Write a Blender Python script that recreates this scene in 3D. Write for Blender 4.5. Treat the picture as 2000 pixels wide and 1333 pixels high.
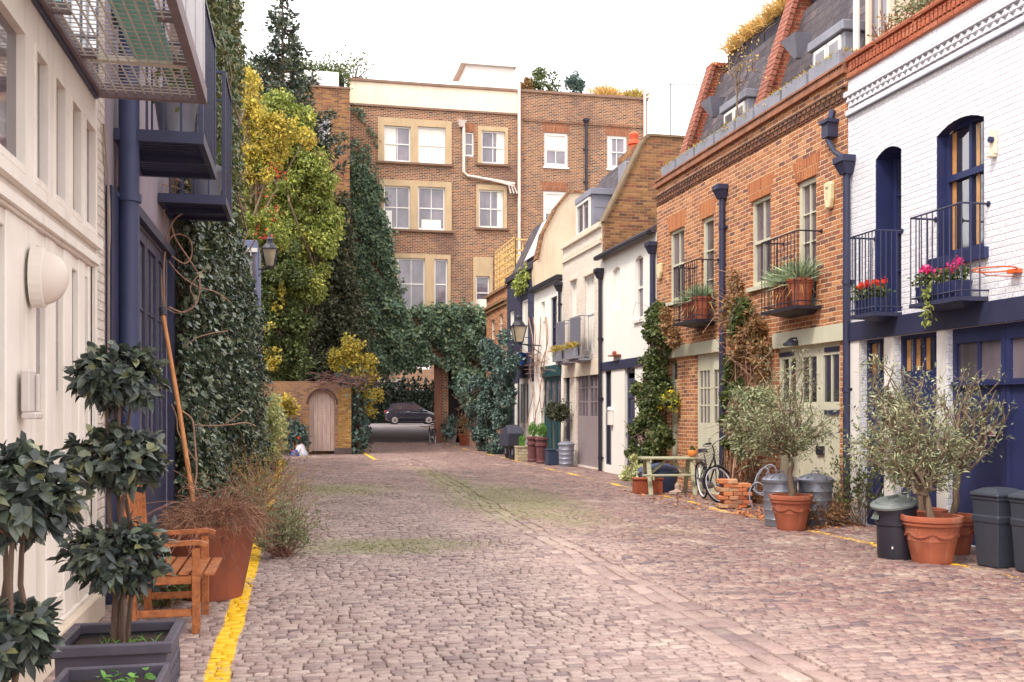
import bpy, bmesh, math, random
import numpy as np
from mathutils import Vector, Matrix
R = math.radians
scene = bpy.context.scene
for _o in list(bpy.data.objects):
    bpy.data.objects.remove(_o, do_unlink=True)
COL = scene.collection
# ------------------------------------------------------------------ camera, sky, sun, exposure
F_PX, HOR, EYE, YAW = 1944.0, 800.0, 1.62, R(12.19)
cd = bpy.data.cameras.new('camera'); cam = bpy.data.objects.new('camera', cd); COL.objects.link(cam)
cam.location = (0, 0, EYE); cam.rotation_euler = (R(90), 0, -YAW)
cd.sensor_width = 36.0; cd.lens = F_PX * 36 / 2000; cd.shift_y = (HOR - 666.5) / 2000
cd.clip_start = 0.05; cd.clip_end = 2000
cd.dof.use_dof = True; cd.dof.focus_distance = 17.0; cd.dof.aperture_fstop = 15.0
scene.camera = cam
SUN_EL, SUN_AZ = R(54), R(236)            # azimuth from +Y clockwise: behind the camera, a little to the left
w = bpy.data.worlds.new('World'); scene.world = w; w.use_nodes = True
nt = w.node_tree; nt.nodes.clear()
out = nt.nodes.new('ShaderNodeOutputWorld'); mx = nt.nodes.new('ShaderNodeMixShader')
b1 = nt.nodes.new('ShaderNodeBackground'); b2 = nt.nodes.new('ShaderNodeBackground')
sky = nt.nodes.new('ShaderNodeTexSky'); sky.sky_type = 'NISHITA'; sky.sun_disc = False
sky.sun_elevation = SUN_EL; sky.sun_rotation = SUN_AZ
nt.links.new(sky.outputs[0], b1.inputs[0]); b1.inputs[1].default_value = 0.12
b2.inputs[0].default_value = (1.0, 0.972, 0.965, 1); b2.inputs[1].default_value = 1.0     # the overcast layer
mx.inputs[0].default_value = 0.88
nt.links.new(b1.outputs[0], mx.inputs[1]); nt.links.new(b2.outputs[0], mx.inputs[2]); nt.links.new(mx.outputs[0], out.inputs[0])
sl = bpy.data.lights.new('sun', 'SUN'); sl.energy = 1.25; sl.angle = R(12); sl.color = (1, 0.93, 0.83)
sun = bpy.data.objects.new('sun', sl); COL.objects.link(sun)
_sd = Vector((math.sin(SUN_AZ) * math.cos(SUN_EL), math.cos(SUN_AZ) * math.cos(SUN_EL), math.sin(SUN_EL)))
sun.rotation_euler = _sd.to_track_quat('Z', 'Y').to_euler(); sun.location = (0, 0, 30)
scene.view_settings.view_transform = 'Standard'; scene.view_settings.look = 'None'
scene.view_settings.exposure = 1.48; scene.view_settings.gamma = 1.0
scene.render.engine = 'CYCLES'
scene.cycles.max_bounces = 6; scene.cycles.diffuse_bounces = 3; scene.cycles.glossy_bounces = 3
scene.cycles.transmission_bounces = 3; scene.cycles.transparent_max_bounces = 6
scene.cycles.use_adaptive_sampling = True; scene.cycles.adaptive_threshold = 0.02
# ------------------------------------------------------------------ measuring: image point -> point on a real plane
_ca, _sa = math.cos(YAW), math.sin(YAW)
def ray(u, v):
    k = (u - 1000) / F_PX
    return _sa + _ca * k, _ca - _sa * k, (HOR - v) / F_PX
def on_x(u, v, X):
    x, y, z = ray(u, v); t = X / x; return X, y * t, EYE + z * t
def on_y(u, v, Y):
    x, y, z = ray(u, v); t = Y / y; return x * t, Y, EYE + z * t
def on_z(u, v, Z=0.0):
    x, y, z = ray(u, v); t = (Z - EYE) / z; return x * t, y * t, Z
def at(u, v, t):
    x, y, z = ray(u, v); return x * t, y * t, EYE + z * t
# ------------------------------------------------------------------ objects
WL = {}
def tag(o, label=None, cat=None, group=None, kind=None):
    if label: o['label'] = label
    if cat: o['category'] = cat
    if group: o['group'] = group
    if kind: o['kind'] = kind
    return o
def thing(name, label, cat, loc=(0, 0, 0), group=None):
    o = bpy.data.objects.new(name, None); COL.objects.link(o); o.empty_display_size = 0.2
    o.location = loc; WL[o] = Vector(loc)
    return tag(o, label, cat, group)
def link_mesh(name, me, mats, parent=None, origin=None):
    if not isinstance(mats, (list, tuple)): mats = [mats]
    for m in mats: me.materials.append(m)
    o = bpy.data.objects.new(name, me); COL.objects.link(o)
    if parent is not None:
        o.parent = parent; off = WL[parent]
    else:
        off = Vector(origin) if origin is not None else Vector((0, 0, 0)); o.location = off
    WL[o] = off
    if off.length > 0: me.transform(Matrix.Translation(-off))
    return o
def dup(o, parent=None, loc=None, rotz=None, label=None, scale=None):
    c = o.copy(); COL.objects.link(c)
    if parent is not None: c.parent = parent
    for ch in o.children: dup(ch, c)
    if loc is not None: c.location = loc
    if rotz is not None: c.rotation_euler = (0, 0, rotz)
    if scale is not None: c.scale = (scale,) * 3 if not isinstance(scale, tuple) else scale
    if label: c['label'] = label
    return c
class Face:
    """a wall plane: local (h, z, n) = along, up, out"""
    def __init__(s, O, H, N): s.O, s.H, s.N = Vector(O), Vector(H), Vector(N)
    def T(s, h, z, n): return tuple(s.O + s.H * h + s.N * n + Vector((0, 0, z)))
class MB:
    def __init__(s, T=None):
        s.v, s.f, s.m, s.T = [], [], [], (T.T if isinstance(T, Face) else T)
    def add(s, vs, fs, m=0, raw=False):
        b = len(s.v)
        s.v += [tuple(p) if (raw or s.T is None) else s.T(*p) for p in vs]
        s.f += [tuple(i + b for i in f) for f in fs]; s.m += [m] * len(fs)
        return s
    def quad(s, a, b, c, d, m=0): return s.add([a, b, c, d], [(0, 1, 2, 3)], m)
    def box(s, a0, a1, b0, b1, c0, c1, m=0):
        return s.add([(x, y, z) for x in (a0, a1) for y in (b0, b1) for z in (c0, c1)],
                     [(0, 1, 3, 2), (4, 6, 7, 5), (0, 4, 5, 1), (2, 3, 7, 6), (0, 2, 6, 4), (1, 5, 7, 3)], m)
    def prism(s, poly, c0, c1, m=0):
        n = len(poly)
        return s.add([(a, b, c0) for a, b in poly] + [(a, b, c1) for a, b in poly],
                     [tuple(range(n)), tuple(range(n, 2 * n))] + [(i, (i + 1) % n, n + (i + 1) % n, n + i) for i in range(n)], m)
    def obox(s, c, ax, ay, az, m=0):
        """box from a centre and three half-axis vectors"""
        c, ax, ay, az = map(Vector, (c, ax, ay, az))
        return s.add([c + ax * i + ay * j + az * k for i in (-1, 1) for j in (-1, 1) for k in (-1, 1)],
                     [(0, 1, 3, 2), (4, 6, 7, 5), (0, 4, 5, 1), (2, 3, 7, 6), (0, 2, 6, 4), (1, 5, 7, 3)], m, True)
    def bar(s, p, q, w, d, up=(0, 0, 1), m=0):
        if s.T: p, q = s.T(*p), s.T(*q)
        p, q, up = Vector(p), Vector(q), Vector(up); a = q - p
        if a.length < 1e-6: return s
        x = a.cross(up)
        if x.length < 1e-5: x = a.cross(Vector((1, 0, 0)))
        x.normalize(); y = x.cross(a).normalized()
        return s.obox((p + q) / 2, a / 2, x * w / 2, y * d / 2, m)
    def tube(s, pts, r, seg=7, m=0, closed=False):
        P = [Vector(s.T(*p)) if s.T else Vector(p) for p in pts]; n = len(P)
        rs = r if isinstance(r, (list, tuple)) else [r] * n
        vs, fs, X = [], [], None
        for i in range(n):
            a, b = (P[(i - 1) % n], P[(i + 1) % n]) if closed else (P[max(i - 1, 0)], P[min(i + 1, n - 1)])
            d = (b - a)
            d = d.normalized() if d.length > 1e-9 else Vector((0, 0, 1))
            if X is None: X = d.orthogonal().normalized()
            X = (X - d * X.dot(d))
            X = X.normalized() if X.length > 1e-6 else d.orthogonal().normalized()
            Y = d.cross(X)
            vs += [P[i] + (X * math.cos(2 * math.pi * k / seg) + Y * math.sin(2 * math.pi * k / seg)) * rs[i] for k in range(seg)]
        for i in range(n if closed else n - 1):
            j = (i + 1) % n
            fs += [(i * seg + k, i * seg + (k + 1) % seg, j * seg + (k + 1) % seg, j * seg + k) for k in range(seg)]
        if not closed: fs += [tuple(range(seg))[::-1], tuple(range((n - 1) * seg, n * seg))]
        return s.add(vs, fs, m, True)
    def lathe(s, prof, c=(0, 0, 0), seg=24, m=0, sq=None):
        vs, fs, n = [], [], len(prof)
        c = s.T(*c) if s.T else c
        for r, z in prof:
            for k in range(seg):
                a = 2 * math.pi * k / seg
                vs.append((c[0] + r * math.cos(a), c[1] + r * math.sin(a), c[2] + z))
        for i in range(n - 1):
            fs += [(i * seg + k, i * seg + (k + 1) % seg, (i + 1) * seg + (k + 1) % seg, (i + 1) * seg + k) for k in range(seg)]
        fs += [tuple(range(seg))[::-1], tuple(range((n - 1) * seg, n * seg))]
        return s.add(vs, fs, m, True)
    def build(s, name, mats, parent=None, smooth=False, bevel=0, origin=None, recalc=True):
        me = bpy.data.meshes.new(name); me.from_pydata(s.v, [], s.f)
        if any(s.m): me.polygons.foreach_set('material_index', s.m)
        if recalc:
            bm = bmesh.new(); bm.from_mesh(me); bmesh.ops.recalc_face_normals(bm, faces=bm.faces); bm.to_mesh(me); bm.free()
        o = link_mesh(name, me, mats, parent, origin)
        if smooth:
            me.polygons.foreach_set('use_smooth', [True] * len(me.polygons))
            me.set_sharp_from_angle(angle=R(40))
        if bevel:
            b = o.modifiers.new('bevel', 'BEVEL'); b.width = bevel; b.segments = 1; b.limit_method = 'ANGLE'; b.angle_limit = R(50)
        return o
def np_mesh(name, V, faces, mats, parent=None, origin=None, smooth=False):
    """V (n,3) array, faces (m,k) int array"""
    me = bpy.data.meshes.new(name); V = np.ascontiguousarray(V, np.float32); faces = np.ascontiguousarray(faces, np.int32)
    m, k = faces.shape
    me.vertices.add(len(V)); me.vertices.foreach_set('co', V.ravel())
    me.loops.add(m * k); me.loops.foreach_set('vertex_index', faces.ravel())
    me.polygons.add(m); me.polygons.foreach_set('loop_start', np.arange(0, m * k, k, dtype=np.int32))
    me.update(calc_edges=True); me.validate()
    if smooth: me.polygons.foreach_set('use_smooth', np.ones(len(me.polygons), bool))
    return link_mesh(name, me, mats, parent, origin)
# ------------------------------------------------------------------ materials
def lin(c):
    return tuple(((x / 255) / 12.92 if x / 255 <= 0.04045 else ((x / 255 + 0.055) / 1.055) ** 2.4) for x in c) + (1,)
class NG:
    def __init__(s, name):
        s.mat = bpy.data.materials.new(name); s.mat.use_nodes = True; s.t = s.mat.node_tree; s.t.nodes.clear()
        s.out = s.n('ShaderNodeOutputMaterial'); s.b = s.n('ShaderNodeBsdfPrincipled'); s.l(s.b.outputs[0], s.out.inputs[0])
        s.pos = s.n('ShaderNodeNewGeometry'); s.tc = s.n('ShaderNodeTexCoord')
    def n(s, t, **k):
        x = s.t.nodes.new(t)
        for a, b in k.items(): setattr(x, a, b)
        return x
    def l(s, a, b): s.t.links.new(a, b)
    def set(s, inp, v):
        if hasattr(v, 'is_output') or isinstance(v, bpy.types.NodeSocket): s.l(v, inp)
        else: inp.default_value = v
    def math(s, op, a, b=0.0, c=0.0):
        x = s.n('ShaderNodeMath', operation=op)
        for i, q in enumerate((a, b, c)): s.set(x.inputs[i], q)
        return x.outputs[0]
    def mix(s, f, a, b, bt='MIX'):
        x = s.n('ShaderNodeMix', data_type='RGBA', blend_type=bt)
        s.set(x.inputs[0], f); s.set(x.inputs[6], a); s.set(x.inputs[7], b)
        return x.outputs[2]
    def noise(s, scale, detail=3, vec=None, rough=.55, stretch=None):
        x = s.n('ShaderNodeTexNoise'); x.inputs['Scale'].default_value = scale; x.inputs['Detail'].default_value = detail
        x.inputs['Roughness'].default_value = rough
        vec = vec or s.pos.outputs['Position']
        if stretch:
            mp = s.n('ShaderNodeMapping'); mp.inputs['Scale'].default_value = stretch; s.l(vec, mp.inputs[0]); vec = mp.outputs[0]
        s.l(vec, x.inputs['Vector']); return x.outputs[0]
    def ramp(s, f, stops, interp='LINEAR'):
        x = s.n('ShaderNodeValToRGB'); x.color_ramp.interpolation = interp
        el = x.color_ramp.elements
        while len(el) < len(stops): el.new(0.5)
        for e, (p, c) in zip(el, stops): e.position = p; e.color = c if len(c) == 4 else tuple(c) + (1,)
        s.l(f, x.inputs[0]); return x.outputs[0]
    def rng(s, v, a, b, c=0.0, d=1.0, smooth=False):
        x = s.n('ShaderNodeMapRange'); x.interpolation_type = 'SMOOTHSTEP' if smooth else 'LINEAR'; x.clamp = True
        for i, q in enumerate((v, a, b, c, d)): s.set(x.inputs[i], q)
        return x.outputs[0]
    def bump(s, h, strength=.5, dist=.01):
        x = s.n('ShaderNodeBump'); x.inputs['Strength'].default_value = strength; x.inputs['Distance'].default_value = dist
        s.l(h, x.inputs['Height']); s.l(x.outputs[0], s.b.inputs['Normal']); return x
    def done(s, col=None, rough=None, metal=None, spec=None):
        for nm, v in (('Base Color', col), ('Roughness', rough), ('Metallic', metal), ('Specular IOR Level', spec)):
            if v is not None: s.set(s.b.inputs[nm], v)
        return s.mat
MATS = {}
def paint(name, c, rough=.55, var=.16, scale=3.0, bump=.15, bscale=40, metal=0.0, spec=.4, streak=0.0, dirt=None):
    if name in MATS: return MATS[name]
    g = NG(name); c = lin(c); ob = g.tc.outputs['Object']
    n1 = g.noise(scale, 5, ob)
    col = g.mix(g.rng(n1, .3, .7), tuple(x * (1 - var) for x in c[:3]) + (1,), tuple(min(1, x * (1 + var * .6)) for x in c[:3]) + (1,))
    if streak:
        n2 = g.noise(1.0, 4, ob, stretch=(9, 9, .7))
        col = g.mix(g.math('MULTIPLY', g.rng(n2, .52, .75), streak), col, dirt or lin((95, 85, 75)))
    n3 = g.noise(bscale, 4, ob)
    nf = g.noise(scale * 7, 6, ob, rough=.7)
    col = g.mix(g.rng(nf, .58, .72, 0, min(.5, var * 2)), col, tuple(x * .72 for x in c[:3]) + (1,))
    if bump: g.bump(n3, bump, .006)
    MATS[name] = g.done(col, g.rng(n3, .3, .7, rough - .08, rough + .1), metal, spec)
    return MATS[name]
def bricks(name, stops, mortar, bw=.225, bh=.075, mw=.010, tint=None, bump=.7, rough=.85, mortar_mix=1.0, dirt=.35, dirtc=(70, 58, 50)):
    """procedural brickwork laid in metres over the wall (along, up), one random value per brick"""
    if name in MATS: return MATS[name]
    g = NG(name); sp = g.n('ShaderNodeSeparateXYZ'); g.l(g.pos.outputs['Position'], sp.inputs[0])
    sn = g.n('ShaderNodeSeparateXYZ'); g.l(g.pos.outputs['True Normal'], sn.inputs[0])
    ax = g.math('GREATER_THAN', g.math('ABSOLUTE', sn.outputs[0]), g.math('ABSOLUTE', sn.outputs[1]))
    wob = g.math('MULTIPLY', g.math('SUBTRACT', g.noise(1.3, 2), .5), .03)
    h = g.math('ADD', g.math('MULTIPLY', sp.outputs[1], ax), g.math('MULTIPLY', sp.outputs[0], g.math('SUBTRACT', 1.0, ax)))
    z = g.math('ADD', sp.outputs[2], wob)
    rz = g.math('DIVIDE', z, bh); row = g.math('FLOOR', rz); fv = g.math('SUBTRACT', rz, row)
    off = g.math('MULTIPLY', g.math('FLOORED_MODULO', row, 2.0), .5)
    ru = g.math('ADD', g.math('DIVIDE', h, bw), off); colm = g.math('FLOOR', ru); fu = g.math('SUBTRACT', ru, colm)
    du = g.math('MULTIPLY', g.math('MINIMUM', fu, g.math('SUBTRACT', 1.0, fu)), bw)
    dv = g.math('MULTIPLY', g.math('MINIMUM', fv, g.math('SUBTRACT', 1.0, fv)), bh)
    d = g.math('ADD', g.math('MINIMUM', du, dv), g.math('MULTIPLY', g.math('SUBTRACT', g.noise(55, 3), .5), .012))
    brick = g.rng(d, mw * .35, mw * .35 + .006)
    cv = g.n('ShaderNodeCombineXYZ'); g.l(colm, cv.inputs[0]); g.l(row, cv.inputs[1])
    wn = g.n('ShaderNodeTexWhiteNoise'); g.l(cv.outputs[0], wn.inputs['Vector'])
    n = len(stops)
    col = g.ramp(wn.outputs['Value'], [(i / (n - 1), lin(c)) for i, c in enumerate(stops)])
    col = g.mix(.75, col, g.mix(g.rng(g.noise(35, 4), .3, .7), (.55, .55, .55, 1), (1.25, 1.25, 1.25, 1)), 'MULTIPLY')
    col = g.mix(g.math('SUBTRACT', 1.0, g.math('MULTIPLY', brick, mortar_mix)) if mortar_mix == 1.0 else g.math('MULTIPLY', g.math('SUBTRACT', 1.0, brick), mortar_mix), col, lin(mortar))
    col = g.mix(g.math('MULTIPLY', g.rng(g.noise(.45, 5, stretch=(1, 1, .6)), .5, .72), dirt), col, lin(dirtc))
    hgt = g.math('ADD', g.math('MULTIPLY', brick, 1.0), g.math('MULTIPLY', g.noise(70, 3), .35))
    hgt = g.math('ADD', hgt, g.math('MULTIPLY', wn.outputs['Value'], .35))
    g.bump(hgt, bump, .012)
    MATS[name] = g.done(col, rough, 0, .25); return MATS[name]
LEAF_GAIN = 1.16
def leafmat(name, cols, rough=.5, trans=.25, spec=.35, patch=None):
    """leaves: one colour per leaf, light passes through thin leaves"""
    if name in MATS: return MATS[name]
    g = NG(name); n = len(cols)
    f = g.pos.outputs['Random Per Island']
    cols = [tuple(min(255, x * LEAF_GAIN + 6) for x in c) for c in cols]
    if patch: f = g.math('ADD', g.math('MULTIPLY', f, 1 - patch), g.math('MULTIPLY', g.rng(g.noise(1.1, 2), .32, .68), patch))
    col = g.ramp(f, [(i / max(1, n - 1), lin(c)) for i, c in enumerate(cols)])
    g.done(col, rough, 0, spec)
    tr = g.n('ShaderNodeBsdfTranslucent'); g.l(col, tr.inputs[0]); ms = g.n('ShaderNodeMixShader'); ms.inputs[0].default_value = trans
    g.l(g.b.outputs[0], ms.inputs[1]); g.l(tr.outputs[0], ms.inputs[2]); g.l(ms.outputs[0], g.out.inputs[0])
    MATS[name] = g.mat; return g.mat
def glassmat(name, c, spec=1.0, ior=1.9):
    if name in MATS: return MATS[name]
    g = NG(name); n1 = g.noise(1.6, 3, stretch=(1, 1, .5)); c = lin(c)
    col = g.mix(g.rng(n1, .35, .68), tuple(x * .45 for x in c[:3]) + (1,), c)
    g.b.inputs['IOR'].default_value = ior
    g.bump(g.noise(2.2, 2), .06, .03)
    MATS[name] = g.done(col, .06, 0, spec); return MATS[name]
def woodmat(name, c1, c2, rough=.5, axis=(1, 1, .08), scale=30):
    if name in MATS: return MATS[name]
    g = NG(name); n1 = g.noise(scale, 5, g.tc.outputs['Object'], stretch=axis)
    col = g.mix(g.rng(n1, .3, .7), lin(c1), lin(c2)); g.bump(n1, .25, .004)
    MATS[name] = g.done(col, rough, 0, .35); return MATS[name]
# ------------------------------------------------------------------ foliage
def unit(a): return a / np.maximum(1e-9, np.linalg.norm(a, axis=-1, keepdims=True))
def leaf_mesh(name, mat, P, N, D, L, W, parent=None, origin=None, kind='diamond', fold=.18, droop=.0):
    n = len(P); D = unit(D); S = unit(np.cross(N, D)); N2 = np.cross(D, S)
    L = np.broadcast_to(np.asarray(L, float), (n,))[:, None]; W = np.broadcast_to(np.asarray(W, float), (n,))[:, None]
    dz = np.array([0, 0, -1.0])
    if kind == 'diamond':
        mid = P + D * L * .45
        V = np.stack([P, mid + S * W * .5 + N2 * W * fold, P + D * L + dz * L * droop, mid - S * W * .5 + N2 * W * fold], 1).reshape(-1, 3)
        b = np.arange(n)[:, None] * 4
        Fc = np.concatenate([b + [0, 1, 2], b + [0, 2, 3]], 0)
    elif kind == 'strip':            # long blade, three points, bending
        q = lambda t, k: P + D * L * t + dz * L * droop * t * t + S * W * k
        V = np.stack([q(0, .35), q(0, -.35), q(.5, .5), q(.5, -.5), q(1, .04), q(1, -.04)], 1).reshape(-1, 3)
        b = np.arange(n)[:, None] * 6
        Fc = np.concatenate([b + [0, 1, 3, 2], b + [2, 3, 5, 4]], 0)
    else:                            # full leaf with a folded midrib and a curve along it
        q = lambda t, k, f: P + D * L * t + dz * L * droop * t * t + S * W * k + N2 * W * f
        V = np.stack([q(0, 0, 0), q(.33, 0, 0), q(.68, 0, 0), q(1, 0, 0), q(.3, .46, fold), q(.66, .42, fold), q(.3, -.46, fold), q(.66, -.42, fold)], 1).reshape(-1, 3)
        b = np.arange(n)[:, None] * 8
        Fc = np.concatenate([b + [0, 1, 4, 4], b + [1, 2, 5, 4], b + [2, 3, 5, 5], b + [0, 6, 1, 1], b + [1, 6, 7, 2], b + [2, 7, 3, 3]], 0)
        me_v = V
        tri = np.concatenate([b + [0, 1, 4], b + [1, 5, 4], b + [1, 2, 5], b + [2, 3, 5], b + [0, 6, 1], b + [1, 6, 7], b + [1, 7, 2], b + [2, 7, 3]], 0)
        return np_mesh(name, V, tri, mat, parent, origin, smooth=True)
    return np_mesh(name, V, Fc, mat, parent, origin)
def shell(rng, C, Rad, n, lo=.5):
    """n points through the outer part of a set of clumps; returns points and outward directions"""
    C = np.asarray(C, float); Rad = np.asarray(Rad, float)
    if Rad.ndim == 1: Rad = np.repeat(Rad[:, None], 3, 1)
    wgt = (Rad ** 2).sum(1); i = rng.choice(len(C), n, p=wgt / wgt.sum())
    d = unit(rng.normal(size=(n, 3))); r = lo + (1 - lo) * rng.random((n, 1)) ** .6
    return C[i] + d * Rad[i] * r, d
def sub_clumps(rng, C, Rad, k, size=.42):
    """break each clump into k smaller knots so that the outline is uneven and gaps show"""
    P, d = shell(rng, C, Rad, k * len(C), .45)
    base = float(np.mean(Rad)); return P, base * size * (0.6 + .8 * rng.random(len(P)))
def foliage(name, mat, rng, C, Rad, n, L, W, parent=None, origin=None, lo=.5, out=.6, down=.2, kind='diamond', knots=0, ksize=.42, droop=0., fold=.18):
    if knots: C, Rad = sub_clumps(rng, C, Rad, knots, ksize)
    P, d = shell(rng, C, Rad, n, lo)
    k = rng.random(n) < .10; P[k] += d[k] * (np.mean(Rad) * .8 * rng.random((k.sum(), 1)))      # stray sprigs break the outline
    N = unit(d * .6 + rng.normal(size=(n, 3)) * .55 + [0, 0, .5])
    D = d * out + rng.normal(size=(n, 3)) * .6 + [0, 0, -down]
    sc = .65 + .7 * rng.random(n)
    return leaf_mesh(name, mat, P, N, D, L * sc, W * sc, parent, origin, kind, fold, droop)
def wob(rng, p, q, n=6, amp=.05):
    p, q = np.array(p, float), np.array(q, float); L = np.linalg.norm(q - p)
    pts = [p + (q - p) * i / n + (rng.normal(size=3) * amp * L if 0 < i < n else 0) for i in range(n + 1)]
    return [tuple(x) for x in pts]
# ------------------------------------------------------------------ ground
RX, LX = 7.8, -1.53
def gz(y):
    t = min(1, max(0, (y - 41) / 24)); return .60 * t * t * (3 - 2 * t)
def gza(y):
    t = np.clip((y - 41) / 24, 0, 1); return .60 * t * t * (3 - 2 * t)
def street_mat():
    g = NG('stone_setts'); p = g.pos.outputs['Position']; sp = g.n('ShaderNodeSeparateXYZ'); g.l(p, sp.inputs[0]); x, y = sp.outputs[0], sp.outputs[1]
    r = g.pos.outputs['Random Per Island']
    pale = g.ramp(r, [(0, lin((152, 128, 122))), (.25, lin((186, 164, 154))), (.5, lin((168, 142, 136))), (.75, lin((196, 174, 164))), (1, lin((132, 110, 110)))])
    red = g.ramp(r, [(0, lin((110, 90, 90))), (.2, lin((142, 108, 100))), (.45, lin((136, 112, 106))), (.7, lin((160, 136, 124))), (.85, lin((138, 102, 98))), (1, lin((92, 78, 86)))])  # redder stones, also darkened to stand for light falling off to the right
    side = g.rng(g.math('ADD', x, g.math('MULTIPLY', g.noise(.6, 3), 2.0)), 3.2, 5.4)
    far = g.rng(g.math('ADD', y, g.math('MULTIPLY', g.noise(.5, 2), 6.0)), 10, 25)
    col = g.mix(g.math('MAXIMUM', side, g.math('MULTIPLY', far, .85)), pale, red)
    col = g.mix(.9, col, g.mix(g.rng(g.noise(42, 6, rough=.72), .3, .7), (.56, .54, .56, 1), (1.26, 1.24, 1.22, 1)), 'MULTIPLY')
    col = g.mix(g.rng(g.noise(.45, 5, rough=.65), .48, .72, 0, .5), col, lin((112, 92, 88)))
    col = g.mix(g.rng(g.noise(1.1, 5, rough=.7), .54, .7, 0, .4), col, lin((206, 190, 172)))
    # moss: two worn patches and thin stains
    def blob(cx, cy, rx, ry):
        a = g.math('DIVIDE', g.math('SUBTRACT', x, cx), rx); b = g.math('DIVIDE', g.math('SUBTRACT', y, cy), ry)
        return g.rng(g.math('ADD', g.math('MULTIPLY', a, a), g.math('MULTIPLY', b, b)), 0, 1, 1, 0)
    bl = g.math('MAXIMUM', g.math('MAXIMUM', blob(3.7, 17.5, 1.7, 6.5), g.math('MULTIPLY', blob(3.35, 21, .75, 11), .95)), g.math('MAXIMUM', blob(.9, 11.9, 1.9, 1.2), g.math('MAXIMUM', blob(.9, 20.5, 1.7, 2.6), g.math('MULTIPLY', blob(4.6, 12.4, 1.6, 1.0), .5))))
    moss = g.rng(g.math('ADD', g.math('MULTIPLY', bl, .36), g.math('ADD', g.math('MULTIPLY', g.noise(1.6, 5), .42), g.math('MULTIPLY', g.noise(17, 5, rough=.7), .6))), .66, .86)
    col = g.mix(g.math('MULTIPLY', moss, .68), col, g.mix(g.noise(9, 3), lin((134, 132, 70)), lin((100, 106, 62))))
    # yellow lines painted on the stones, worn
    def line(x0, wd, lo, hi, ylo, yhi):
        a = g.rng(g.math('ABSOLUTE', g.math('SUBTRACT', x, g.math('ADD', x0, g.math('MULTIPLY', g.math('SUBTRACT', g.noise(1.2, 2), .5), .06)))), wd - .012, wd + .004, 1, 0)
        wear = g.rng(g.math('ADD', g.math('MULTIPLY', g.noise(26, 4), .5), g.math('MULTIPLY', g.noise(.9, 3), .5)), lo, hi)
        inr = g.math('MULTIPLY', g.math('GREATER_THAN', y, ylo), g.math('LESS_THAN', y, yhi))
        return g.math('MULTIPLY', g.math('MULTIPLY', a, wear), inr)
    yl = g.math('MAXIMUM', line(-.47, .08, .34, .41, 2, 33), g.math('MAXIMUM', line(6.74, .06, .50, .56, 8, 47), line(2.45, .06, .38, .46, 32, 46)))
    col = g.mix(yl, col, g.mix(g.noise(14, 3), lin((238, 176, 6)), lin((255, 210, 20))))
    hb = g.math('ADD', g.math('MULTIPLY', g.noise(45, 4), .6), g.noise(160, 2))
    g.bump(hb, .55, .008)
    return g.done(col, g.rng(g.noise(6, 3), .3, .7, .42, .62), 0, .5)
def soil_mat():
    g = NG('joint_soil'); n1 = g.noise(14, 5)
    col = g.mix(g.rng(n1, .35, .7), lin((92, 76, 68)), lin((144, 122, 108)))
    col = g.mix(g.rng(g.noise(1.4, 4), .55, .7), col, lin((84, 88, 44)))
    g.bump(n1, .5, .02); return g.done(col, .95, 0, .1)
SETT, SOIL = street_mat(), soil_mat()
# one ground sheet to the horizon, following the street's slight rise
gb = MB()
ys = [-60, 0, 41, 44, 47, 50, 53, 56, 59, 62, 65, 70, 120, 400]
xs = [-400, -40, 40, 400]
for i in range(len(ys) - 1):
    for j in range(len(xs) - 1):
        gb.quad((xs[j], ys[i], gz(ys[i]) - .034), (xs[j + 1], ys[i], gz(ys[i]) - .034), (xs[j + 1], ys[i + 1], gz(ys[i + 1]) - .034), (xs[j], ys[i + 1], gz(ys[i + 1]) - .034))
tag(gb.build('ground', SOIL), kind='structure')
GUT0, GUT1 = 2.80, 3.28
def gut_shift(y): return np.where(y > 14, (y - 14) * .028, 0)
def setts(seed):
    rng = np.random.default_rng(seed); C = []
    y = 2.4
    while y < 47:
        c = .078 + rng.normal() * .006
        far = y > 30
        x = -1.62 - rng.random() * .16
        x1 = 7.95
        if y > 46.2: x, x1 = 2.9, 6.9
        while x < x1:
            l = .085 + rng.random() ** 1.3 * .075
            C.append((x + l / 2, y + c / 2, l - .006, c - .007)); x += l
        y += c
    C = np.array(C)
    gs = gut_shift(C[:, 1])
    wv = .025 * np.sin(C[:, 1] * 1.9) + .015 * np.sin(C[:, 1] * 5.3)      # the edge of the gutter wavers
    g0, g1 = GUT0 + gs + wv, GUT1 + gs + wv
    nog = C[:, 1] > 34
    keepC = C[nog]; C = C[~nog]; g0, g1 = g0[~nog], g1[~nog]
    a, b = C[:, 0] - C[:, 2] / 2, C[:, 0] + C[:, 2] / 2
    lf = C[:, 0] < (g0 + g1) / 2
    b = np.where(lf, np.minimum(b, g0), b); a = np.where(~lf, np.maximum(a, g1), a)
    C[:, 0] = (a + b) / 2; C[:, 2] = b - a
    C = np.concatenate([C[C[:, 2] > .03], keepC])
    # gutter stones, laid along the street in two rows
    G = []
    for row in (0, 1, 2):
        y = 2.4
        while y < 34:
            l = .18 + rng.random() * .26; ym = y + l / 2; cx = GUT0 + .08 + row * .16 + float(gut_shift(np.array(ym))) + .025 * math.sin(ym * 1.9) + .015 * math.sin(ym * 5.3)
            G.append((cx + rng.normal() * .006, ym, .150 + rng.normal() * .006, l - .008)); y += l
    return C, np.array(G)
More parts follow.
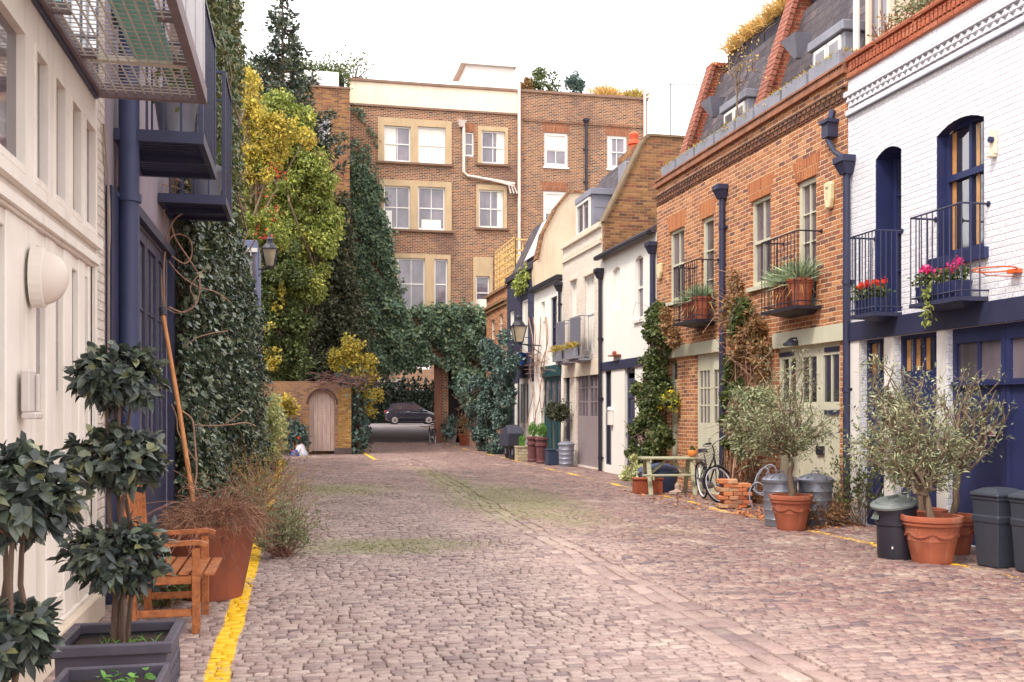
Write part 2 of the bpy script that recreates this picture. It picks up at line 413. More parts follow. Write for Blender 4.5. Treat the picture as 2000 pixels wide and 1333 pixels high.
def stone_mesh(name, C, seed, h=.006, tilt=.022, dish=None):
    rng = np.random.default_rng(seed); n = len(C)
    cx, cy, lx, ly = C.T
    und = .012 * np.sin(cx * 1.7 + cy * .4) * np.sin(cy * .9 + .5) + .008 * np.sin(cx * 4 + cy * 2.3)
    z0 = gza(cy) + und + rng.normal(size=n) * h * .36
    if dish is not None: z0 = z0 + dish
    tx, ty = rng.normal(size=n) * tilt, rng.normal(size=n) * tilt * .8; rot = rng.normal(size=n) * .025
    V = []
    for inset, dz in ((0, -.07), (.0015, -.005), (.009, -.0003)):
        for sx, sy in ((-1, -1), (1, -1), (1, 1), (-1, 1)):
            jx, jy = rng.normal(size=n) * .003, rng.normal(size=n) * .003
            ax, ay = sx * (lx / 2 - inset) + jx, sy * (ly / 2 - inset) + jy
            V.append(np.stack([cx + ax - ay * rot, cy + ay + ax * rot, z0 + dz + ax * tx + ay * ty], 1))
    V = np.stack(V, 1).reshape(-1, 3); b = np.arange(n)[:, None] * 12; F = []
    for r in (0, 4):
        for k in range(4): F.append(b + [r + k, r + (k + 1) % 4, r + 4 + (k + 1) % 4, r + 4 + k])
    F.append(b + [8, 9, 10, 11])
    return np_mesh(name, V, np.concatenate(F, 0), SETT, smooth=True)
_C, _G = setts(5)
inl = ((np.abs(_C[:, 0] + .50) < .19) & (_C[:, 1] < 33)) | ((np.abs(_C[:, 0] - 6.74) < .16) & (_C[:, 1] > 8)) | ((np.abs(_C[:, 0] - 2.45) < .15) & (_C[:, 1] > 32))
tag(stone_mesh('cobbled_street', _C[~inl], 6), kind='structure')
tag(stone_mesh('yellow_line', _C[inl], 7), kind='structure')
tag(stone_mesh('stone_gutter', _G, 8, dish=-.012), kind='structure')
# road beyond the passage
TAR = paint('tarmac', (118, 106, 108), .8, .2, 1.5, .3, 60)
rb = MB(); ry = [47, 50, 53, 56, 59, 62, 65, 68, 78]
for a, b in zip(ry[:-1], ry[1:]):
    rb.quad((-20 if a > 60 else 2.6, a, gz(a) + .004), (40 if a > 60 else 7.4, a, gz(a) + .004), (40 if a > 60 else 7.4, b, gz(b) + .004), (-20 if a > 60 else 2.6, b, gz(b) + .004))
tag(rb.build('road', TAR), kind='structure')
# ------------------------------------------------------------------ shared materials
CREAM = paint('cream_paint', (222, 206, 186), .5, .07, 2, .1, streak=.10)
WHITE = paint('white_paint', (228, 222, 216), .5, .06, 2, .1)
WHITER = paint('white_render', (236, 230, 222), .75, .05, 1.2, .25, 25, streak=.12, dirt=lin((190, 178, 164)))
SAGE = paint('sage_paint', (204, 200, 178), .5, .08, 2, .1, streak=.12)
NAVY = paint('navy_paint', (46, 52, 92), .42, .2, 2, .12)
NAVYD = paint('dark_navy_paint', (52, 54, 80), .45, .2, 2, .12)
BLACK = paint('black_iron', (42, 40, 52), .45, .2, 8, .1)
GREYM = paint('zinc_grey', (138, 138, 150), .5, .14, 2, .15, streak=.25)
LEAD = paint('lead_sheet', (138, 138, 150), .55, .16, 2, .15)
SLATE = bricks('roof_slate', [(84, 78, 84), (98, 90, 96), (74, 68, 76), (112, 100, 102)], (58, 52, 58), .25, .18, .006, dirt=.3)
STONE = paint('sand_stone', (186, 160, 126), .8, .12, 1.5, .25, 30, streak=.25)
TERRA = paint('terracotta', (164, 90, 64), .75, .26, 3, .2, 50, streak=.55, dirt=lin((186, 140, 118)))
TERRA2 = paint('old_terracotta', (160, 82, 54), .8, .25, 5, .2, 40, streak=.3)
GLASS = glassmat('window_glass', (128, 116, 126), .8, 1.6); GLASSD = glassmat('dark_glass', (58, 54, 66))  # mauve base of the window glass carries sky reflection as colour
BLIND = paint('white_blind', (226, 220, 210), .35, .04, 2, .02, spec=.6)
AMBER = paint('amber_curtain', (196, 142, 84), .3, .2, 9, .05, spec=.7)
BR_ORANGE = bricks('orange_brick', [(158, 98, 68), (194, 128, 86), (176, 110, 72), (210, 150, 106), (134, 86, 70), (194, 132, 92), (164, 104, 82), (118, 84, 78)], (216, 188, 156), mw=.012, dirt=.3, dirtc=(184, 128, 90))
BR_WHITE = bricks('painted_brick', [(232, 229, 232), (224, 222, 228), (236, 234, 236), (228, 226, 230)], (214, 212, 222), mw=.009, dirt=.30, dirtc=(196, 190, 194), bump=.55, rough=.6)
BR_YELLOW = bricks('stock_brick', [(136, 98, 62), (158, 112, 70), (112, 76, 56), (170, 124, 80), (96, 70, 58), (150, 88, 60)], (146, 122, 98), dirt=.5, dirtc=(98, 72, 52))
BR_RED = bricks('red_brick', [(146, 70, 48), (166, 86, 60), (126, 58, 46), (176, 100, 70)], (160, 130, 108), dirt=.3)
BR_BACK = bricks('brown_brick', [(116, 78, 64), (144, 98, 74), (92, 66, 64), (158, 110, 80), (72, 56, 60), (130, 84, 66), (150, 98, 72), (84, 62, 64)], (204, 176, 144), mw=.015, dirt=.6, dirtc=(92, 68, 66))
BR_DARK = bricks('navy_painted_brick', [(66, 66, 86), (72, 72, 94), (60, 60, 80)], (58, 58, 76), dirt=.25)
BR_BUFF = bricks('buff_brick', [(224, 210, 196), (230, 216, 202), (216, 202, 188)], (206, 192, 178), dirt=.25, dirtc=(150, 134, 116), rough=.7, bump=.45)
# ------------------------------------------------------------------ builders for walls and their parts
def facade(mb, h0, h1, z0, z1, op, dep=.12, m=0):
    hs = sorted({h0, h1, *[v for o in op for v in o[:2] if h0 < v < h1]}); zs = sorted({z0, z1, *[v for o in op for v in o[2:4] if z0 < v < z1]})
    for i in range(len(hs) - 1):
        for j in range(len(zs) - 1):
            ch, cz = (hs[i] + hs[i + 1]) / 2, (zs[j] + zs[j + 1]) / 2
            if not any(o[0] < ch < o[1] and o[2] < cz < o[3] for o in op):
                mb.quad((hs[i], zs[j], 0), (hs[i + 1], zs[j], 0), (hs[i + 1], zs[j + 1], 0), (hs[i], zs[j + 1], 0), m)
    for o in op:
        a, b, c, d = o[:4]; e = o[4] if len(o) > 4 else dep
        if e == 0: continue
        mb.quad((a, c, 0), (a, d, 0), (a, d, -e), (a, c, -e), m); mb.quad((b, c, 0), (b, d, 0), (b, d, -e), (b, c, -e), m)
        mb.quad((a, d, 0), (b, d, 0), (b, d, -e), (a, d, -e), m); mb.quad((a, c, 0), (b, c, 0), (b, c, -e), (a, c, -e), m)
def house_body(mb, h0, h1, z0, z1, depth, m=0):
    mb.quad((h0, z0, 0), (h0, z1, 0), (h0, z1, -depth), (h0, z0, -depth), m); mb.quad((h1, z0, 0), (h1, z1, 0), (h1, z1, -depth), (h1, z0, -depth), m)
    mb.quad((h0, z1, 0), (h1, z1, 0), (h1, z1, -depth), (h0, z1, -depth), m); mb.quad((h0, z0, -depth), (h1, z0, -depth), (h1, z1, -depth), (h0, z1, -depth), m)
def arch_fill(mb, a, b, z, rise, n0=0.0, dep=.10, m=0, seg=8):
    """brick between the flat top of an opening and its curved head (crown at z)"""
    pts = [(a + (b - a) * i / seg, z - rise + rise * (1 - (2 * i / seg - 1) ** 2)) for i in range(seg + 1)]
    for p, q in zip(pts[:-1], pts[1:]):
        mb.quad((p[0], p[1], n0), (q[0], q[1], n0), (q[0], z, n0), (p[0], z, n0), m)
        mb.quad((p[0], p[1], n0), (q[0], q[1], n0), (q[0], q[1], -dep), (p[0], p[1], -dep), m)
def window(f, root, a, b, z0, z1, dep=.1, fr=None, gl=None, cols=2, rows=2, split=True, fw=.05, bar=.022, sill=None, blind=None, blindmat=None, lining=None, name='window', lrows=None, rise=0):
    fr = fr or WHITE; gl = gl or GLASS
    mb = MB(f); n0, n1 = -dep - .02, -dep + .05
    mb.box(a, a + fw, z0, z1, n0, n1); mb.box(b - fw, b, z0, z1, n0, n1)
    mb.box(a + fw, b - fw, z1 - fw, z1, n0, n1); mb.box(a + fw, b - fw, z0, z0 + fw * 1.4, n0, n1)
    ia, ib, c, d = a + fw, b - fw, z0 + fw * 1.4, z1 - fw
    halves = [(c, d)]
    if split:
        zm = (c + d) / 2; mb.box(ia, ib, zm - .025, zm + .025, n0 + .003, n1 - .006); halves = [(c, zm - .025), (zm + .025, d)]
    for hi, (p, q) in enumerate(halves):
        for i in range(1, cols):
            x = ia + (ib - ia) * i / cols; mb.box(x - bar / 2, x + bar / 2, p, q, n0 + .008, n1 - .018)
        rr = (lrows if (lrows and hi == 0) else rows) if split else rows
        for j in range(1, rr // 2 + 1 if split and rr > 1 else (rr if not split else 1)):
            k = rr // 2 + 1 if split else rr
            z = p + (q - p) * j / k
            mb.box(ia, ib, z - bar / 2, z + bar / 2, n0 + .011, n1 - .021)
    if lining:
        mb.box(a + .002, a + .012, z0, z1 - rise, n1, -.002, 1); mb.box(b - .012, b - .002, z0, z1 - rise, n1, -.002, 1)
        for i in range(8):
            s0, s1 = i / 8, (i + 1) / 8; c0, c1 = [z1 - rise * (2 * s - 1) ** 2 - .004 for s in (s0, s1)]
            mb.quad((a + (b - a) * s0, c0, n1), (a + (b - a) * s1, c1, n1), (a + (b - a) * s1, c1, -.002), (a + (b - a) * s0, c0, -.002), 1)
    o = mb.build(name, [fr, lining] if lining else fr, root)
    g = MB(f).quad((ia, c, -dep), (ib, c, -dep), (ib, d, -dep), (ia, d, -dep)); g.build('pane', gl, o)
    if blind:
        k0, k1, x0, x1 = blind
        MB(f).quad((ia + (ib - ia) * x0, c + (d - c) * k0, -dep + .004), (ia + (ib - ia) * x1, c + (d - c) * k0, -dep + .004), (ia + (ib - ia) * x1, c + (d - c) * k1, -dep + .004), (ia + (ib - ia) * x0, c + (d - c) * k1, -dep + .004)).build('blind', blindmat or BLIND, o)
    if sill: MB(f).box(a - .06, b + .06, z0 - .075, z0 - .002, -dep + .05, .06).build('sill', sill, o)
    return o
def door(f, root, a, b, z0, z1, dep=.1, fr=None, gl=None, leaves=1, lights=(2, 3), gz0=.5, gz1=.92, rails=(), name='door', handle=True, boards=0):
    """panelled or boarded door leaves with a glazed part between the heights gz0 and gz1 (fractions)"""
    fr = fr or WHITE; gl = gl or GLASS; mb = MB(f); H = z1 - z0; wd = (b - a) / leaves
    gq = []
    for k in range(leaves):
        p, q = a + k * wd + .006, a + (k + 1) * wd - .006; st = .09 if wd > .45 else .06
        g0, g1 = z0 + H * gz0, z0 + H * gz1
        mb.box(p, p + st, z0, z1, -dep, -dep + .05); mb.box(q - st, q, z0, z1, -dep, -dep + .05)
        mb.box(p + st, q - st, z0, g0, -dep, -dep + (.03 if boards else .05)) if not rails else mb.box(p + st, q - st, z0, g0, -dep, -dep + .025)
        for i in range(boards):
            x = p + st + (q - p - 2 * st) * (i + .5) / boards; w_ = (q - p - 2 * st) / boards * .92
            mb.box(x - w_ / 2, x + w_ / 2, z0 + .1, g0 - .06, -dep + .03, -dep + .04)
        mb.box(p + st, q - st, g1, z1, -dep, -dep + .05)
        for r in rails: mb.box(p + st, q - st, z0 + H * r - .06, z0 + H * r + .06, -dep + .025, -dep + .05)
        if g1 > g0:
            cx, cz = lights
            for i in range(1, cx): x = p + st + (q - p - 2 * st) * i / cx; mb.box(x - .014, x + .014, g0, g1, -dep + .005, -dep + .042)
            for j in range(1, cz): z = g0 + (g1 - g0) * j / cz; mb.box(p + st, q - st, z - .014, z + .014, -dep + .008, -dep + .038)
            gq.append((p + st, q - st, g0, g1))
    o = mb.build(name, fr, root)
    if gq:
        g = MB(f)
        for p, q, c, d in gq: g.quad((p, c, -dep + .02), (q, c, -dep + .02), (q, d, -dep + .02), (p, d, -dep + .02))
        g.build('pane', gl, o)
    if handle:
        h = MB(f); x = a + wd - .05 if leaves == 1 else a + wd + .04; z = z0 + min(1.0, H * .5)
        h.tube([(x, z - .06, -dep + .05), (x, z - .06, -dep + .09), (x, z + .06, -dep + .09), (x, z + .06, -dep + .05)], .009, 6); h.build('handle', BLACK, o)
    return o
def pipe(f, root, h, z0, z1, mat, r=.045, hopper=True, n=.07, name='downpipe'):
    mb = MB(f); mb.tube([(h, z0, n), (h, z1, n)], r, 10)
    z = z0 + .3
    while z < z1 - .2:
        mb.tube([(h, z, n), (h, z + .07, n)], r * 1.22, 10); mb.box(h - r * 1.9, h + r * 1.9, z + .015, z + .055, .0, n * .5); z += 1.55
    o = mb.build(name, mat, root, smooth=True)
    if hopper:
        q = MB(f); a, b = .075, .13
        q.add([(h - a, z1 - .02, .005), (h + a, z1 - .02, .005), (h + a, z1 - .02, .14), (h - a, z1 - .02, .14), (h - b, z1 + .14, .005), (h + b, z1 + .14, .005), (h + b, z1 + .14, .2), (h - b, z1 + .14, .2)],
              [(0, 1, 2, 3), (0, 1, 5, 4), (1, 2, 6, 5), (2, 3, 7, 6), (3, 0, 4, 7), (4, 5, 6, 7)])
        q.box(h - b - .012, h + b + .012, z1 + .14, z1 + .24, .003, .215); q.build('rainwater_hopper', mat, o, bevel=.008)
    return o
def balcony(f, root, a, b, zf, zt, proj, mat, gap=.095, slab=None, stays=True, rr=.008):
    s = MB(f)
    s.box(a, b, zf - .05, zf, 0.005, proj)
    s.add([(a + .1, zf - .05, .01), (b - .1, zf - .05, .01), (b - .1, zf - .05, proj * .75), (a + .1, zf - .05, proj * .75), (a + .22, zf - .11, .01), (b - .22, zf - .11, .01), (b - .22, zf - .1, proj * .4), (a + .22, zf - .1, proj * .4)],
          [(0, 1, 5, 4), (1, 2, 6, 5), (2, 3, 7, 6), (3, 0, 4, 7), (4, 5, 6, 7)])
    o = s.build('balcony', slab or mat, root)
    m = MB(f); p = proj - .025
    m.tube([(a, zt, -.01), (a, zt, p), (b, zt, p), (b, zt, -.01)], .013, 6); m.tube([(a, zf + .07, .0), (a, zf + .07, p), (b, zf + .07, p), (b, zf + .07, .0)], .010, 6)
    n = max(3, int((b - a) / gap))
    for i in range(n + 1): x = a + (b - a) * i / n; m.tube([(x, zf, p), (x, zt, p)], rr, 5)
    k = max(2, int(p / gap))
    for i in range(1, k):
        for x in (a, b): m.tube([(x, zf, p * i / k), (x, zt, p * i / k)], rr, 5)
    if stays:
        for x in (a, b): m.tube([(x, zt, .0), (x, zt, .012)], .035, 8)
    m.build('railing', mat, o)
    return o
def coping(mb, f, h0, h1, z0, z1, n1, pitch=.24, wd=.115, m=0):
    h = h0
    while h < h1: mb.box(h, min(h + wd, h1), z0, z1, 0, n1, m); h += pitch
def dentils(mb, h0, h1, z0, z1, n, pitch=.225, m=0):
    h = h0
    while h + .11 < h1:
        mb.box(h, h + .11, z0, z1, 0.001, n, m); h += pitch
def wy(u, f=None): return on_x(u, 700, RX)[1]
def wz(u, v): return on_x(u, v, RX)[2]
def rect(u0, u1, vt, vb, X=None):
    """image box on the right-hand frontage -> (along0, along1, z0, z1)"""
    X = X or RX; uc = (u0 + u1) / 2
    y1, y0 = on_x(u0, 700, X)[1], on_x(u1, 700, X)[1]
    return y0, y1, on_x(uc, vb, X)[2], on_x(uc, vt, X)[2]
FR = Face((RX, 0, 0), (0, 1, 0), (-1, 0, 0))
def fl(*r): return tuple(r)
# ================================================================== white painted brick house (nearest, right)
H1 = thing('white_brick_house', 'white painted brick house with navy garage doors, deep navy window recesses and a sawtooth cornice', 'house', (RX, 9, 0))
Y0, Y1 = 4.6, 13.06
wa = (11.76, 12.36, 2.92, 5.16, .32); wb = (10.14, 11.02, 3.50, 5.13, .18)
g1 = rect(1682, 1731, 664, 1010); g2 = rect(1748, 1834, 648, 1010)
lin_z = 2.60
d1 = (g1[0], g1[1], .0, lin_z, .14); d2 = (g2[0], g2[1], .0, lin_z, .14)
gA = on_x(1852, 700, RX)[1]; d3 = (5.2, gA, .0, lin_z, .12)
mb = MB(FR); facade(mb, Y0, Y1, 0, 6.38, [wa, wb, d1, d2, d3]); house_body(mb, Y0, Y1, 0, 6.38, 7)
arch_fill(mb, wa[0], wa[1], wa[3], .10, dep=.3); arch_fill(mb, wb[0], wb[1], wb[3], .11, dep=.16)
mb.build('wall', BR_WHITE, H1)
cm = MB(FR)
cm.box(Y0, Y1, 5.86, 5.93, .002, .045); cm.box(Y0, Y1, 6.12, 6.19, .002, .075)
h = Y0
while h < Y1 - .12:      # sawtooth courses: bricks set on edge at 45 degrees
    for z, o_ in ((5.955, 0), (6.04, .06)):
        cm.prism([(h + o_, z), (h + o_ + .12, z), (h + o_ + .06, z + .07)], 0.002, .06)
    h += .125
cm.build('cornice', BR_WHITE, H1)
MB(FR).box(Y0, Y1, 5.845, 5.86, .002, .05).build('cornice_band', GREYM, H1)
# navy lintel band and white piers
MB(FR).box(Y0, Y1, lin_z, 2.86, .003, .06).build('lintel_band', NAVYD, H1)
pr = MB(FR); e1 = on_x(1850, 700, RX)[1]
pr.box(g1[1] + .002, Y1 - .12, .0, lin_z - .003, .002, .035); pr.box(g2[1] + .002, g1[0] - .002, .0, lin_z - .003, .002, .035); pr.box(e1 + .02, g2[0] - .002, .0, lin_z - .003, .002, .035)
pr.build('pier', WHITE, H1)
bz = rect(1748, 1834, 650, 733)[2]
for (a, b, c, d, e), nc in ((d1, 2), (d2, 4)):
    o = window(FR, H1, a, b, bz, d, e, NAVY, GLASSD, cols=nc, rows=1, split=False, fw=.045, bar=.035)
    cu = MB(FR)
    for i in range(nc):
        x0 = a + .05 + (b - a - .1) * (i + .52) / nc; cu.quad((x0, bz + .07, -e + .004), (x0 + (b - a) / nc * .36, bz + .07, -e + .004), (x0 + (b - a) / nc * .36, d - .06, -e + .004), (x0, d - .06, -e + .004))
    cu.build('curtain', AMBER, o)
    p = MB(FR); p.box(a, b, .0, bz - .002, -e, -e + .05)
    k = 3
    for i in range(k):
        x0 = a + .06 + (b - a - .06) * i / k; x1 = a + (b - a - .06) * (i + 1) / k
        p.box(x0, x1, .25, bz - .14, -e + .05, -e + .066)
    p.build('door_panel', NAVY, H1, bevel=.006)
# the wide navy garage door: small panes over plain panels, moulded ledge under the panes
def pz(v): return on_x(1900, v, RX)[2]
gd = MB(FR); a, b = d3[0], d3[1]; lw = (b - a) / 6
panes = []
for i in range(6):
    p, q = a + lw * i + .004, a + lw * (i + 1) - .004
    gd.box(p, p + .07, 0, lin_z, -.12, -.06); gd.box(q - .07, q, 0, lin_z, -.12, -.06)
    gd.box(p + .07, q - .07, 2.42, lin_z, -.12, -.06); gd.box(p + .07, q - .07, 0, 1.97, -.12, -.075)
    gd.box(p + .07, q - .07, .0, .2, -.075, -.06)
    m_ = (p + q) / 2; gd.box(m_ - .02, m_ + .02, 1.97, 2.42, -.12, -.065)
    gd.box(p + .005, q - .005, 1.93, 1.955, -.06, -.03); gd.box(p + .005, q - .005, 1.90, 1.928, -.06, -.012)
    panes += [(p + .07, m_ - .02), (m_ + .02, q - .07)]
o = gd.build('garage_door', NAVY, H1)
pm = MB(FR)
for p, q in panes: pm.quad((p, 1.97, -.1), (q, 1.97, -.1), (q, 2.42, -.1), (p, 2.42, -.1))
pm.build('pane', GLASS, o)
# upper windows, deep navy reveals
window(FR, H1, wa[0], wa[1], wa[2], wa[3], .32, NAVY, GLASSD, cols=1, rows=4, split=False, fw=.07, bar=.035, lining=NAVY, rise=.10)
o = window(FR, H1, wb[0], wb[1], wb[2], wb[3], .18, NAVY, GLASSD, cols=2, rows=1, split=False, fw=.06, bar=.05, lining=NAVY, rise=.11)
tb = MB(FR); tb.box(wb[0] + .06, wb[1] - .06, 4.44, 4.52, -.2, -.12); tb.build('transom', NAVY, o)
cu = MB(FR)
for x0, x1 in ((wb[0] + .07, wb[0] + .17), (wb[0] + .30, wb[0] + .36), (wb[1] - .15, wb[1] - .07)):
    cu.quad((x0, wb[2] + .1, -.175), (x1, wb[2] + .1, -.175), (x1, wb[3] - .08, -.175), (x0, wb[3] - .08, -.175))
cu.build('curtain', AMBER, o)
MB(FR).box(wb[0] - .08, wb[1] + .08, wb[2] - .13, wb[2], -.13, .06).build('sill', NAVY, o)
balcony(FR, H1, 11.74, 12.36, 2.90, 3.97, .42, NAVYD, gap=.075)
balcony(FR, H1, 10.06, 11.03, 2.92, 3.99, .38, NAVYD, gap=.10)
pipe(FR, H1, 12.985, 0.02, 5.02, NAVYD, r=.05)
# terracotta edging on the roof
ed = MB(FR); ed.box(Y0, Y1, 6.38, 6.46, -.34, .035); ed.box(Y0, Y1, 6.46, 6.64, -.30, .01)
h = Y0
while h < Y1 - .06: ed.box(h, h + .05, 6.48, 6.61, .01, .03); h += .085
h = Y0
while h < Y1 - .1:
    ed.box(h + .02, min(h + .83, Y1), 6.64, 6.70, -.33, .05); h += .86
ed.build('terracotta_parapet', bricks('terracotta_rail', [(168, 92, 66), (184, 106, 76), (156, 82, 60), (190, 120, 92)], (130, 80, 62), .3, .09, .008, dirt=.5, dirtc=(120, 84, 70)), H1, bevel=.006)
# roof storey set back
rf = MB(FR); rf.box(Y0, Y1 + .6, 6.38, 8.6, -5.5, -1.0); rf.build('roof_storey', BR_RED, H1)
fb = Face((RX + .62, 0, 0), (0, 1, 0), (-1, 0, 0))
rd_ = MB(FR); rd_.box(12.82, 13.6, 6.7, 8.5, -1.2, -.66); rd_.build('roof_porch', CREAM, H1)
window(fb, H1, 12.86, 13.5, 6.8, 8.4, -.02, CREAM, GLASS, cols=2, rows=1, split=False, fw=.09, name='roof_door')
tb = MB(FR); tb.tube([(13.66, 6.6, -.5), (13.66, 9.2, -.5)], .05, 10); tb.build('roof_post', WHITE, H1)
cb = MB(FR); cb.box(10.2, 10.9, 6.4, 9.2, -1.3, -.8); cb.build('chimney', BR_RED, H1)
# ================================================================== orange brick house
H2 = thing('orange_brick_house', 'orange brick house with sage green doors, iron balconies and a mansard roof behind grey planters', 'house', (RX, 17, 0))
Y0, Y1 = 13.08, 20.9
wA = rect(1307, 1336, 448, 588); wB = rect(1370, 1394, 424, 614); wC = rect(1466, 1505, 386, 558); wD = rect(1556, 1594, 350, 598)
eD = rect(1303, 1323, 706, 880); eF = rect(1358, 1415, 690, 900); eG = rect(1517, 1640, 674, 960)
ops = [(*r, .10) for r in (wA, wB, wC, wD)] + [(eD[0], eD[1], 0, eD[3], .16), (eF[0], eF[1], 0, eF[3], .1), (eG[0], eG[1], 0, eG[3], .1)]
mb = MB(FR); facade(mb, Y0, Y1, 0, 6.5, ops); house_body(mb, Y0, Y1, 0, 6.5, 7)
mb.build('wall', BR_ORANGE, H2)
# gauged flat arches over the windows
BR_ARCH = bricks('arch_brick', [(178, 104, 66), (194, 122, 78), (164, 92, 64)], (196, 160, 124), .075, .36, .006, dirt=.1)
for r in (wA, wB, wC, wD):
    am = MB(FR); z = r[3]; am.prism([(r[0] - .04, z + .002), (r[1] + .04, z + .002), (r[1] + .13, z + .33), (r[0] - .13, z + .33)], 0, .004); am.build('brick_arch', BR_ARCH, H2)
BR_MOSS = bricks('mossy_brick', [(124, 84, 64), (150, 100, 74), (106, 74, 66), (136, 96, 84)], (110, 92, 80), dirt=.75, dirtc=(86, 82, 56))
cm = MB(FR)
cm.box(Y0, Y1, 6.12, 6.15, .002, .02); dentils(cm, Y0, Y1, 6.152, 6.21, .035, .15); cm.box(Y0, Y1, 6.212, 6.24, .002, .04); dentils(cm, Y0 + .07, Y1, 6.242, 6.295, .055, .15); cm.box(Y0, Y1, 6.297, 6.33, .002, .065)
cm.build('cornice', BR_MOSS, H2)
cp = MB(FR); cp.box(Y0, Y1, 6.502, 6.58, -.3, .07); dentils(cp, Y0, Y1, 6.585, 6.63, .06, .075); cp.box(Y0, Y1, 6.632, 6.665, -.3, .075)
cp.build('coping', paint('red_coping', (156, 104, 80), .85, .35, 6, .35, streak=.6, dirt=lin((112, 94, 72))), H2)
window(FR, H2, *wA, .10, SAGE, GLASS, cols=2, rows=1, sill=SAGE, fw=.06)
window(FR, H2, *wB, .10, SAGE, GLASS, cols=1, rows=3, split=False, fw=.08, name='balcony_door')
window(FR, H2, *wC, .10, SAGE, GLASS, cols=2, rows=1, sill=SAGE, fw=.06)
window(FR, H2, *wD, .10, SAGE, GLASS, cols=2, rows=4, split=False, fw=.08, name='balcony_door')
bm_ = MB(FR); l1 = rect(1312, 1414, 672, 690)[2:]; l2 = rect(1515, 1648, 658, 686)[2:]
zb = eF[3]
bm_.box(eF[0] - .04, eD[1] + .06, zb, zb + .24, .003, .05); bm_.build('lintel_band', SAGE, H2); bm_ = MB(FR); bm_.box(Y0 + .04, eG[1] + .06, eG[3], eG[3] + .25, .003, .05)
bm_.build('lintel_band', SAGE, H2)
door(FR, H2, eD[0], eD[1], 0, eD[3] - .45, .16, SAGE, GLASSD, 1, (1, 1), .62, .62, rails=(.1, .55), name='front_door')
window(FR, H2, eD[0], eD[1], eD[3] - .44, eD[3], .16, SAGE, GLASSD, cols=1, rows=1, split=False, fw=.04, name='fanlight')
door(FR, H2, eF[0], eF[1], 0, eF[3], .1, SAGE, GLASS, 2, (3, 3), .50, .88, rails=(), name='double_door')
gg = door(FR, H2, eG[0], eG[1], 0, eG[3], .1, SAGE, GLASSD, 3, (2, 1), .66, .93, rails=(), name='garage_door', boards=6)
hg = MB(FR)
for z in (eG[3] * .96, eG[3] * .6):
    hg.box(eG[1] - .5, eG[1] - .02, z - .035, z + .035, -.05, -.035); hg.box(eG[0] + .02, eG[0] + .5, z - .035, z + .035, -.05, -.035)
hg.build('strap_hinge', NAVYD, gg)
lb = MB(FR); lb.box(eG[0] + .52, eG[0] + .72, .92, 1.06, -.05, -.02); lb.build('letter_plate', BLACK, gg)
balcony(FR, H2, 17.6, 18.75, 3.33, 4.45, .46, BLACK, gap=.10)
balcony(FR, H2, 13.8, 15.0, 3.20, 4.33, .42, BLACK, gap=.10)
hp = on_x(1417, 700, RX)[1]
pipe(FR, H2, hp, .02, 5.55, NAVYD, r=.055)
sp = MB(FR); sp.tube([(13.42, 6.05, .04), (13.42, 5.85, .10)], .05, 8); sp.tube([(13.42, 5.62, .12), (13.22, 5.38, .12), (12.99, 5.25, .12)], .035, 8)
sp.box(13.3, 13.54, 5.85, 5.90, .003, .2); sp.box(13.33, 13.51, 5.64, 5.85, .003, .17)
sp.build('roof_outlet', NAVYD, H2)
# mansard with raking party walls and dormers
mz0, mz1, mx0, mx1 = 6.75, 9.0, -.62, -1.38
ms = MB(FR)
ms.add([(Y0, mz0, mx0), (Y1, mz0, mx0), (Y1, mz1, mx1), (Y0, mz1, mx1), (Y0, mz1, -5), (Y1, mz1, -5), (Y0, 6.5, mx0), (Y1, 6.5, mx0)], [(0, 1, 2, 3), (3, 2, 5, 4), (6, 7, 1, 0)])
ms.build('mansard_roof', SLATE, H2)
for yy in (20.75, 17.0):
    pw = MB(FR); t = .13
    prof = [(-.45, 6.5), (-.50, 6.9), (-1.26, 9.22), (-2.4, 9.22), (-2.4, 6.5)]
    n = len(prof)
    pw.add([(yy - t, z, q) for q, z in prof] + [(yy + t, z, q) for q, z in prof], [tuple(range(n)), tuple(range(n, 2 * n))] + [(i, (i + 1) % n, n + (i + 1) % n, n + i) for i in range(n)])
    o = pw.build('party_wall', BR_RED, H2)
    ck = MB(FR)
    for i in range(22):
        s0, s1 = i / 22, (i + .86) / 22
        P = lambda s: (6.9 + (9.22 - 6.9) * s, -.50 - .76 * s)
        (za, na), (zb_, nb) = P(s0), P(s1)
        ck.add([(yy + q, z + dz, n_ + dn) for q in (-t - .05, t + .05) for (z, n_) in ((za, na), (zb_, nb)) for dz, dn in ((0, 0), (.02, .09))],
               [(0, 1, 3, 2), (4, 5, 7, 6), (0, 1, 5, 4), (2, 3, 7, 6), (0, 2, 6, 4), (1, 3, 7, 5)])
    ck.build('coping_tiles', paint('red_tile', (158, 98, 80), .8, .35, 9, .25, streak=.3), o)
    cap = MB(FR); cap.box(yy - t - .06, yy + t + .06, 9.222, 9.30, -2.4, -1.18); cap.build('wall_cap', TERRA2, o)
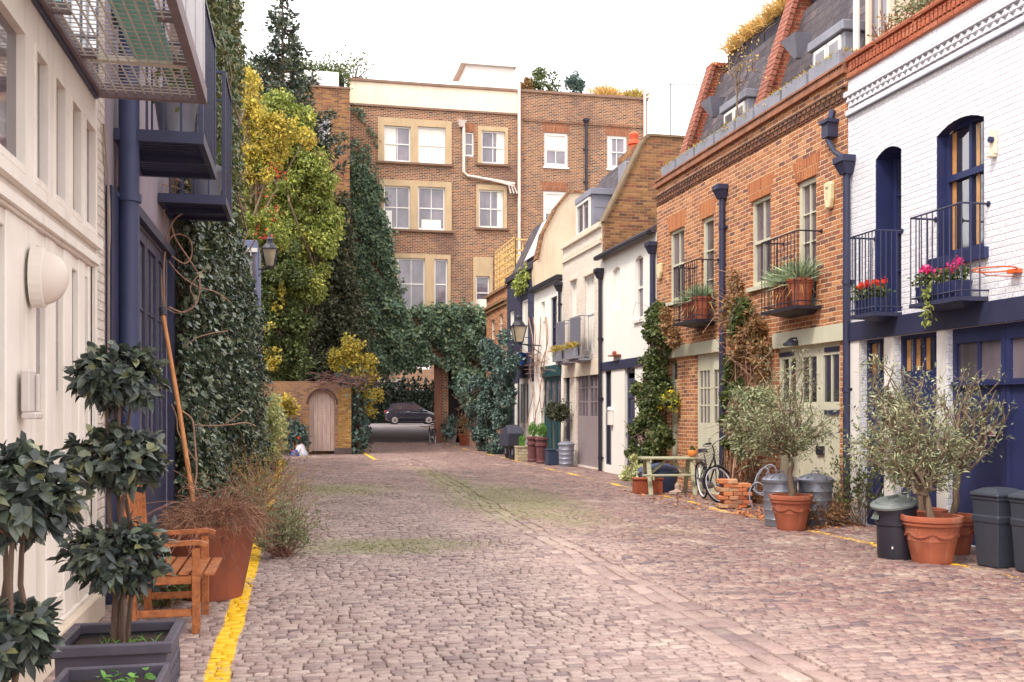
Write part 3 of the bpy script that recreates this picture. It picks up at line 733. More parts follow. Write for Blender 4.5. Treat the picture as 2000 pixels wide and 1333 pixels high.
for yc, wd_ in ((17.95, 1.1), (14.5, 1.0)):
    dm = MB(FR); a, b = yc - wd_ / 2, yc + wd_ / 2
    dm.box(a, b, 6.7, 7.50, -1.6, -.50)
    dm.box(a - .05, b + .05, 7.502, 7.66, -1.62, -.44)
    o = dm.build('dormer', LEAD, H2, bevel=.015)
    fd = Face((RX + .50, 0, 0), (0, 1, 0), (-1, 0, 0))
    for i in range(2):
        p = a + .08 + (wd_ - .16) * i / 2; q = p + (wd_ - .16) / 2 - .03
        fm = MB(fd); fm.box(p, q, 6.85, 7.46, .002, .03); wn_ = fm.build('dormer_window', WHITE, o)
        MB(fd).quad((p + .06, 6.92, .034), (q - .06, 6.92, .034), (q - .06, 7.40, .034), (p + .06, 7.40, .034)).build('pane', GLASS, wn_)
    hop = MB(FR); hop.add([(b + .3, 7.95, -.7), (b + .8, 7.95, -.7), (b + .8, 7.95, -.35), (b + .3, 7.95, -.35), (b + .5, 7.6, -.6), (b + .6, 7.6, -.6), (b + .6, 7.6, -.5), (b + .5, 7.6, -.5)], [(0, 1, 2, 3), (4, 5, 6, 7), (0, 1, 5, 4), (1, 2, 6, 5), (2, 3, 7, 6), (3, 0, 4, 7)])
    hop.build('lead_hopper', LEAD, H2)
bl_ = MB(FR); bl_.box(13.35, 20.5, 9.02, 9.5, -2.3, -1.55)
for y_ in np.arange(13.4, 20.4, .9): bl_.box(y_, y_ + .86, 9.05, 9.46, -1.55, -1.53)
bl_.build('roof_screen', paint('dark_slate_screen', (58, 54, 66), .7, .2, 2, .2), H2)
# ================================================================== low white rendered house
H3 = thing('low_white_house', 'low white rendered house with black eaves gutter, beside the orange brick house', 'house', (RX, 23, 0))
Y0, Y1 = 20.92, 24.96
a1 = rect(1241, 1256, 500, 624); a2 = rect(1197, 1211, 522, 606); dn = rect(1220, 1240, 712, 905); sl_ = rect(1182, 1194, 724, 906)
mb = MB(FR); facade(mb, Y0, Y1, 0, 5.6, [(*a1, .10), (*a2, .08), (dn[0], dn[1], 0, dn[3], .12), (sl_[0], sl_[1], .2, sl_[3], .08)]); house_body(mb, Y0, Y1, 0, 5.6, 6)
arch_fill(mb, a1[0], a1[1], a1[3], .08, dep=.1); arch_fill(mb, a2[0], a2[1], a2[3], .07, dep=.08)
mb.build('wall', WHITER, H3)
window(FR, H3, *a1, .10, WHITE, GLASS, cols=1, rows=1, sill=WHITE)
MB(FR).quad((a2[0], a2[2], -.078), (a2[1], a2[2], -.078), (a2[1], a2[3], -.078), (a2[0], a2[3], -.078)).build('blind_niche', WHITER, H3)
MB(FR).box(Y0 + .5, Y1 - .05, 2.62, 2.84, .003, .04).build('lintel_band', NAVYD, H3)
door(FR, H3, dn[0], dn[1], 0, dn[3], .12, NAVYD, GLASSD, 1, (1, 1), .7, .7, rails=(.12, .5, .9), name='front_door')
window(FR, H3, sl_[0], sl_[1], .2, sl_[3], .08, NAVYD, GLASSD, cols=1, rows=1, split=False, fw=.03, name='side_window')
rm = MB(FR)
rm.add([(Y0, 5.62, .2), (Y1, 5.62, .2), (Y1, 7.0, -2.4), (Y0, 7.0, -2.4), (Y0, 5.56, .2), (Y1, 5.56, .2), (Y1, 5.56, -2.4), (Y0, 5.56, -2.4)], [(0, 1, 2, 3), (0, 1, 5, 4), (0, 3, 7, 4), (1, 2, 6, 5), (2, 3, 7, 6), (4, 5, 6, 7)])
rm.build('roof', SLATE, H3)
gm = MB(FR); gm.box(Y0, Y1, 5.50, 5.60, .10, .24); gm.build('eaves_gutter', BLACK, H3, bevel=.02)
pipe(FR, H3, 20.99, .02, 5.1, NAVYD, r=.06)
pipe(FR, H3, 24.9, .02, 5.05, BLACK, r=.05)
# ================================================================== buff house with lead dormer
H4 = thing('buff_dormer_house', 'buff painted brick house with lead dormer, stock brick gable and grey garage door', 'house', (RX, 27, 0))
Y0, Y1 = 24.98, 28.88
u1 = rect(1116, 1126, 548, 692); u2 = rect(1143, 1161, 538, 690); ga = rect(1125, 1171, 722, 919); nd = rect(1102, 1113, 728, 905)
mb = MB(FR); facade(mb, Y0, Y1, 0, 6.5, [(*u1, .08), (*u2, .08), (ga[0], ga[1], .05, ga[3], .1), (nd[0], nd[1], .05, nd[3], .12)]); house_body(mb, Y0, Y1, 0, 6.5, 7)
mb.build('wall', BR_BUFF, H4)
cm = MB(FR); cm.box(Y0, Y1, 6.40, 6.53, .002, .09); cm.box(Y0, Y1, 5.98, 6.06, .002, .06); cm.box(Y0, Y1, 6.09, 6.13, .002, .03); cm.build('cornice', CREAM, H4)
window(FR, H4, *u1, .08, WHITE, BLIND, cols=1, rows=2, split=False, name='balcony_door'); window(FR, H4, *u2, .08, WHITE, BLIND, cols=2, rows=2, split=False, name='balcony_door')
for r in (u1, u2): MB(FR).box(r[0] - .06, r[1] + .06, r[3], r[3] + .07, .003, .07).build('hood_mould', CREAM, H4)
GREYP = paint('warm_grey_paint', (146, 132, 134), .5, .08, 2, .1)
door(FR, H4, ga[0], ga[1], .05, ga[3], .1, GREYP, GLASS, 2, (3, 3), .52, .96, name='garage_door', handle=False)
door(FR, H4, nd[0], nd[1], .05, nd[3], .12, NAVYD, GLASSD, 1, (1, 1), .6, .94, name='front_door')
sg = MB(FR); sg.box(ga[0] - .1, nd[1] + .1, 2.55, 2.95, .003, .03); sg.build('lintel_band', CREAM, H4)
for y0_, y1_, zf in ((25.8, 26.85, 3.0), (27.4, 28.3, 3.0)):
    o = balcony(FR, H4, y0_, y1_, zf, zf + 1.15, .38, GREYM, gap=.10, stays=False)
    MB(FR).box(y0_ + .01, y1_ - .01, zf + .09, zf + 1.12, .335, .345).build('screen', paint('screen_grey', (112, 106, 116), .5), o)
prof = [(-.02, 6.5), (-.40, 7.25), (-.80, 8.05), (-1.14, 8.72), (-1.26, 8.8), (-6, 8.8), (-6, 5.0), (-.02, 5.0)]
pw = MB(FR); n = len(prof)
pw.add([(Y0 - .18, z, q) for q, z in prof] + [(Y0 + .18, z, q) for q, z in prof], [tuple(range(n)), tuple(range(n, 2 * n))] + [(i, (i + 1) % n, n + (i + 1) % n, n + i) for i in range(n)])
o = pw.build('gable_wall', BR_YELLOW, H4)
ct = MB(FR)
for (qa, za), (qb, zb_) in zip(prof[:-4], prof[1:-3]): ct.bar((Y0, za, qa + .02), (Y0, zb_, qb + .02), .46, .06)
ct.box(Y0 - .22, Y0 + .22, 8.802, 8.86, -6, -1.2); ct.build('gable_coping', paint('mossy_coping', (120, 100, 76), .9, .3, 7, .3), o)
ms = MB(FR); ms.add([(Y0 + .19, 6.5, -.3), (Y1, 6.5, -.3), (Y1, 8.6, -1.2), (Y0 + .19, 8.6, -1.2), (Y1, 8.6, -6), (Y0 + .19, 8.6, -6)], [(0, 1, 2, 3), (3, 2, 4, 5)]); ms.build('mansard_roof', SLATE, H4)
dm = MB(FR); dm.box(26.35, 27.85, 6.5, 7.55, -1.4, -.18); dm.box(26.28, 27.92, 7.552, 7.72, -1.45, -.1)
for z in (6.85, 7.2): dm.box(26.342, 26.35, z, z + .02, -1.4, -.18)
o = dm.build('dormer', LEAD, H4, bevel=.012)
fd = Face((RX + .18, 0, 0), (0, 1, 0), (-1, 0, 0))
window(fd, H4, 26.45, 27.75, 6.58, 7.5, -.04, WHITE, GLASS, cols=2, rows=1, split=False, fw=.06, name='dormer_window')
rl = MB(FR); rl.box(25.3, 25.9, 7.5, 8.25, -1.2, -.75); rl.build('roof_hatch', GREYM, H4, bevel=.02)
cpx = MB(); cpx.lathe([(.14, 0), (.13, .5), (.17, .52), (.17, .6), (.12, .66), (.15, .8), (.02, .9)], (9.35, 26.9, 8.62), 14); cpx.build('chimney_pot', paint('red_clay', (196, 84, 52), .7, .1), H4, smooth=True)
chb = MB(FR); chb.box(25.9, 27.6, 8.6, 8.9, -1.95, -1.3); chb.build('chimney', BR_YELLOW, H4)
# ================================================================== low white house with green door
H5 = thing('white_house_with_green_door', 'narrow white house with teal green shopfront door and bare vines, below the tall beige gable', 'house', (RX, 31, 0))
Y0, Y1 = 28.9, 32.58
v1 = rect(1057, 1064, 590, 664); v2 = rect(1076, 1088, 580, 698); gd_ = rect(1060, 1096, 735, 900)
mb = MB(FR); facade(mb, Y0, Y1, 0, 5.6, [(*v1, .1), (*v2, .1), (gd_[0], gd_[1], .05, gd_[3], .1)]); house_body(mb, Y0, Y1, 0, 5.6, 6)
mb.build('wall', WHITER, H5)
window(FR, H5, *v1, .1, WHITE, BLIND, cols=1, rows=1); window(FR, H5, *v2, .1, NAVYD, GLASSD, cols=1, rows=2)
TEAL = paint('teal_paint', (40, 74, 80), .45, .15, 3, .1)
MB(FR).box(gd_[0] - .05, gd_[1] + .1, gd_[3], gd_[3] + .33, .003, .06).build('lintel_band', TEAL, H5)
door(FR, H5, gd_[0], gd_[1], .05, gd_[3], .1, TEAL, GLASS, 3, (1, 1), .62, .95, rails=(.1, .55), name='folding_door')
gm = MB(FR); gm.box(Y0, Y1, 5.52, 5.68, .0, .2); gm.build('eaves_gutter', BLACK, H5, bevel=.02)
pipe(FR, H5, Y0 + .12, 2.9, 5.2, BLACK, r=.045)
# ================================================================== dark blue house with beige gable
H6 = thing('dark_blue_house', 'dark blue painted house with white blinds and a tall beige gable wall', 'house', (RX, 34.8, 0))
Y0, Y1 = 32.6, 36.98
b1_ = rect(1019, 1031, 586, 690); b2_ = rect(996, 1004, 608, 664); b3 = rect(1012, 1035, 738, 872)
mb = MB(FR); facade(mb, Y0, Y1, 0, 6.45, [(*b1_, .08), (*b2_, .08), (b3[0], b3[1], .05, b3[3], .1)]); house_body(mb, Y0, Y1, 0, 6.45, 6)
mb.build('wall', BR_DARK, H6)
window(FR, H6, *b1_, .08, WHITE, BLIND, cols=1, rows=1, split=False); window(FR, H6, *b2_, .08, WHITE, BLIND, cols=1, rows=1, split=False)
door(FR, H6, b3[0], b3[1], .05, b3[3], .1, WHITE, GLASSD, 2, (2, 1), .40, .92, rails=(.2,), name='double_door')
pw_ = MB(FR); pw_.box(Y0 + .02, b3[0] - .02, 0, 2.55, .002, .03); pw_.box(b3[1] + .02, b3[1] + .45, 0, 2.55, .002, .03); pw_.build('pier', WHITER, H6)
cm = MB(FR); cm.box(Y0, Y1, 6.38, 6.5, .002, .1); cm.box(Y0, Y1, 6.5, 6.6, -.2, .06); cm.build('cornice', paint('dark_slate_paint', (64, 60, 72), .7, .25, 3, .2), H6)
bal = balcony(FR, H6, b1_[0] - .1, b1_[1] + .1, 3.15, 4.1, .35, BLACK, gap=.14, stays=False)
prof = [(-.02, 5.4), (.03, 6.1), (.03, 6.55), (-.1, 6.65), (-.28, 7.5), (-.75, 8.4), (-1.2, 8.95), (-2.2, 9.0), (-6, 9.0), (-6, 5.4)]
pw = MB(FR); n = len(prof)
pw.add([(Y0 - .2, z, q) for q, z in prof] + [(Y0 + .2, z, q) for q, z in prof], [tuple(range(n)), tuple(range(n, 2 * n))] + [(i, (i + 1) % n, n + (i + 1) % n, n + i) for i in range(n)])
BEIGE = paint('beige_render', (200, 178, 154), .85, .14, .9, .25, 20, streak=.4, dirt=lin((150, 112, 84)))
o = pw.build('gable_wall', BEIGE, H6)
ct = MB(FR)
for (qa, za), (qb, zb_) in zip(prof[3:7], prof[4:8]):
    for i in range(5):
        s0, s1 = i / 5, (i + .9) / 5; ct.bar((Y0, za + (zb_ - za) * s0, qa + (qb - qa) * s0 + .03), (Y0, za + (zb_ - za) * s1, qa + (qb - qa) * s1 + .03), .5, .08)
ct.build('gable_coping', BR_YELLOW, o)
ms = MB(FR); ms.add([(Y0 + .2, 6.6, -.1), (Y1, 6.6, -.1), (Y1, 8.5, -1.0), (Y0 + .2, 8.5, -1.0), (Y1, 8.5, -6), (Y0 + .2, 8.5, -6)], [(0, 1, 2, 3), (3, 2, 4, 5)]); ms.build('mansard_roof', SLATE, H6)
sk = MB(FR); sk.add([(Y, z, q + e) for Y in (33.3, 34.6) for z, q in ((6.9, -.24), (8.3, -.90)) for e in (.02, .12)], [(0, 1, 3, 2), (4, 5, 7, 6), (0, 1, 5, 4), (2, 3, 7, 6), (0, 2, 6, 4), (1, 3, 7, 5)]); sk.build('skylight', WHITE, H6)
# ================================================================== small brick house with trellis on the roof
H7 = thing('small_brick_house', 'small stock brick house at the end of the right row, timber trellis on its roof', 'house', (RX, 39, 0))
Y0, Y1 = 37.0, 41.2
c1 = rect(959, 966, 626, 664); c2 = rect(975, 982, 614, 652)
mb = MB(FR); facade(mb, Y0, Y1, 0, 6.3, [(*c1, .1), (*c2, .1)]); house_body(mb, Y0, Y1, 0, 6.3, 6); mb.build('wall', BR_ORANGE, H7)
window(FR, H7, *c1, .1, CREAM, GLASSD, cols=1, rows=1); window(FR, H7, *c2, .1, CREAM, GLASSD, cols=1, rows=1)
cm = MB(FR); cm.box(Y0, Y1, 5.62, 5.72, .002, .08); cm.box(Y0, Y1, 5.76, 5.86, .002, .14); cm.box(Y0, Y1, 6.26, 6.36, -.2, .1); cm.build('cornice', paint('stained_stone', (150, 116, 84), .85, .3, 2, .3, streak=.4), H7)
TRW = woodmat('pale_timber', (206, 170, 110), (232, 200, 140), .7)
tr = MB(FR)
for y_ in np.arange(37.3, 41.2, .55): tr.box(y_ - .03, y_ + .03, 6.36, 8.15, -.42, -.36)
for z in np.arange(6.5, 8.2, .24): tr.box(37.3, 41.1, z, z + .06, -.36, -.33)
for x in np.arange(-1.6, -.4, .3):
    tr.box(41.04, 41.1, 6.36, 8.15, x, x + .05); tr.box(37.27, 37.33, 6.36, 8.15, x, x + .05)
for z in (7.2, 7.7, 8.1): tr.box(41.0, 41.05, z, z + .06, -1.8, -.4); tr.box(37.2, 37.27, z, z + .06, -1.8, -.4)
tt = tr.build('trellis', TRW, None); tag(tt, 'pale timber trellis screen standing on the roof of the small end brick house', 'trellis')
# ================================================================== brown brick apartment block across the end of the mews
BY = 46.0
FB = Face((0, BY, 0), (1, 0, 0), (0, -1, 0))
HB = thing('brick_apartment_block', 'tall brown brick block across the end of the mews, with cream parapet and carriage passage', 'building', (9, BY, 0))
def brect(u0, u1, vt, vb):
    uc = (u0 + u1) / 2
    return on_y(u0, 500, BY)[0], on_y(u1, 500, BY)[0], on_y(uc, vb, BY)[2], on_y(uc, vt, BY)[2]
bx0, bxm, bx1 = on_y(684, 500, BY)[0], on_y(1012, 500, BY)[0], on_y(1264, 500, BY)[0]
TOPZ = 16.75
BW = dict(r1a=brect(750, 802, 247, 317), r1b=brect(816, 870, 249, 321), r1c=brect(907, 925, 259, 306), r1d=brect(940, 986, 257, 321),
          r2a=brect(749, 801, 364, 448), r2b=brect(816, 869, 366, 450), r2c=brect(935, 983, 372, 446), r3a=brect(776, 830, 505, 606), r3b=brect(848, 874, 507, 606), r3c=brect(929, 956, 540, 606),
          s1a=brect(1063, 1109, 260, 327), s1b=brect(1186, 1224, 266, 331), s2a=brect(1061, 1106, 374, 445))
PASS = (2.95, 6.62, 0.0, 4.3)
mb = MB(FB)
facade(mb, bx0, bx1, -.5, 15.62, [(*r, .12) for r in BW.values()] + [(PASS[0], PASS[1], -.5, PASS[3], 0), (6.9, 7.75, -.5, 3.6, .5)])
# passage lining and the sides
D = 13.0
mb.quad((PASS[0], -.5, 0), (PASS[0], PASS[3], 0), (PASS[0], PASS[3], -D), (PASS[0], -.5, -D)); mb.quad((PASS[1], -.5, 0), (PASS[1], PASS[3], 0), (PASS[1], PASS[3], -1.6), (PASS[1], -.5, -1.6)); mb.quad((PASS[1], -.5, -1.6), (PASS[1], PASS[3], -1.6), (11, PASS[3], -1.6), (11, -.5, -1.6)); mb.quad((11, -.5, -1.6), (11, PASS[3], -1.6), (11, PASS[3], -D), (11, -.5, -D))
mb.quad((PASS[0], PASS[3], 0), (11, PASS[3], 0), (11, PASS[3], -D), (PASS[0], PASS[3], -D))
for x in (bx0, bx1): mb.quad((x, -.5, 0), (x, TOPZ, 0), (x, TOPZ, -D), (x, -.5, -D))
facade(mb2 := MB(Face((0, BY + D, 0), (1, 0, 0), (0, 1, 0))), bx0, bx1, -.5, TOPZ, [(PASS[0], 11, -.5, PASS[3], 0)])
mb.add(mb2.v, mb2.f, 0, True)
mb.quad((bx0, TOPZ - .3, 0), (bx1, TOPZ - .3, 0), (bx1, TOPZ - .3, -D), (bx0, TOPZ - .3, -D))
mb.quad((bxm, 15.62, 0), (bx1, 15.62, 0), (bx1, 16.66, 0), (bxm, 16.66, 0))
mb.build('wall', BR_BACK, HB)
MB(FB).quad((6.9, -.5, -.49), (7.75, -.5, -.49), (7.75, 3.6, -.49), (6.9, 3.6, -.49)).build('dark_doorway', paint('doorway_void_shade', (44, 38, 42), .6), HB)  # near-black sheet stands for the shade in the open recess
pm = MB(FB); pm.box(bx0 - .05, bxm, 15.62, 16.62, -.3, .05); pm.build('cream_parapet', paint('cream_render', (236, 214, 190), .8, .08, .5, .15, 20, streak=.3, dirt=lin((190, 160, 130))), HB)
pm = MB(FB); pm.box(bx0 - .1, bxm, 16.622, 16.74, -.4, .12); pm.box(bxm, bx1 + .05, 16.662, 16.78, -.4, .08); pm.box(bx0, bxm, 15.52, 15.615, .002, .07); pm.build('coping', paint('brown_coping', (132, 104, 88), .8, .2, 2, .2), HB)
pm = MB(FB); pm.box(bxm + .2, bx1 - .2, 15.3, 15.36, .002, .06); pm.build('string_course', BR_BACK, HB)
def surround(a, b, z0, z1, holes):
    fr2 = MB(Face((0, BY - .05, 0), (1, 0, 0), (0, -1, 0))); facade(fr2, a, b, z0, z1, [(*h[:4], .06) for h in holes])
    for x in (a, b): fr2.quad((x, z0, 0), (x, z1, 0), (x, z1, -.05), (x, z0, -.05))
    for z in (z0, z1): fr2.quad((a, z, 0), (b, z, 0), (b, z, -.05), (a, z, -.05))
    o = fr2.build('stone_surround', STONE, HB)
    s = MB(FB); s.box(a - .08, b + .08, z0 - .1, z0 - .002, .002, .13); s.build('sill', paint('dark_sill', (120, 92, 74), .8), o)
s = brect(738, 882, 234, 320); surround(s[0], s[1], BW['r1a'][2], s[3], [BW['r1a'], (BW['r1b'][0], BW['r1b'][1], BW['r1a'][2], BW['r1b'][3])])
s = brect(742, 882, 354, 450); surround(s[0], s[1], BW['r2a'][2], s[3], [BW['r2a'], (BW['r2b'][0], BW['r2b'][1], BW['r2a'][2], BW['r2b'][3])])
s = brect(762, 880, 497, 610); surround(s[0], s[1], s[2], s[3], [BW['r3a'], BW['r3b']])
s = brect(933, 992, 248, 322); surround(s[0], s[1], BW['r1d'][2], s[3], [BW['r1d']])
s = brect(930, 990, 362, 447); surround(s[0], s[1], BW['r2c'][2], s[3], [BW['r2c']])
s = brect(924, 962, 503, 606); surround(s[0], s[1], s[2], s[3], [BW['r3c']])
bl = dict(r1a=(0, 1, 0, .45), r1b=(0, 1, 0, 1), r1d=(.0, 1, .68, 1), r2a=(0, .42, 0, .3), r2b=(0, .22, .1, .9), r2c=(0, 1, .8, 1), s1b=(0, 1, .0, .2), s1a=(.45, 1, 0, 1), s2a=(.35, 1, 0, 1), r3c=(0, .3, 0, 1))
for k, r in BW.items():
    narrow = r[1] - r[0] < .7
    o = window(FB, HB, *r, .10, WHITE, GLASS, cols=1 if narrow else 2, rows=1, fw=.07 if k[0] == 'r' else .13, bar=.035, blind=bl.get(k), sill=WHITE if k[0] == 's' else None)
for k in ('s1a', 's1b', 's2a', 'r1c'):
    am = MB(FB); r = BW[k]; am.prism([(r[0] - .05, r[3] + .002), (r[1] + .05, r[3] + .002), (r[1] + .12, r[3] + .42), (r[0] - .12, r[3] + .42)], 0, .004); am.build('brick_arch', bricks('brown_arch', [(140, 86, 64), (158, 100, 72), (122, 74, 60)], (176, 140, 108), .075, .36, .008), HB)
def bp(u, v): q = on_y(u, v, BY); return (q[0], q[2])
wp = MB(FB)
x, z = bp(1013, 178); wp.tube([(x, z + .3, .12), (x, 6.2, .12)], .075, 8)
a = [bp(905, 245), bp(905, 338), bp(912, 345), bp(1004, 361)]; wp.tube([(p[0], p[1], .12) for p in a], .07, 8)
for k in (0, 1, 2): q = [bp(945 + 14 * k, 352 + 3 * k), bp(990 + 6 * k, 358 + 4 * k), bp(996 + 6 * k, 380)]; wp.tube([(p[0], p[1], .2) for p in q], .04, 6)
wp.build('waste_pipe', paint('pale_pipe', (214, 200, 190), .5, .1), HB, smooth=True)
wp = MB(FB); x, z = bp(901, 250); wp.add([(x - .1, z, .02), (x + .1, z, .02), (x + .1, z, .2), (x - .1, z, .2), (x - .2, z + .3, .02), (x + .2, z + .3, .02), (x + .2, z + .3, .3), (x - .2, z + .3, .3)], [(0, 1, 2, 3), (0, 1, 5, 4), (1, 2, 6, 5), (2, 3, 7, 6), (3, 0, 4, 7), (4, 5, 6, 7)]); wp.build('hopper', paint('pale_pipe', (1, 1, 1)), HB)
pipe(FB, HB, bp(1144, 240)[0], 6, bp(1144, 243)[1], BLACK, r=.07, n=.1)
wp = MB(FB); x = bp(1258, 200)[0]; wp.tube([(x, 17.6, .1), (x, 6, .1)], .07, 8); wp.build('vent_pipe', paint('pale_pipe', (1, 1, 1)), HB, smooth=True)
jm = MB(FB); q = on_y(850, 700, BY)[0]; jm.box(6.32, 6.60, -.3, 4.3, -.3, .06); jm.box(6.24, 6.32, -.3, 4.3, -.1, .03); jm.build('passage_post', woodmat('weathered_brown_wood', (104, 66, 54), (140, 94, 74), .7), HB)
bk = MB(FB); bk.box(7.8, 9.2, -.3, 2.6, .0, .35); bk.build('pier', BR_RED, HB)
# white roof cabin
sh = MB(FB); a, b = bp(914, 150)[0], bp(1010, 150)[0]
sh.box(a, b, 16.4, 18.0, -3.0, -.7); sh.box(a - .25, b + .1, 18.002, 18.15, -3.2, -.5); sh.box(a + .6, b - .6, 18.152, 18.3, -2.6, -1)
for i in range(4): x = a + .2 + (b - a - .4) * i / 4; sh.box(x, x + (b - a) / 4 - .14, 16.9, 17.7, -.7, -.68)
o = sh.build('roof_cabin', WHITE, HB)
# yellow brick wing in front-left of the block
HW = thing('yellow_brick_wing', 'yellow stock brick building behind the golden tree, white parapet box on its roof', 'building', (-2, 44, 0))
FW = Face((0, 44.0, 0), (1, 0, 0), (0, -1, 0)); wx1 = on_y(683, 400, 44)[0]
ww = on_y(622, 270, 44)[0], on_y(645, 270, 44)[0], on_y(635, 290, 44)[2], on_y(635, 232, 44)[2]
mb = MB(FW); facade(mb, -14, wx1, 0, 15.6, [(*ww, .12)]); house_body(mb, -14, wx1, 0, 15.6, 2.0 - .01); mb.build('wall', BR_YELLOW, HW)
window(FW, HW, *ww, .1, WHITE, GLASS, cols=2, rows=1)
pb = MB(FW); a, b = on_y(594, 170, 44)[0], on_y(662, 170, 44)[0]; pb.box(a, b, 15.6, 16.35, -1.5, -.1); pb.box(-9, a - .01, 15.6, 16.2, -1.5, -.2); pb.build('roof_box', WHITE, HW, bevel=.02)
cb = MB(FW); cb.box(-14, wx1 + .03, 15.6, 15.68, -.25, .05); cb.build('coping', paint('brown_coping', (1, 1, 1)), HW)
# ================================================================== beyond the passage
HF = thing('far_brick_house', 'brown brick house seen through the passage beyond the parked car', 'house', (8, 82, .6))
FF = Face((0, 82, 0), (1, 0, 0), (0, -1, 0))
def frect(u0, u1, vt, vb):
    uc = (u0 + u1) / 2; return on_y(u0, 700, 82)[0], on_y(u1, 700, 82)[0], on_y(uc, vb, 82)[2], on_y(uc, vt, 82)[2]
f1, f2, f3 = frect(806, 819, 759, 778), frect(823, 839, 760, 776), frect(812, 842, 690, 722)
fx0 = on_y(779, 700, 82)[0]
mb = MB(FF); facade(mb, fx0, 24, .3, 11, [(*r, .15) for r in (f1, f2, f3)]); house_body(mb, fx0, 24, .3, 11, 5); mb.build('wall', BR_BACK, HF)
for r in (f1, f2, f3): window(FF, HF, *r, .12, WHITE, GLASSD, cols=1, rows=1, fw=.14, bar=.05)
HF2 = thing('far_white_house', 'pale rendered house with flat roof left of the far brick house, seen through the passage', 'house', (0, 80, .6))
FF2 = Face((0, 80, 0), (1, 0, 0), (0, -1, 0)); fx1 = on_y(777, 700, 80)[0]
zt = on_y(750, 747, 80)[2]
wq = on_y(746, 750, 80)[0], on_y(757, 750, 80)[0], 1.4, on_y(750, 763, 80)[2]
mb = MB(FF2); facade(mb, -20, fx1, .3, zt, [(*wq, .12)]); house_body(mb, -20, fx1, .3, zt, 6); mb.build('wall', paint('shaded_pale_render', (120, 114, 120), .8, .08), HF2)  # pale wall painted grey: shade beyond the passage is put into its colour
window(FF2, HF2, *wq, .1, NAVYD, GLASSD, cols=1, rows=1)
rb_ = MB(FF2); rb_.box(-20, fx1 + .3, zt, zt + .25, -6, .4); rb_.build('roof', paint('shaded_cream_fascia', (150, 138, 122), .7), HF2)  # fascia colour lowered too, to stand for the same shade
up = MB(FF2); up.box(-20, fx1 + 3, zt + .25, 12, -12, -3); up.build('upper_storey', BR_BACK, HF2)
# ================================================================== garden wall with the arched wooden door
WYy = 36.4
HG = thing('garden_wall', 'old brick garden wall with arched wooden door, end of the left side', 'wall', (.6, WYy, 0))
FG = Face((0, WYy, 0), (1, 0, 0), (0, -1, 0))
gx0, gx1 = -3.2, on_y(686, 800, WYy)[0]
da, db = on_y(604, 800, WYy)[0], on_y(654, 800, WYy)[0]; dzt = on_y(629, 764, WYy)[2]; dmid = (da + db) / 2; rad = (db - da) / 2
BR_GARDEN = bricks('garden_brick', [(150, 110, 72), (170, 124, 82), (128, 92, 72), (158, 116, 84), (112, 84, 72)], (150, 130, 110), dirt=.6, dirtc=(122, 96, 84))
BR_GOLD = bricks('golden_brick', [(156, 118, 66), (176, 136, 76), (138, 102, 64), (186, 150, 94)], (150, 118, 78), dirt=.25, dirtc=(110, 80, 50))
dz_s = dzt - rad
mb = MB(FG); facade(mb, gx0, db + .12, 0, 2.62, [(da, db, 0, dzt, 0)]); 
seg = 14
for i in range(seg):
    t0, t1 = math.pi * i / seg, math.pi * (i + 1) / seg
    p, q = (dmid - rad * math.cos(t0), dz_s + rad * math.sin(t0)), (dmid - rad * math.cos(t1), dz_s + rad * math.sin(t1))
    mb.quad((p[0], p[1], 0), (q[0], q[1], 0), (q[0], dzt, 0), (p[0], dzt, 0)); mb.quad((p[0], p[1], 0), (q[0], q[1], 0), (q[0], q[1], -.2), (p[0], p[1], -.2))
mb.quad((da, 0, 0), (da, dz_s, 0), (da, dz_s, -.2), (da, 0, -.2)); mb.quad((db, 0, 0), (db, dz_s, 0), (db, dz_s, -.2), (db, 0, -.2))
mb.quad((gx0, 2.62, 0), (db + .12, 2.62, 0), (db + .12, 2.62, -.35), (gx0, 2.62, -.35)); mb.quad((gx0, 0, -.35), (gx0, 2.62, -.35), (db + .12, 2.62, -.35), (db + .12, 0, -.35))
mb.build('wall', BR_GARDEN, HG)
mb = MB(FG); mb.box(db + .12, gx1, 0.22, 2.4, -.35, .02); mb.build('pier', BR_GOLD, HG)
mb = MB(FG); mb.box(db - .02, gx1 + .02, 0, .218, -.35, .05); mb.box(gx0, da - .05, 0, .2, -.05, .04); mb.build('plinth', paint('damp_plinth', (92, 76, 74), .85, .25, 4, .3), HG)
mb = MB(FG); pts = [(dmid - (rad + .07) * math.cos(math.pi * i / 20), dz_s + (rad + .07) * math.sin(math.pi * i / 20)) for i in range(21)]
for p, q in zip(pts[:-1], pts[1:]): mb.bar((p[0], p[1], .0), (q[0], q[1], .0), .05, .05, (0, 1, 0))
mb.build('arch_band', paint('dark_band', (74, 52, 60), .8), HG)
dmb = MB(FG); nb = 6
for i in range(nb):
    a, b = da + (db - da) * i / nb + .004, da + (db - da) * (i + 1) / nb - .004
    def ht(x): return dz_s + math.sqrt(max(0, rad * rad - (x - dmid) ** 2))
    xs_ = [a + (b - a) * k / 5 for k in range(6)]
    poly = [(a, .12), (b, .12)] + [(x, max(dz_s, ht(x)) - .01) for x in xs_[::-1]]
    dmb.prism(poly, -.17, -.13)
dr = dmb.build('wooden_door', woodmat('greyed_pink_wood', (166, 140, 130), (200, 174, 162), .8, (6, 6, .4), 6), HG)
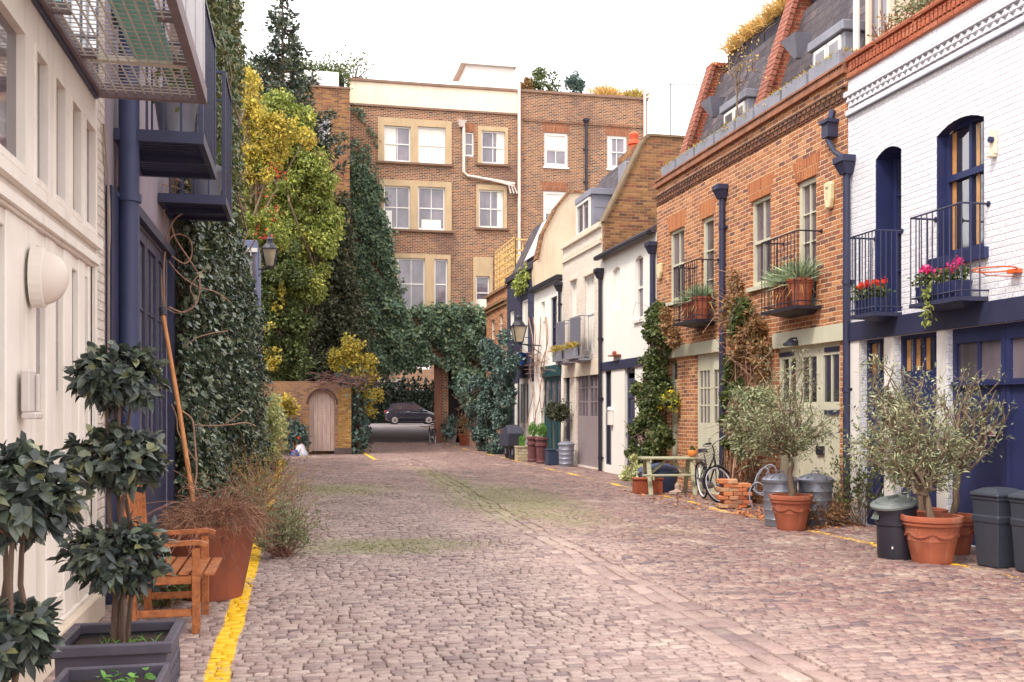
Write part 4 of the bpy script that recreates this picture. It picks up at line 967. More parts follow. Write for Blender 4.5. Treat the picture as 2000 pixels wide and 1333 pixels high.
# faint whitewashed writing, one character under another, worn past reading
wm = MB(FG); rr = random.Random(4); cx = dmid - .01; z = dz_s + .02
for k in range(7):
    s_ = .055
    for _ in range(2): 
        x0, x1 = cx - s_ * rr.uniform(.5, 1), cx + s_ * rr.uniform(.5, 1); z0_, z1_ = z - rr.uniform(.0, .035), z - rr.uniform(.03, .085)
        wm.bar((x0, z0_, -.126), (x1, z1_, -.126), .014, .003, (0, 1, 0))
    z -= .105
wm.build('worn_lettering', paint('faded_white', (206, 186, 172), .9, .1), dr)
# ================================================================== left side
FL = Face((LX, 0, 0), (0, 1, 0), (1, 0, 0))
def ly(u): return on_x(u, 600, LX)[1]
def lrect(u0, u1, z0, z1): return ly(u0), ly(u1), z0, z1
L1 = thing('cream_garage_house', 'cream painted house with tall panelled garage doors and a mesh balcony, nearest on the left', 'house', (LX, 6, 0))
Y0, Y1 = 1.2, 8.62
wins = [(ly(a), ly(b)) for a, b in ((67, 93), (105, 127), (138, 158), (165, 186))]
w0 = ly(49); wins = [(3.62, 4.45), (4.62, w0)] + wins
lights = [(ly(a), ly(b)) for a, b in ((78, 98), (116, 132), (147, 160), (172, 182))]
lights = [(ly(20) - .42, ly(20))] + lights
LT = paint('off_white_paint', (236, 227, 217), .55, .07, 2.5, .16, streak=.30, dirt=lin((178, 158, 140)))
BR_LW = bricks('rough_white_brick', [(226, 214, 200), (216, 204, 192), (230, 220, 208)], (204, 190, 176), mw=.012, dirt=.2, dirtc=(170, 150, 132), bump=.9, rough=.7)
ops = [(a, b, 2.97, 3.80, .05) for a, b in wins] + [(2.2, 8.22, .22, 2.72, .14)]
mb = MB(FL); facade(mb, Y0, 8.32, 0, 6.2, ops); facade(mb, 8.32, Y1, 0, 6.2, [], m=1); house_body(mb, Y0, Y1, 0, 6.2, 6)
mb.build('wall', [LT, BR_LW], L1)
for a, b in wins: window(FL, L1, a, b, 2.97, 3.80, .04, LT, GLASS, cols=1, rows=1, split=False, fw=.03)
st = MB(FL); st.box(2.2, 8.28, 2.86, 2.93, .002, .05); st.box(2.2, 8.28, 2.74, 2.80, .002, .03); st.build('sill_band', LT, L1)
gd = MB(FL); gd.box(2.2, 8.22, .22, 2.72, -.15, -.12)
es = [2.2]
lt = sorted(lights)
xs_ = [2.2, 2.75, 3.3, 3.85]; 
bays = [(2.3, 2.8), (2.95, 3.45), (3.6, 4.1), (4.25, lt[0][0] - .18)] + lt + [(lt[-1][1] + .12, 8.1)]
prev = 2.2
for a, b in bays:
    gd.box(prev, a, .22, 2.72, -.12, -.02); prev = b
    gd.box(a, b, .22, .38, -.12, -.03); gd.box(a, b, 2.62, 2.72, -.12, -.03); gd.box(a, b, 1.02, 1.10, -.12, -.04)
    gd.box(a + .03, b - .03, .46, .95, -.12, -.095)
gd.box(prev, 8.22, .22, 2.72, -.12, -.02)
o = gd.build('garage_door', LT, L1, bevel=.008)
pn = MB(FL)
for a, b in bays: pn.quad((a, 1.75, -.06), (b, 1.75, -.06), (b, 2.62, -.06), (a, 2.62, -.06))
pn.build('pane', glassmat('pale_glass', (150, 140, 140)), o)
pl = MB(FL); pl.box(Y0, 8.3, 0, .2, .0, .06); pl.build('plinth', CREAM, L1, bevel=.01)
# galvanised mesh balcony overhead
BX0, BX1, PZ, PJ = 5.0, 8.27, 4.05, .83
fm = MB(FL)
fm.box(BX0, BX1, PZ, PZ + .1, .0, .06); fm.box(BX0, BX1, PZ, PZ + .12, PJ - .06, PJ); fm.box(BX1 - .06, BX1, PZ + .001, PZ + .099, .06, PJ - .06); fm.box(BX0, BX0 + .06, PZ + .001, PZ + .099, .06, PJ - .06)
for y_ in (5.8, 6.6, 7.4): fm.box(y_, y_ + .03, PZ + .02, PZ + .09, .06, .16); fm.box(y_, y_ + .03, PZ + .02, PZ + .09, PJ - .16, PJ - .06)
bo = fm.build('mesh_balcony', paint('brown_steel', (124, 108, 112), .6, .2, 4, .2, streak=.3), L1)
GALV = paint('galvanised_steel', (206, 200, 194), .45, .15, 12, .1, metal=.2)
mm = MB(FL)
for x in np.arange(.09, PJ - .05, .068): mm.box(BX0, BX1 - .06, PZ + .03, PZ + .038, x, x + .011)
for y_ in np.arange(BX0 + .06, BX1 - .06, .075): mm.box(y_, y_ + .011, PZ + .032, PZ + .036, .06, PJ - .06)
mm.build('floor_mesh', GALV, bo)
rl = MB(FL); rl.tube([(BX0, PZ + 1.15, PJ - .02), (BX1, PZ + 1.15, PJ - .02), (BX1, PZ + 1.15, .0)], .02, 6)
for y_ in np.arange(BX0, BX1 + .01, .62): rl.box(y_ - .02, y_ + .02, PZ + .1, PZ + 1.15, PJ - .03, PJ - .01)
rl.quad((BX0, PZ + .14, PJ - .015), (BX1 - .02, PZ + .14, PJ - .015), (BX1 - .02, PZ + 1.1, PJ - .015), (BX0, PZ + 1.1, PJ - .015))
rl.build('railing', paint('pale_grey_sheet', (176, 170, 174), .5, .1), bo)
# a glazed door and things on the balcony seen through the mesh
dd = MB(FL); dd.box(5.2, 8.2, 4.02, 6.15, .004, .03); fd_ = dd.build('upper_window', NAVYD, L1)
dd = MB(FL); dd.box(5.9, 6.9, 4.15, 6.0, .031, .04); dd.build('sea_green_panel', paint('sea_green_paint', (140, 206, 196), .5), fd_)
dd = MB(FL)
for y_ in (5.3, 7.0, 7.6): dd.quad((y_, 4.15, .032), (y_ + .5, 4.15, .032), (y_ + .5, 6.0, .032), (y_, 6.0, .032))
dd.build('pane', GLASS, fd_)
bs_ = thing('balcony_boards', 'sea green and pale boards stored on the mesh balcony overhead', 'boards', (LX + .5, 6.9, 4.12))
dd = MB(FL); dd.box(5.6, 7.5, 4.115, 4.16, .40, .66); dd.build('green_board', paint('sea_green_paint', (1, 1, 1)), bs_)
dd = MB(FL); dd.box(7.55, 7.64, 4.115, 4.15, .1, .74); dd.build('pale_board', CREAM, bs_)
cbm = MB(FL)
for k in range(3): cbm.tube([(8.45 + .05 * k, 3.9, .02), (8.6 + .04 * k, 3.5 - .2 * k, .03), (8.62 + .05 * k, 2.9, .03), (8.66 + .04 * k, 1.5, .02)], .010, 5)
cbm.build('cable', paint('dusty_cable', (150, 132, 124), .7), L1)
# ---- dark blue neighbour
L2 = thing('navy_garage_house', 'dark navy house with glazed garage doors and slatted iron balcony, second on the left', 'house', (LX, 11, 0))
Y0, Y1 = 8.63, 12.85
mb = MB(FL); facade(mb, Y0, Y1, 0, 7.2, [(9.35, 12.6, .2, 3.45, .1)]); house_body(mb, Y0, Y1, 0, 7.2, 6); mb.build('wall', [paint('dusk_plaster', (150, 138, 148), .75, .15, 1.5, .2, streak=.3)], L2)
fa = MB(FL); fa.box(9.2, Y1, 3.46, 3.56, .002, .07); fa.box(8.66, 9.34, 0, 3.458, .002, .05); fa.box(12.61, 12.8, 0, 3.458, .002, .07); fa.build('door_frame', NAVYD, L2)
door(FL, L2, 9.35, 12.6, .2, 3.45, .06, NAVYD, glassmat('pale_glass', (1, 1, 1)), 4, (2, 3), .34, .96, name='garage_door')
pipe(FL, L2, 9.05, 0, 5.6, paint('slate_blue_paint', (62, 68, 100), .5, .12), r=.085, hopper=False, n=.12)
def slat_balcony(root, y0, y1, zf, pj, ht):
    m = MB(FL)
    m.box(y0, y1, zf - .1, zf, pj - .05, pj); m.box(y0, y1, zf - .1, zf, .005, .05); m.box(y0, y0 + .05, zf - .1, zf, .05, pj - .05); m.box(y1 - .05, y1, zf - .1, zf, .05, pj - .05)
    for y_ in np.arange(y0 + .07, y1 - .05, .085): m.box(y_, y_ + .05, zf - .06, zf - .02, .05, pj - .05)
    m.box((y0 + y1) / 2 - .03, (y0 + y1) / 2 + .03, zf - .12, zf - .061, .05, pj - .05)
    o = m.build('balcony', NAVYD, root)
    r = MB(FL); r.box(y0, y1, zf + ht - .03, zf + ht, pj - .05, pj); r.box(y0, y0 + .04, zf, zf + ht - .03, pj - .045, pj - .005); r.box(y1 - .04, y1, zf, zf + ht - .03, pj - .045, pj - .005)
    r.box(y0, y0 + .03, zf + ht - .03, zf + ht, .0, pj - .05); r.box(y1 - .03, y1, zf + ht - .03, zf + ht, .0, pj - .05)
    for y_ in np.arange(y0 + .1, y1 - .05, .1): r.box(y_, y_ + .02, zf, zf + ht - .03, pj - .035, pj - .015)
    for x in np.arange(.12, pj - .08, .14):
        for y_ in (y0 + .005, y1 - .025): r.box(y_, y_ + .02, zf, zf + ht - .03, x, x + .02)
    r.build('railing', NAVYD, o); return o
slat_balcony(L2, 9.0, 10.38, 4.02, .74, 1.25)
slat_balcony(L2, 11.75, 12.84, 4.05, .74, 1.42)
# ---- ivy covered house and the grey-blue bay beyond it
L3 = thing('ivy_covered_house', 'tall house on the left, its brick wall buried under ivy', 'house', (LX, 17, 0))
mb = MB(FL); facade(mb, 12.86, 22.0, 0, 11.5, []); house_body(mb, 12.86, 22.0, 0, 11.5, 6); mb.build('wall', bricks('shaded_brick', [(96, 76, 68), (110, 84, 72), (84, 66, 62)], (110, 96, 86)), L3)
L4 = thing('grey_blue_house', 'grey-blue boarded house bay half hidden by climbers, behind the wall lantern', 'house', (LX, 26, 0))
mb = MB(FL); facade(mb, 22.02, 31.5, 0, 6.0, []); house_body(mb, 22.02, 31.5, 0, 6.0, 6); mb.build('wall', paint('grey_blue_board', (96, 96, 120), .6, .15, 2, .2), L4)
by = MB(FL); by.box(26.0, 28.6, 3.0, 5.9, .005, .55); bo = by.build('bay', paint('blue_grey_boards', (116, 120, 150), .55, .12, 3, .15), L4, bevel=.01)
bn = MB(Face((0, 26.0, 0), (1, 0, 0), (0, -1, 0))); 
for i in range(3): x = LX + .04 + i * .17; bn.box(x, x + .02, 3.1, 5.7, .002, .03)
bn.box(LX + .02, LX + .55, 3.1, 3.2, .002, .03); bn.box(LX + .02, LX + .55, 5.6, 5.7, .002, .03); wn_ = bn.build('bay_window', WHITE, L4)
MB(Face((0, 26.0, 0), (1, 0, 0), (0, -1, 0))).quad((LX + .03, 3.15, .004), (LX + .5, 3.15, .004), (LX + .5, 5.65, .004), (LX + .03, 5.65, .004)).build('pane', GLASS, wn_)
# aerial
ta = thing('tv_aerial', 'thin television aerial on a mast above the low white house', 'aerial', (9.6, 25.2, 8.86))
m = MB(); qx, qy, qz = on_y(1310, 163, 25.2); m.tube([(qx, 25.2, 8.8), (qx, 25.2, qz)], .022, 6); ta.location = (qx, 25.2, 8.86); WL[ta] = Vector((qx, 25.2, 8.86))
m.build('mast', GREYM, ta)
m = MB(); m.tube([(qx - .05, 25.2, qz - .03), (qx + 1.0, 25.0, qz - .02)], .012, 5)
for i in range(10): x = qx + .1 * i; m.tube([(x, 25.0 - .16, qz - .02), (x, 25.25 + .1, qz - .02)], .007, 4)
m.build('antenna', GREYM, ta)
# ================================================================== plants
BARK = woodmat('bark', (96, 78, 66), (140, 118, 98), .85)
TWIG = woodmat('dry_twig', (112, 76, 66), (158, 116, 96), .85)
VINE = woodmat('bare_vine', (140, 104, 88), (186, 150, 124), .8)
LF_IVY = leafmat('ivy_leaves', [(34, 44, 40), (54, 68, 54), (40, 52, 46), (78, 92, 68), (116, 124, 96), (46, 60, 50), (94, 90, 60)], .26, .12, .55)
LF_TEAL = leafmat('teal_ivy_leaves', [(50, 66, 54), (78, 96, 74), (62, 82, 64), (104, 118, 88), (82, 102, 78), (44, 58, 50), (122, 128, 90)], .45, .15, .4)
LF_GOLD = leafmat('golden_leaves', [(160, 142, 58), (190, 168, 66), (136, 132, 58), (204, 178, 78), (108, 114, 54), (146, 124, 64), (120, 122, 56)], .5, .35)
LF_LIME = leafmat('lime_leaves', [(80, 92, 50), (106, 118, 56), (138, 144, 66), (86, 98, 52), (166, 164, 76), (192, 182, 92)], .5, .3, patch=.55)
LF_GREEN = leafmat('mid_green_leaves', [(52, 66, 40), (74, 86, 46), (92, 100, 52), (44, 58, 40), (108, 108, 60)], .5, .25, patch=.3)
LF_DARK = leafmat('dark_evergreen', [(50, 56, 44), (70, 74, 52), (60, 64, 48), (90, 90, 62)], .5, .15, patch=.3)
LF_CONIFER = leafmat('conifer_needles', [(48, 58, 54), (64, 74, 62), (54, 64, 58), (92, 98, 74)], .55, .12)
LF_CAM = leafmat('camellia_leaves', [(38, 44, 44), (50, 56, 54), (66, 74, 64), (44, 50, 50), (90, 100, 80), (54, 60, 60), (112, 112, 72)], .3, .12, .5)
LF_OLIVE = leafmat('olive_leaves', [(92, 100, 72), (126, 132, 96), (106, 112, 84), (160, 162, 126), (74, 82, 62), (140, 140, 102)], .48, .18, .4)
LF_SHRUB = leafmat('blue_green_leaves', [(54, 70, 68), (74, 94, 86), (64, 82, 78), (100, 118, 104)], .42, .15, .4)
LF_VARI = leafmat('variegated_leaves', [(150, 150, 84), (196, 194, 140), (120, 128, 76), (222, 218, 172), (96, 110, 66)], .5, .3)
LF_BROWN = leafmat('brown_foliage', [(112, 76, 58), (140, 104, 70), (96, 84, 54), (156, 116, 76), (90, 92, 58)], .6, .25)
LF_DRY = leafmat('dry_stems', [(150, 116, 90), (120, 84, 74), (176, 146, 108), (104, 70, 66)], .8, .1)
LF_GRASS = leafmat('golden_grass', [(186, 150, 86), (164, 132, 76), (204, 170, 106), (136, 124, 74)], .6, .35)
LF_SEDUM = leafmat('roof_sedum', [(150, 136, 64), (122, 122, 60), (176, 150, 78), (140, 100, 60)], .7, .2)
LF_YUCCA = leafmat('spiky_leaves', [(120, 138, 108), (146, 160, 124), (98, 116, 92), (170, 178, 140)], .5, .2)
LF_RED = leafmat('red_leaves', [(140, 44, 40), (170, 66, 48), (120, 40, 42)], .5, .3)
FL_RED = leafmat('red_petals', [(226, 50, 26), (240, 84, 40), (206, 36, 24)], .5, .35)
FL_PINK = leafmat('magenta_petals', [(206, 40, 110), (226, 72, 140), (180, 34, 96)], .5, .35)
FL_ROSE = leafmat('pale_pink_petals', [(236, 190, 190), (226, 168, 172), (244, 214, 206)], .5, .35)
FL_YEL = leafmat('yellow_petals', [(236, 196, 40), (246, 214, 70), (220, 170, 30)], .5, .35)
LF_DWARF = leafmat('dwarf_conifer', [(84, 124, 52), (104, 144, 62), (66, 104, 50)], .55, .2)
RNG = np.random.default_rng(11)
def inpoly(poly, X, Y):
    c = np.zeros(len(X), bool); n = len(poly)
    for i in range(n):
        x0, y0 = poly[i]; x1, y1 = poly[(i + 1) % n]
        if y0 == y1: continue
        c ^= ((y0 > Y) != (y1 > Y)) & (X < (x1 - x0) * (Y - y0) / (y1 - y0) + x0)
    return c
def poly_sample(rng, poly, n):
    a = np.array(poly); lo, hi = a.min(0), a.max(0); out_ = []
    k = 0
    while k < n:
        p = lo + (hi - lo) * rng.random((n * 2, 2)); p = p[inpoly(poly, p[:, 0], p[:, 1])]; out_.append(p); k += len(p)
    return np.concatenate(out_)[:n]
def wall_leaves(name, mat, f, poly, n, L, W, th, rng, parent=None, origin=None, kind='diamond', jag=.12, down=.7, gaps=0.0, outm=.7):
    p = poly_sample(rng, poly, n) + rng.normal(size=(n, 2)) * jag
    h, z = p.T
    bulge = .5 + .5 * np.sin(h * 2.1 + 1.3 * np.sin(z * 1.7)) * np.sin(z * 2.3 + 1.1 * np.sin(h * 1.3)) + .25 * np.sin(h * 5.1 + z * 3.7)
    t = th(h, z) if callable(th) else th
    if gaps: k = bulge > gaps; h, z, bulge = h[k], z[k], bulge[k]; t = t[k] if callable(th) else t
    n = len(h)
    nn = t * (.45 + .55 * np.clip(bulge, 0, 1.2)) * rng.random(n) ** .45 + .01
    O, H, N = np.array(f.O), np.array(f.H), np.array(f.N)
    P = O + h[:, None] * H + nn[:, None] * N + z[:, None] * np.array([0, 0, 1.0])
    Nn = unit(N * 1.0 + rng.normal(size=(n, 3)) * .5 + [0, 0, .35])
    D = N * outm * .5 + rng.normal(size=(n, 3)) * .55 + [0, 0, -down]
    s = .5 + .95 * rng.random(n) ** 1.5
    return leaf_mesh(name, mat, P, Nn, D, L * s, W * s * (.7 + .5 * rng.random(n)), parent, origin, kind)
# ---------------- ivy over the left house
ivy = thing('ivy', 'dense dark glossy ivy covering the left house wall from the ground up', 'ivy', (LX, 17, 0))
low = [(12.72, .0), (24.5, .0), (25.2, 2.2), (24.0, 4.2), (22.6, 5.0), (20.5, 5.2), (17, 5.4), (14.2, 5.2), (12.9, 4.2), (12.72, 2.6)]
def th_low(h, z): return .40 + .50 * np.clip((h - 13) / 8, 0, 1) * np.clip((5.2 - z) / 1.6, .2, 1)
wall_leaves('low_foliage', LF_IVY, FL, low, 62000, .09, .072, th_low, RNG, ivy)
high = [(13.4, 3.2), (21.5, 4.6), (22.6, 7), (22.4, 9), (22.8, 11.6), (17.0, 11.8), (15.8, 9.5), (14.4, 6.2), (13.5, 5.0)]
wall_leaves('high_foliage', leafmat('mixed_ivy', [(44, 58, 44), (64, 80, 54), (92, 100, 62), (112, 108, 64), (52, 66, 54), (150, 110, 60)], .4, .2, .4, patch=.3), FL, high, 26000, .10, .075, .42, RNG, ivy, gaps=.16)
sm = MB()
for k in range(14):
    y = 13.2 + k * .75 + random.Random(k).random(); pts = wob(RNG, (LX + .12, y, 0), (LX + .2, y + RNG.normal() * .8, 5 + 4 * RNG.random() * (y > 15)), 8, .03); sm.tube(pts, .02, 5)
sm.build('stem', BARK, ivy)
# bare vine coils in front of the ivy
bv = thing('bare_vine', 'bare brown vine stems looping out in coils beside the dark ivy', 'vine', (LX + .3, 11.8, 0))
m = MB()
def px_curve(pts, t): return [at(u, v, t + d) for u, v, d in pts]
def smooth(P, n=6):
    P = [np.array(p, float) for p in P]; out_ = []
    for i in range(len(P) - 1):
        p0, p1, p2, p3 = P[max(i - 1, 0)], P[i], P[i + 1], P[min(i + 2, len(P) - 1)]
        for k in range(n):
            t = k / n; out_.append(tuple(.5 * ((2 * p1) + (p2 - p0) * t + (2 * p0 - 5 * p1 + 4 * p2 - p3) * t * t + (3 * p1 - p0 - 3 * p2 + p3) * t ** 3)))
    out_.append(tuple(P[-1])); return out_
for pts, r in (([(335, 345, 0), (390, 375, .1), (400, 395, .2), (370, 410, .2), (340, 430, .1), (325, 470, 0), (320, 530, 0), (322, 600, 0)], .014),
               ([(315, 360, 0), (350, 368, 0), (395, 385, .1), (398, 350, .2), (380, 340, .3)], .010),
               ([(318, 520, 0), (330, 470, .1), (350, 458, .2), (372, 470, .2), (374, 500, .2), (360, 515, .1), (335, 500, 0)], .012),
               ([(335, 440, 0), (345, 470, 0), (375, 515, .1), (390, 545, .2), (385, 590, .2), (360, 610, .2), (330, 600, .1)], .012),
               ([(330, 510, 0), (350, 535, .1), (385, 560, .2), (420, 570, .3), (450, 590, .4)], .010),
               ([(320, 600, 0), (316, 560, 0), (312, 500, 0), (318, 440, 0), (324, 380, 0), (330, 345, .1)], .012),
               ([(322, 600, .2), (345, 612, .2), (372, 602, .2), (382, 590, .2), (372, 560, .2), (395, 530, .3), (398, 525, .3)], .008),
               ([(358, 680, .2), (385, 660, .2), (420, 650, .3), (445, 647, .4)], .009),
               ([(350, 800, .1), (375, 820, .2), (380, 860, .2), (384, 920, .2), (378, 960, .2)], .016),
               ([(380, 830, .2), (410, 832, .3), (450, 830, .4), (480, 826, .5), (500, 833, .6)], .010),
               ([(335, 790, .0), (345, 815, .1), (350, 850, .1), (385, 905, .2)], .009), ([(440, 828, .3), (460, 815, .4), (478, 800, .5)], .006)):
    m.tube(smooth(px_curve(pts, 11.6)), r * .72, 6)
m.build('vine_stem', VINE, bv)
# ---------------- teal ivy on the apartment block
tv = thing('wall_creeper', 'teal green creeper hanging over the carriage passage and up the brown block', 'creeper', (5, BY, 4))
def bpoly(pts): return [bp(u, v) for u, v in pts]
wall_leaves('upper_foliage', LF_TEAL, FB, bpoly([(684, 322), (700, 326), (722, 345), (738, 385), (748, 440), (760, 500), (770, 560), (778, 606), (775, 690), (684, 720)]), 27000, .20, .13, lambda h, z: .25 + .5 * np.clip((z - 4) / 6, 0, 1) * np.clip((14 - z) / 5, 0, 1) + 0 * h, RNG, tv, jag=.2, gaps=.14)
wall_leaves('lower_foliage', LF_TEAL, FB, bpoly([(690, 600), (770, 598), (800, 612), (850, 604), (952, 608), (952, 748), (925, 738), (900, 742), (884, 716), (868, 704), (850, 690), (838, 706), (815, 704), (800, 718), (770, 716), (735, 730), (700, 730)]), 25000, .21, .14, .75, RNG, tv, jag=.18, gaps=.06)
wall_leaves('thin_foliage', LF_TEAL, FB, bpoly([(684, 205), (705, 210), (712, 240), (735, 270), (738, 320), (715, 330), (684, 320)]), 420, .18, .12, .12, RNG, tv, jag=.1, gaps=.5)
# hedge strip between garden wall and block
hd = thing('hedge', 'dark clipped hedge between the garden wall pier and the passage', 'hedge', (2.2, 40, 0))
C = []; Rr = []
for y in np.arange(36.9, 46, .7):
    for z in np.arange(.35, 3.0, .6): C.append((2.05 + .02 * y * 0 + RNG.normal() * .06 + (0 if y < 40 else .25), y, z)); Rr.append(.42 + .1 * RNG.random())
foliage('foliage', LF_SHRUB, RNG, C, np.array(Rr), 9000, .17, .12, hd, lo=.6)
m = MB()
for y in np.arange(37, 46, 1.2): m.tube(wob(RNG, (2.2, y, 0), (2.2, y, 2.4), 4, .03), .03, 5)
m.build('stem', BARK, hd)
# ---------------- trees of the left gardens
def tree(name, label, cat, base, top, trunk_r, clumps, mat, n, L, W, group=None, knots=7, ksize=.45, extra=(), branch=True, loc=None, **kw):
    t = thing(name, label, cat, base, group)
    m = MB(); m.tube(wob(RNG, base, top, 8, .02), list(np.linspace(trunk_r, trunk_r * .3, 9)), 8)
    if branch:
        for (c, r) in clumps:
            s = RNG.uniform(.3, .8); st = tuple(np.array(base) * (1 - s) + np.array(top) * s); m.tube(wob(RNG, st, c, 5, .05), list(np.linspace(trunk_r * .35, .02, 6)), 5)
    m.build('trunk', BARK, t)
    foliage('crown', mat, RNG, [c for c, r in clumps], np.array([r for c, r in clumps]), n, L, W, t, knots=knots, ksize=ksize, **kw)
    for (nm, cl, mt, nn) in extra:
        foliage(nm, mt, RNG, [c for c, r in cl], np.array([r for c, r in cl]), nn, L, W, t, knots=5, ksize=.4, **kw)
    return t
def pc(lst, Y): return [(on_y(u, v, Y), r / (F_PX / Y)) for u, v, r in lst]
# conifer spire
cf = thing('conifer', 'tall dark spire conifer rising above the golden tree', 'tree', on_y(552, 800, 40)[:2] + (0,))
cx, cy = on_y(552, 300, 40)[:2]; ztip = on_y(548, -35, 40)[2]
m = MB(); m.tube([(cx, cy, 0), (cx + .05, cy, 8), (cx - .02, cy, ztip)], [.22, .16, .02], 8)
P, D = [], []
for z in np.arange(9.4, ztip - .1, .25):
    f_ = (ztip - z) / (ztip - 9.4); Rz = .08 + 2.05 * f_ ** .85; nb = int(4 + 7 * f_)
    if RNG.random() < .25: Rz *= 1.35
    for k in range(nb):
        a = RNG.random() * 6.283; r = Rz * RNG.uniform(.6, 1.15); e = np.array([cx + r * math.cos(a), cy + r * math.sin(a), z - .10 * r + .38 * r * r / 1.5]); s = np.array([cx, cy, z])
        m.tube([tuple(s), tuple(s * .45 + e * .55 - [0, 0, .08 * r]), tuple(e)], [.025, .018, .006], 4)
        q = max(5, int(34 * r)); tt = RNG.random(q) ** .6
        P.append(s + (e - s) * tt[:, None] + RNG.normal(size=(q, 3)) * [.08, .08, .06] - [0, 0, .05]); D.append(np.repeat(unit(e - s)[None] * .7, q, 0) + RNG.normal(size=(q, 3)) * .55 + [0, 0, -.15])
P = np.concatenate(P); D = np.concatenate(D); m.build('trunk', BARK, cf)
leaf_mesh('crown', LF_CONIFER, P, unit(RNG.normal(size=P.shape) * .5 + [0, 0, 1]), D, .26, .10, cf)
print('conifer', len(P))
yl = pc([(480, 160, 24), (478, 205, 26), (500, 235, 32), (492, 285, 32), (505, 330, 30), (482, 330, 24), (515, 275, 26), (535, 245, 22), (555, 262, 20), (540, 290, 22), (575, 250, 16), (520, 320, 22), (598, 270, 14)], 34.5)
tree('golden_tree', 'bright yellow autumn tree leaning over the left houses, beside the conifer', 'tree', on_y(490, 800, 34.5)[:2] + (0,), on_y(490, 180, 34.5), .12, yl, LF_GOLD, 9500, .115, .075, knots=12, ksize=.42,
     extra=[('red_foliage', pc([(520, 385, 18), (540, 412, 22), (512, 455, 14), (548, 330, 16), (530, 400, 14)], 33.6), LF_RED, 80), ('green_foliage', pc([(495, 395, 30), (500, 365, 30), (492, 440, 30), (508, 480, 32), (520, 430, 30), (498, 340, 24), (530, 460, 28), (485, 480, 26)], 34.6), LF_LIME, 7000)])
lm = pc([(520, 228, 36), (552, 218, 30), (500, 262, 36), (560, 262, 38), (592, 292, 38), (540, 310, 50), (602, 342, 44), (632, 366, 26), (565, 372, 54), (617, 412, 44), (530, 402, 50), (642, 446, 24), (580, 452, 54), (624, 484, 42), (540, 472, 46), (560, 532, 46), (602, 544, 42), (505, 330, 40), (505, 440, 34), (520, 510, 34), (575, 232, 24)], 38)
tree('lime_tree', 'large lime green climber-hung tree filling the gap before the yellow brick wing', 'tree', on_y(585, 800, 38)[:2] + (0,), on_y(570, 300, 38), .2, lm, LF_LIME, 52000, .125, .08, knots=16, ksize=.36, down=.8)
gm_ = pc([(545, 500, 36), (520, 560, 34), (540, 600, 36), (560, 650, 38), (540, 700, 34), (560, 545, 40), (575, 700, 36), (600, 735, 26), (530, 640, 30), (555, 745, 24), (590, 610, 30)], 37.4)
tree('leafy_climber', 'mid green climber with yellowing leaves above the arched door wall', 'climber', on_y(548, 800, 37.4)[:2] + (0,), on_y(545, 500, 37.4), .1, gm_, LF_GREEN, 18000, .13, .085, knots=12, ksize=.4,
     extra=[('yellow_foliage', pc([(530, 640, 16), (535, 700, 18), (545, 560, 14), (540, 600, 14)], 36.9), LF_GOLD, 520)])
dk = pc([(610, 500, 50), (650, 480, 34), (610, 560, 58), (655, 560, 40), (620, 620, 58), (660, 640, 44), (600, 680, 50), (650, 690, 48), (690, 650, 34), (640, 430, 30), (600, 720, 46), (655, 730, 40), (700, 720, 30), (570, 620, 36), (665, 520, 30), (650, 440, 30), (665, 590, 36), (690, 690, 34), (625, 520, 50), (585, 560, 40), (670, 400, 18), (665, 460, 22)], 41.5)
tree('dark_evergreen_tree', 'broad dark evergreen tree behind the garden wall, in front of the teal creeper', 'tree', on_y(630, 800, 41.5)[:2] + (0,), on_y(630, 480, 41.5), .25, dk, LF_DARK, 46000, .17, .09, knots=15, ksize=.36)
yb = pc([(690, 690, 26), (670, 702, 22), (705, 715, 26), (716, 745, 22), (725, 775, 18), (700, 740, 22), (722, 800, 12), (690, 672, 18)], 37)
tree('yellow_bush', 'bright yellow flowering bush spilling over the garden wall pier', 'bush', on_y(700, 820, 37.4)[:2] + (0,), on_y(700, 720, 37.2), .06, yb, LF_GOLD, 4200, .11, .075, knots=11, ksize=.42)
sy = pc([(562, 782, 14), (556, 796, 14), (570, 795, 10), (560, 808, 9)], 35.9)
tree('small_yellow_bush', 'small yellow flowered bush against the brick left of the arched door', 'bush', on_y(558, 895, 35.9)[:2] + (0,), on_y(558, 800, 35.9), .03, sy, LF_GOLD, 420, .13, .09, knots=6, ksize=.5)
# brown twigs tangled along the wall top
tw = thing('twig_tangle', 'tangle of bare purple-brown twigs lying along the top of the garden wall', 'twigs', (.6, WYy - .1, 2.5))
m = MB()
for k in range(150):
    u, v = RNG.uniform(625, 715), RNG.uniform(734, 757); a = np.array(on_y(u, v, WYy - .1 + RNG.normal() * .2)); b_ = a + RNG.normal(size=3) * [.5, .2, .2]
    m.tube([tuple(a), tuple((a + b_) / 2 + RNG.normal(size=3) * .06), tuple(b_)], .006, 3)
m.build('twig', woodmat('purple_twig', (110, 76, 78), (146, 108, 100), .85), tw)
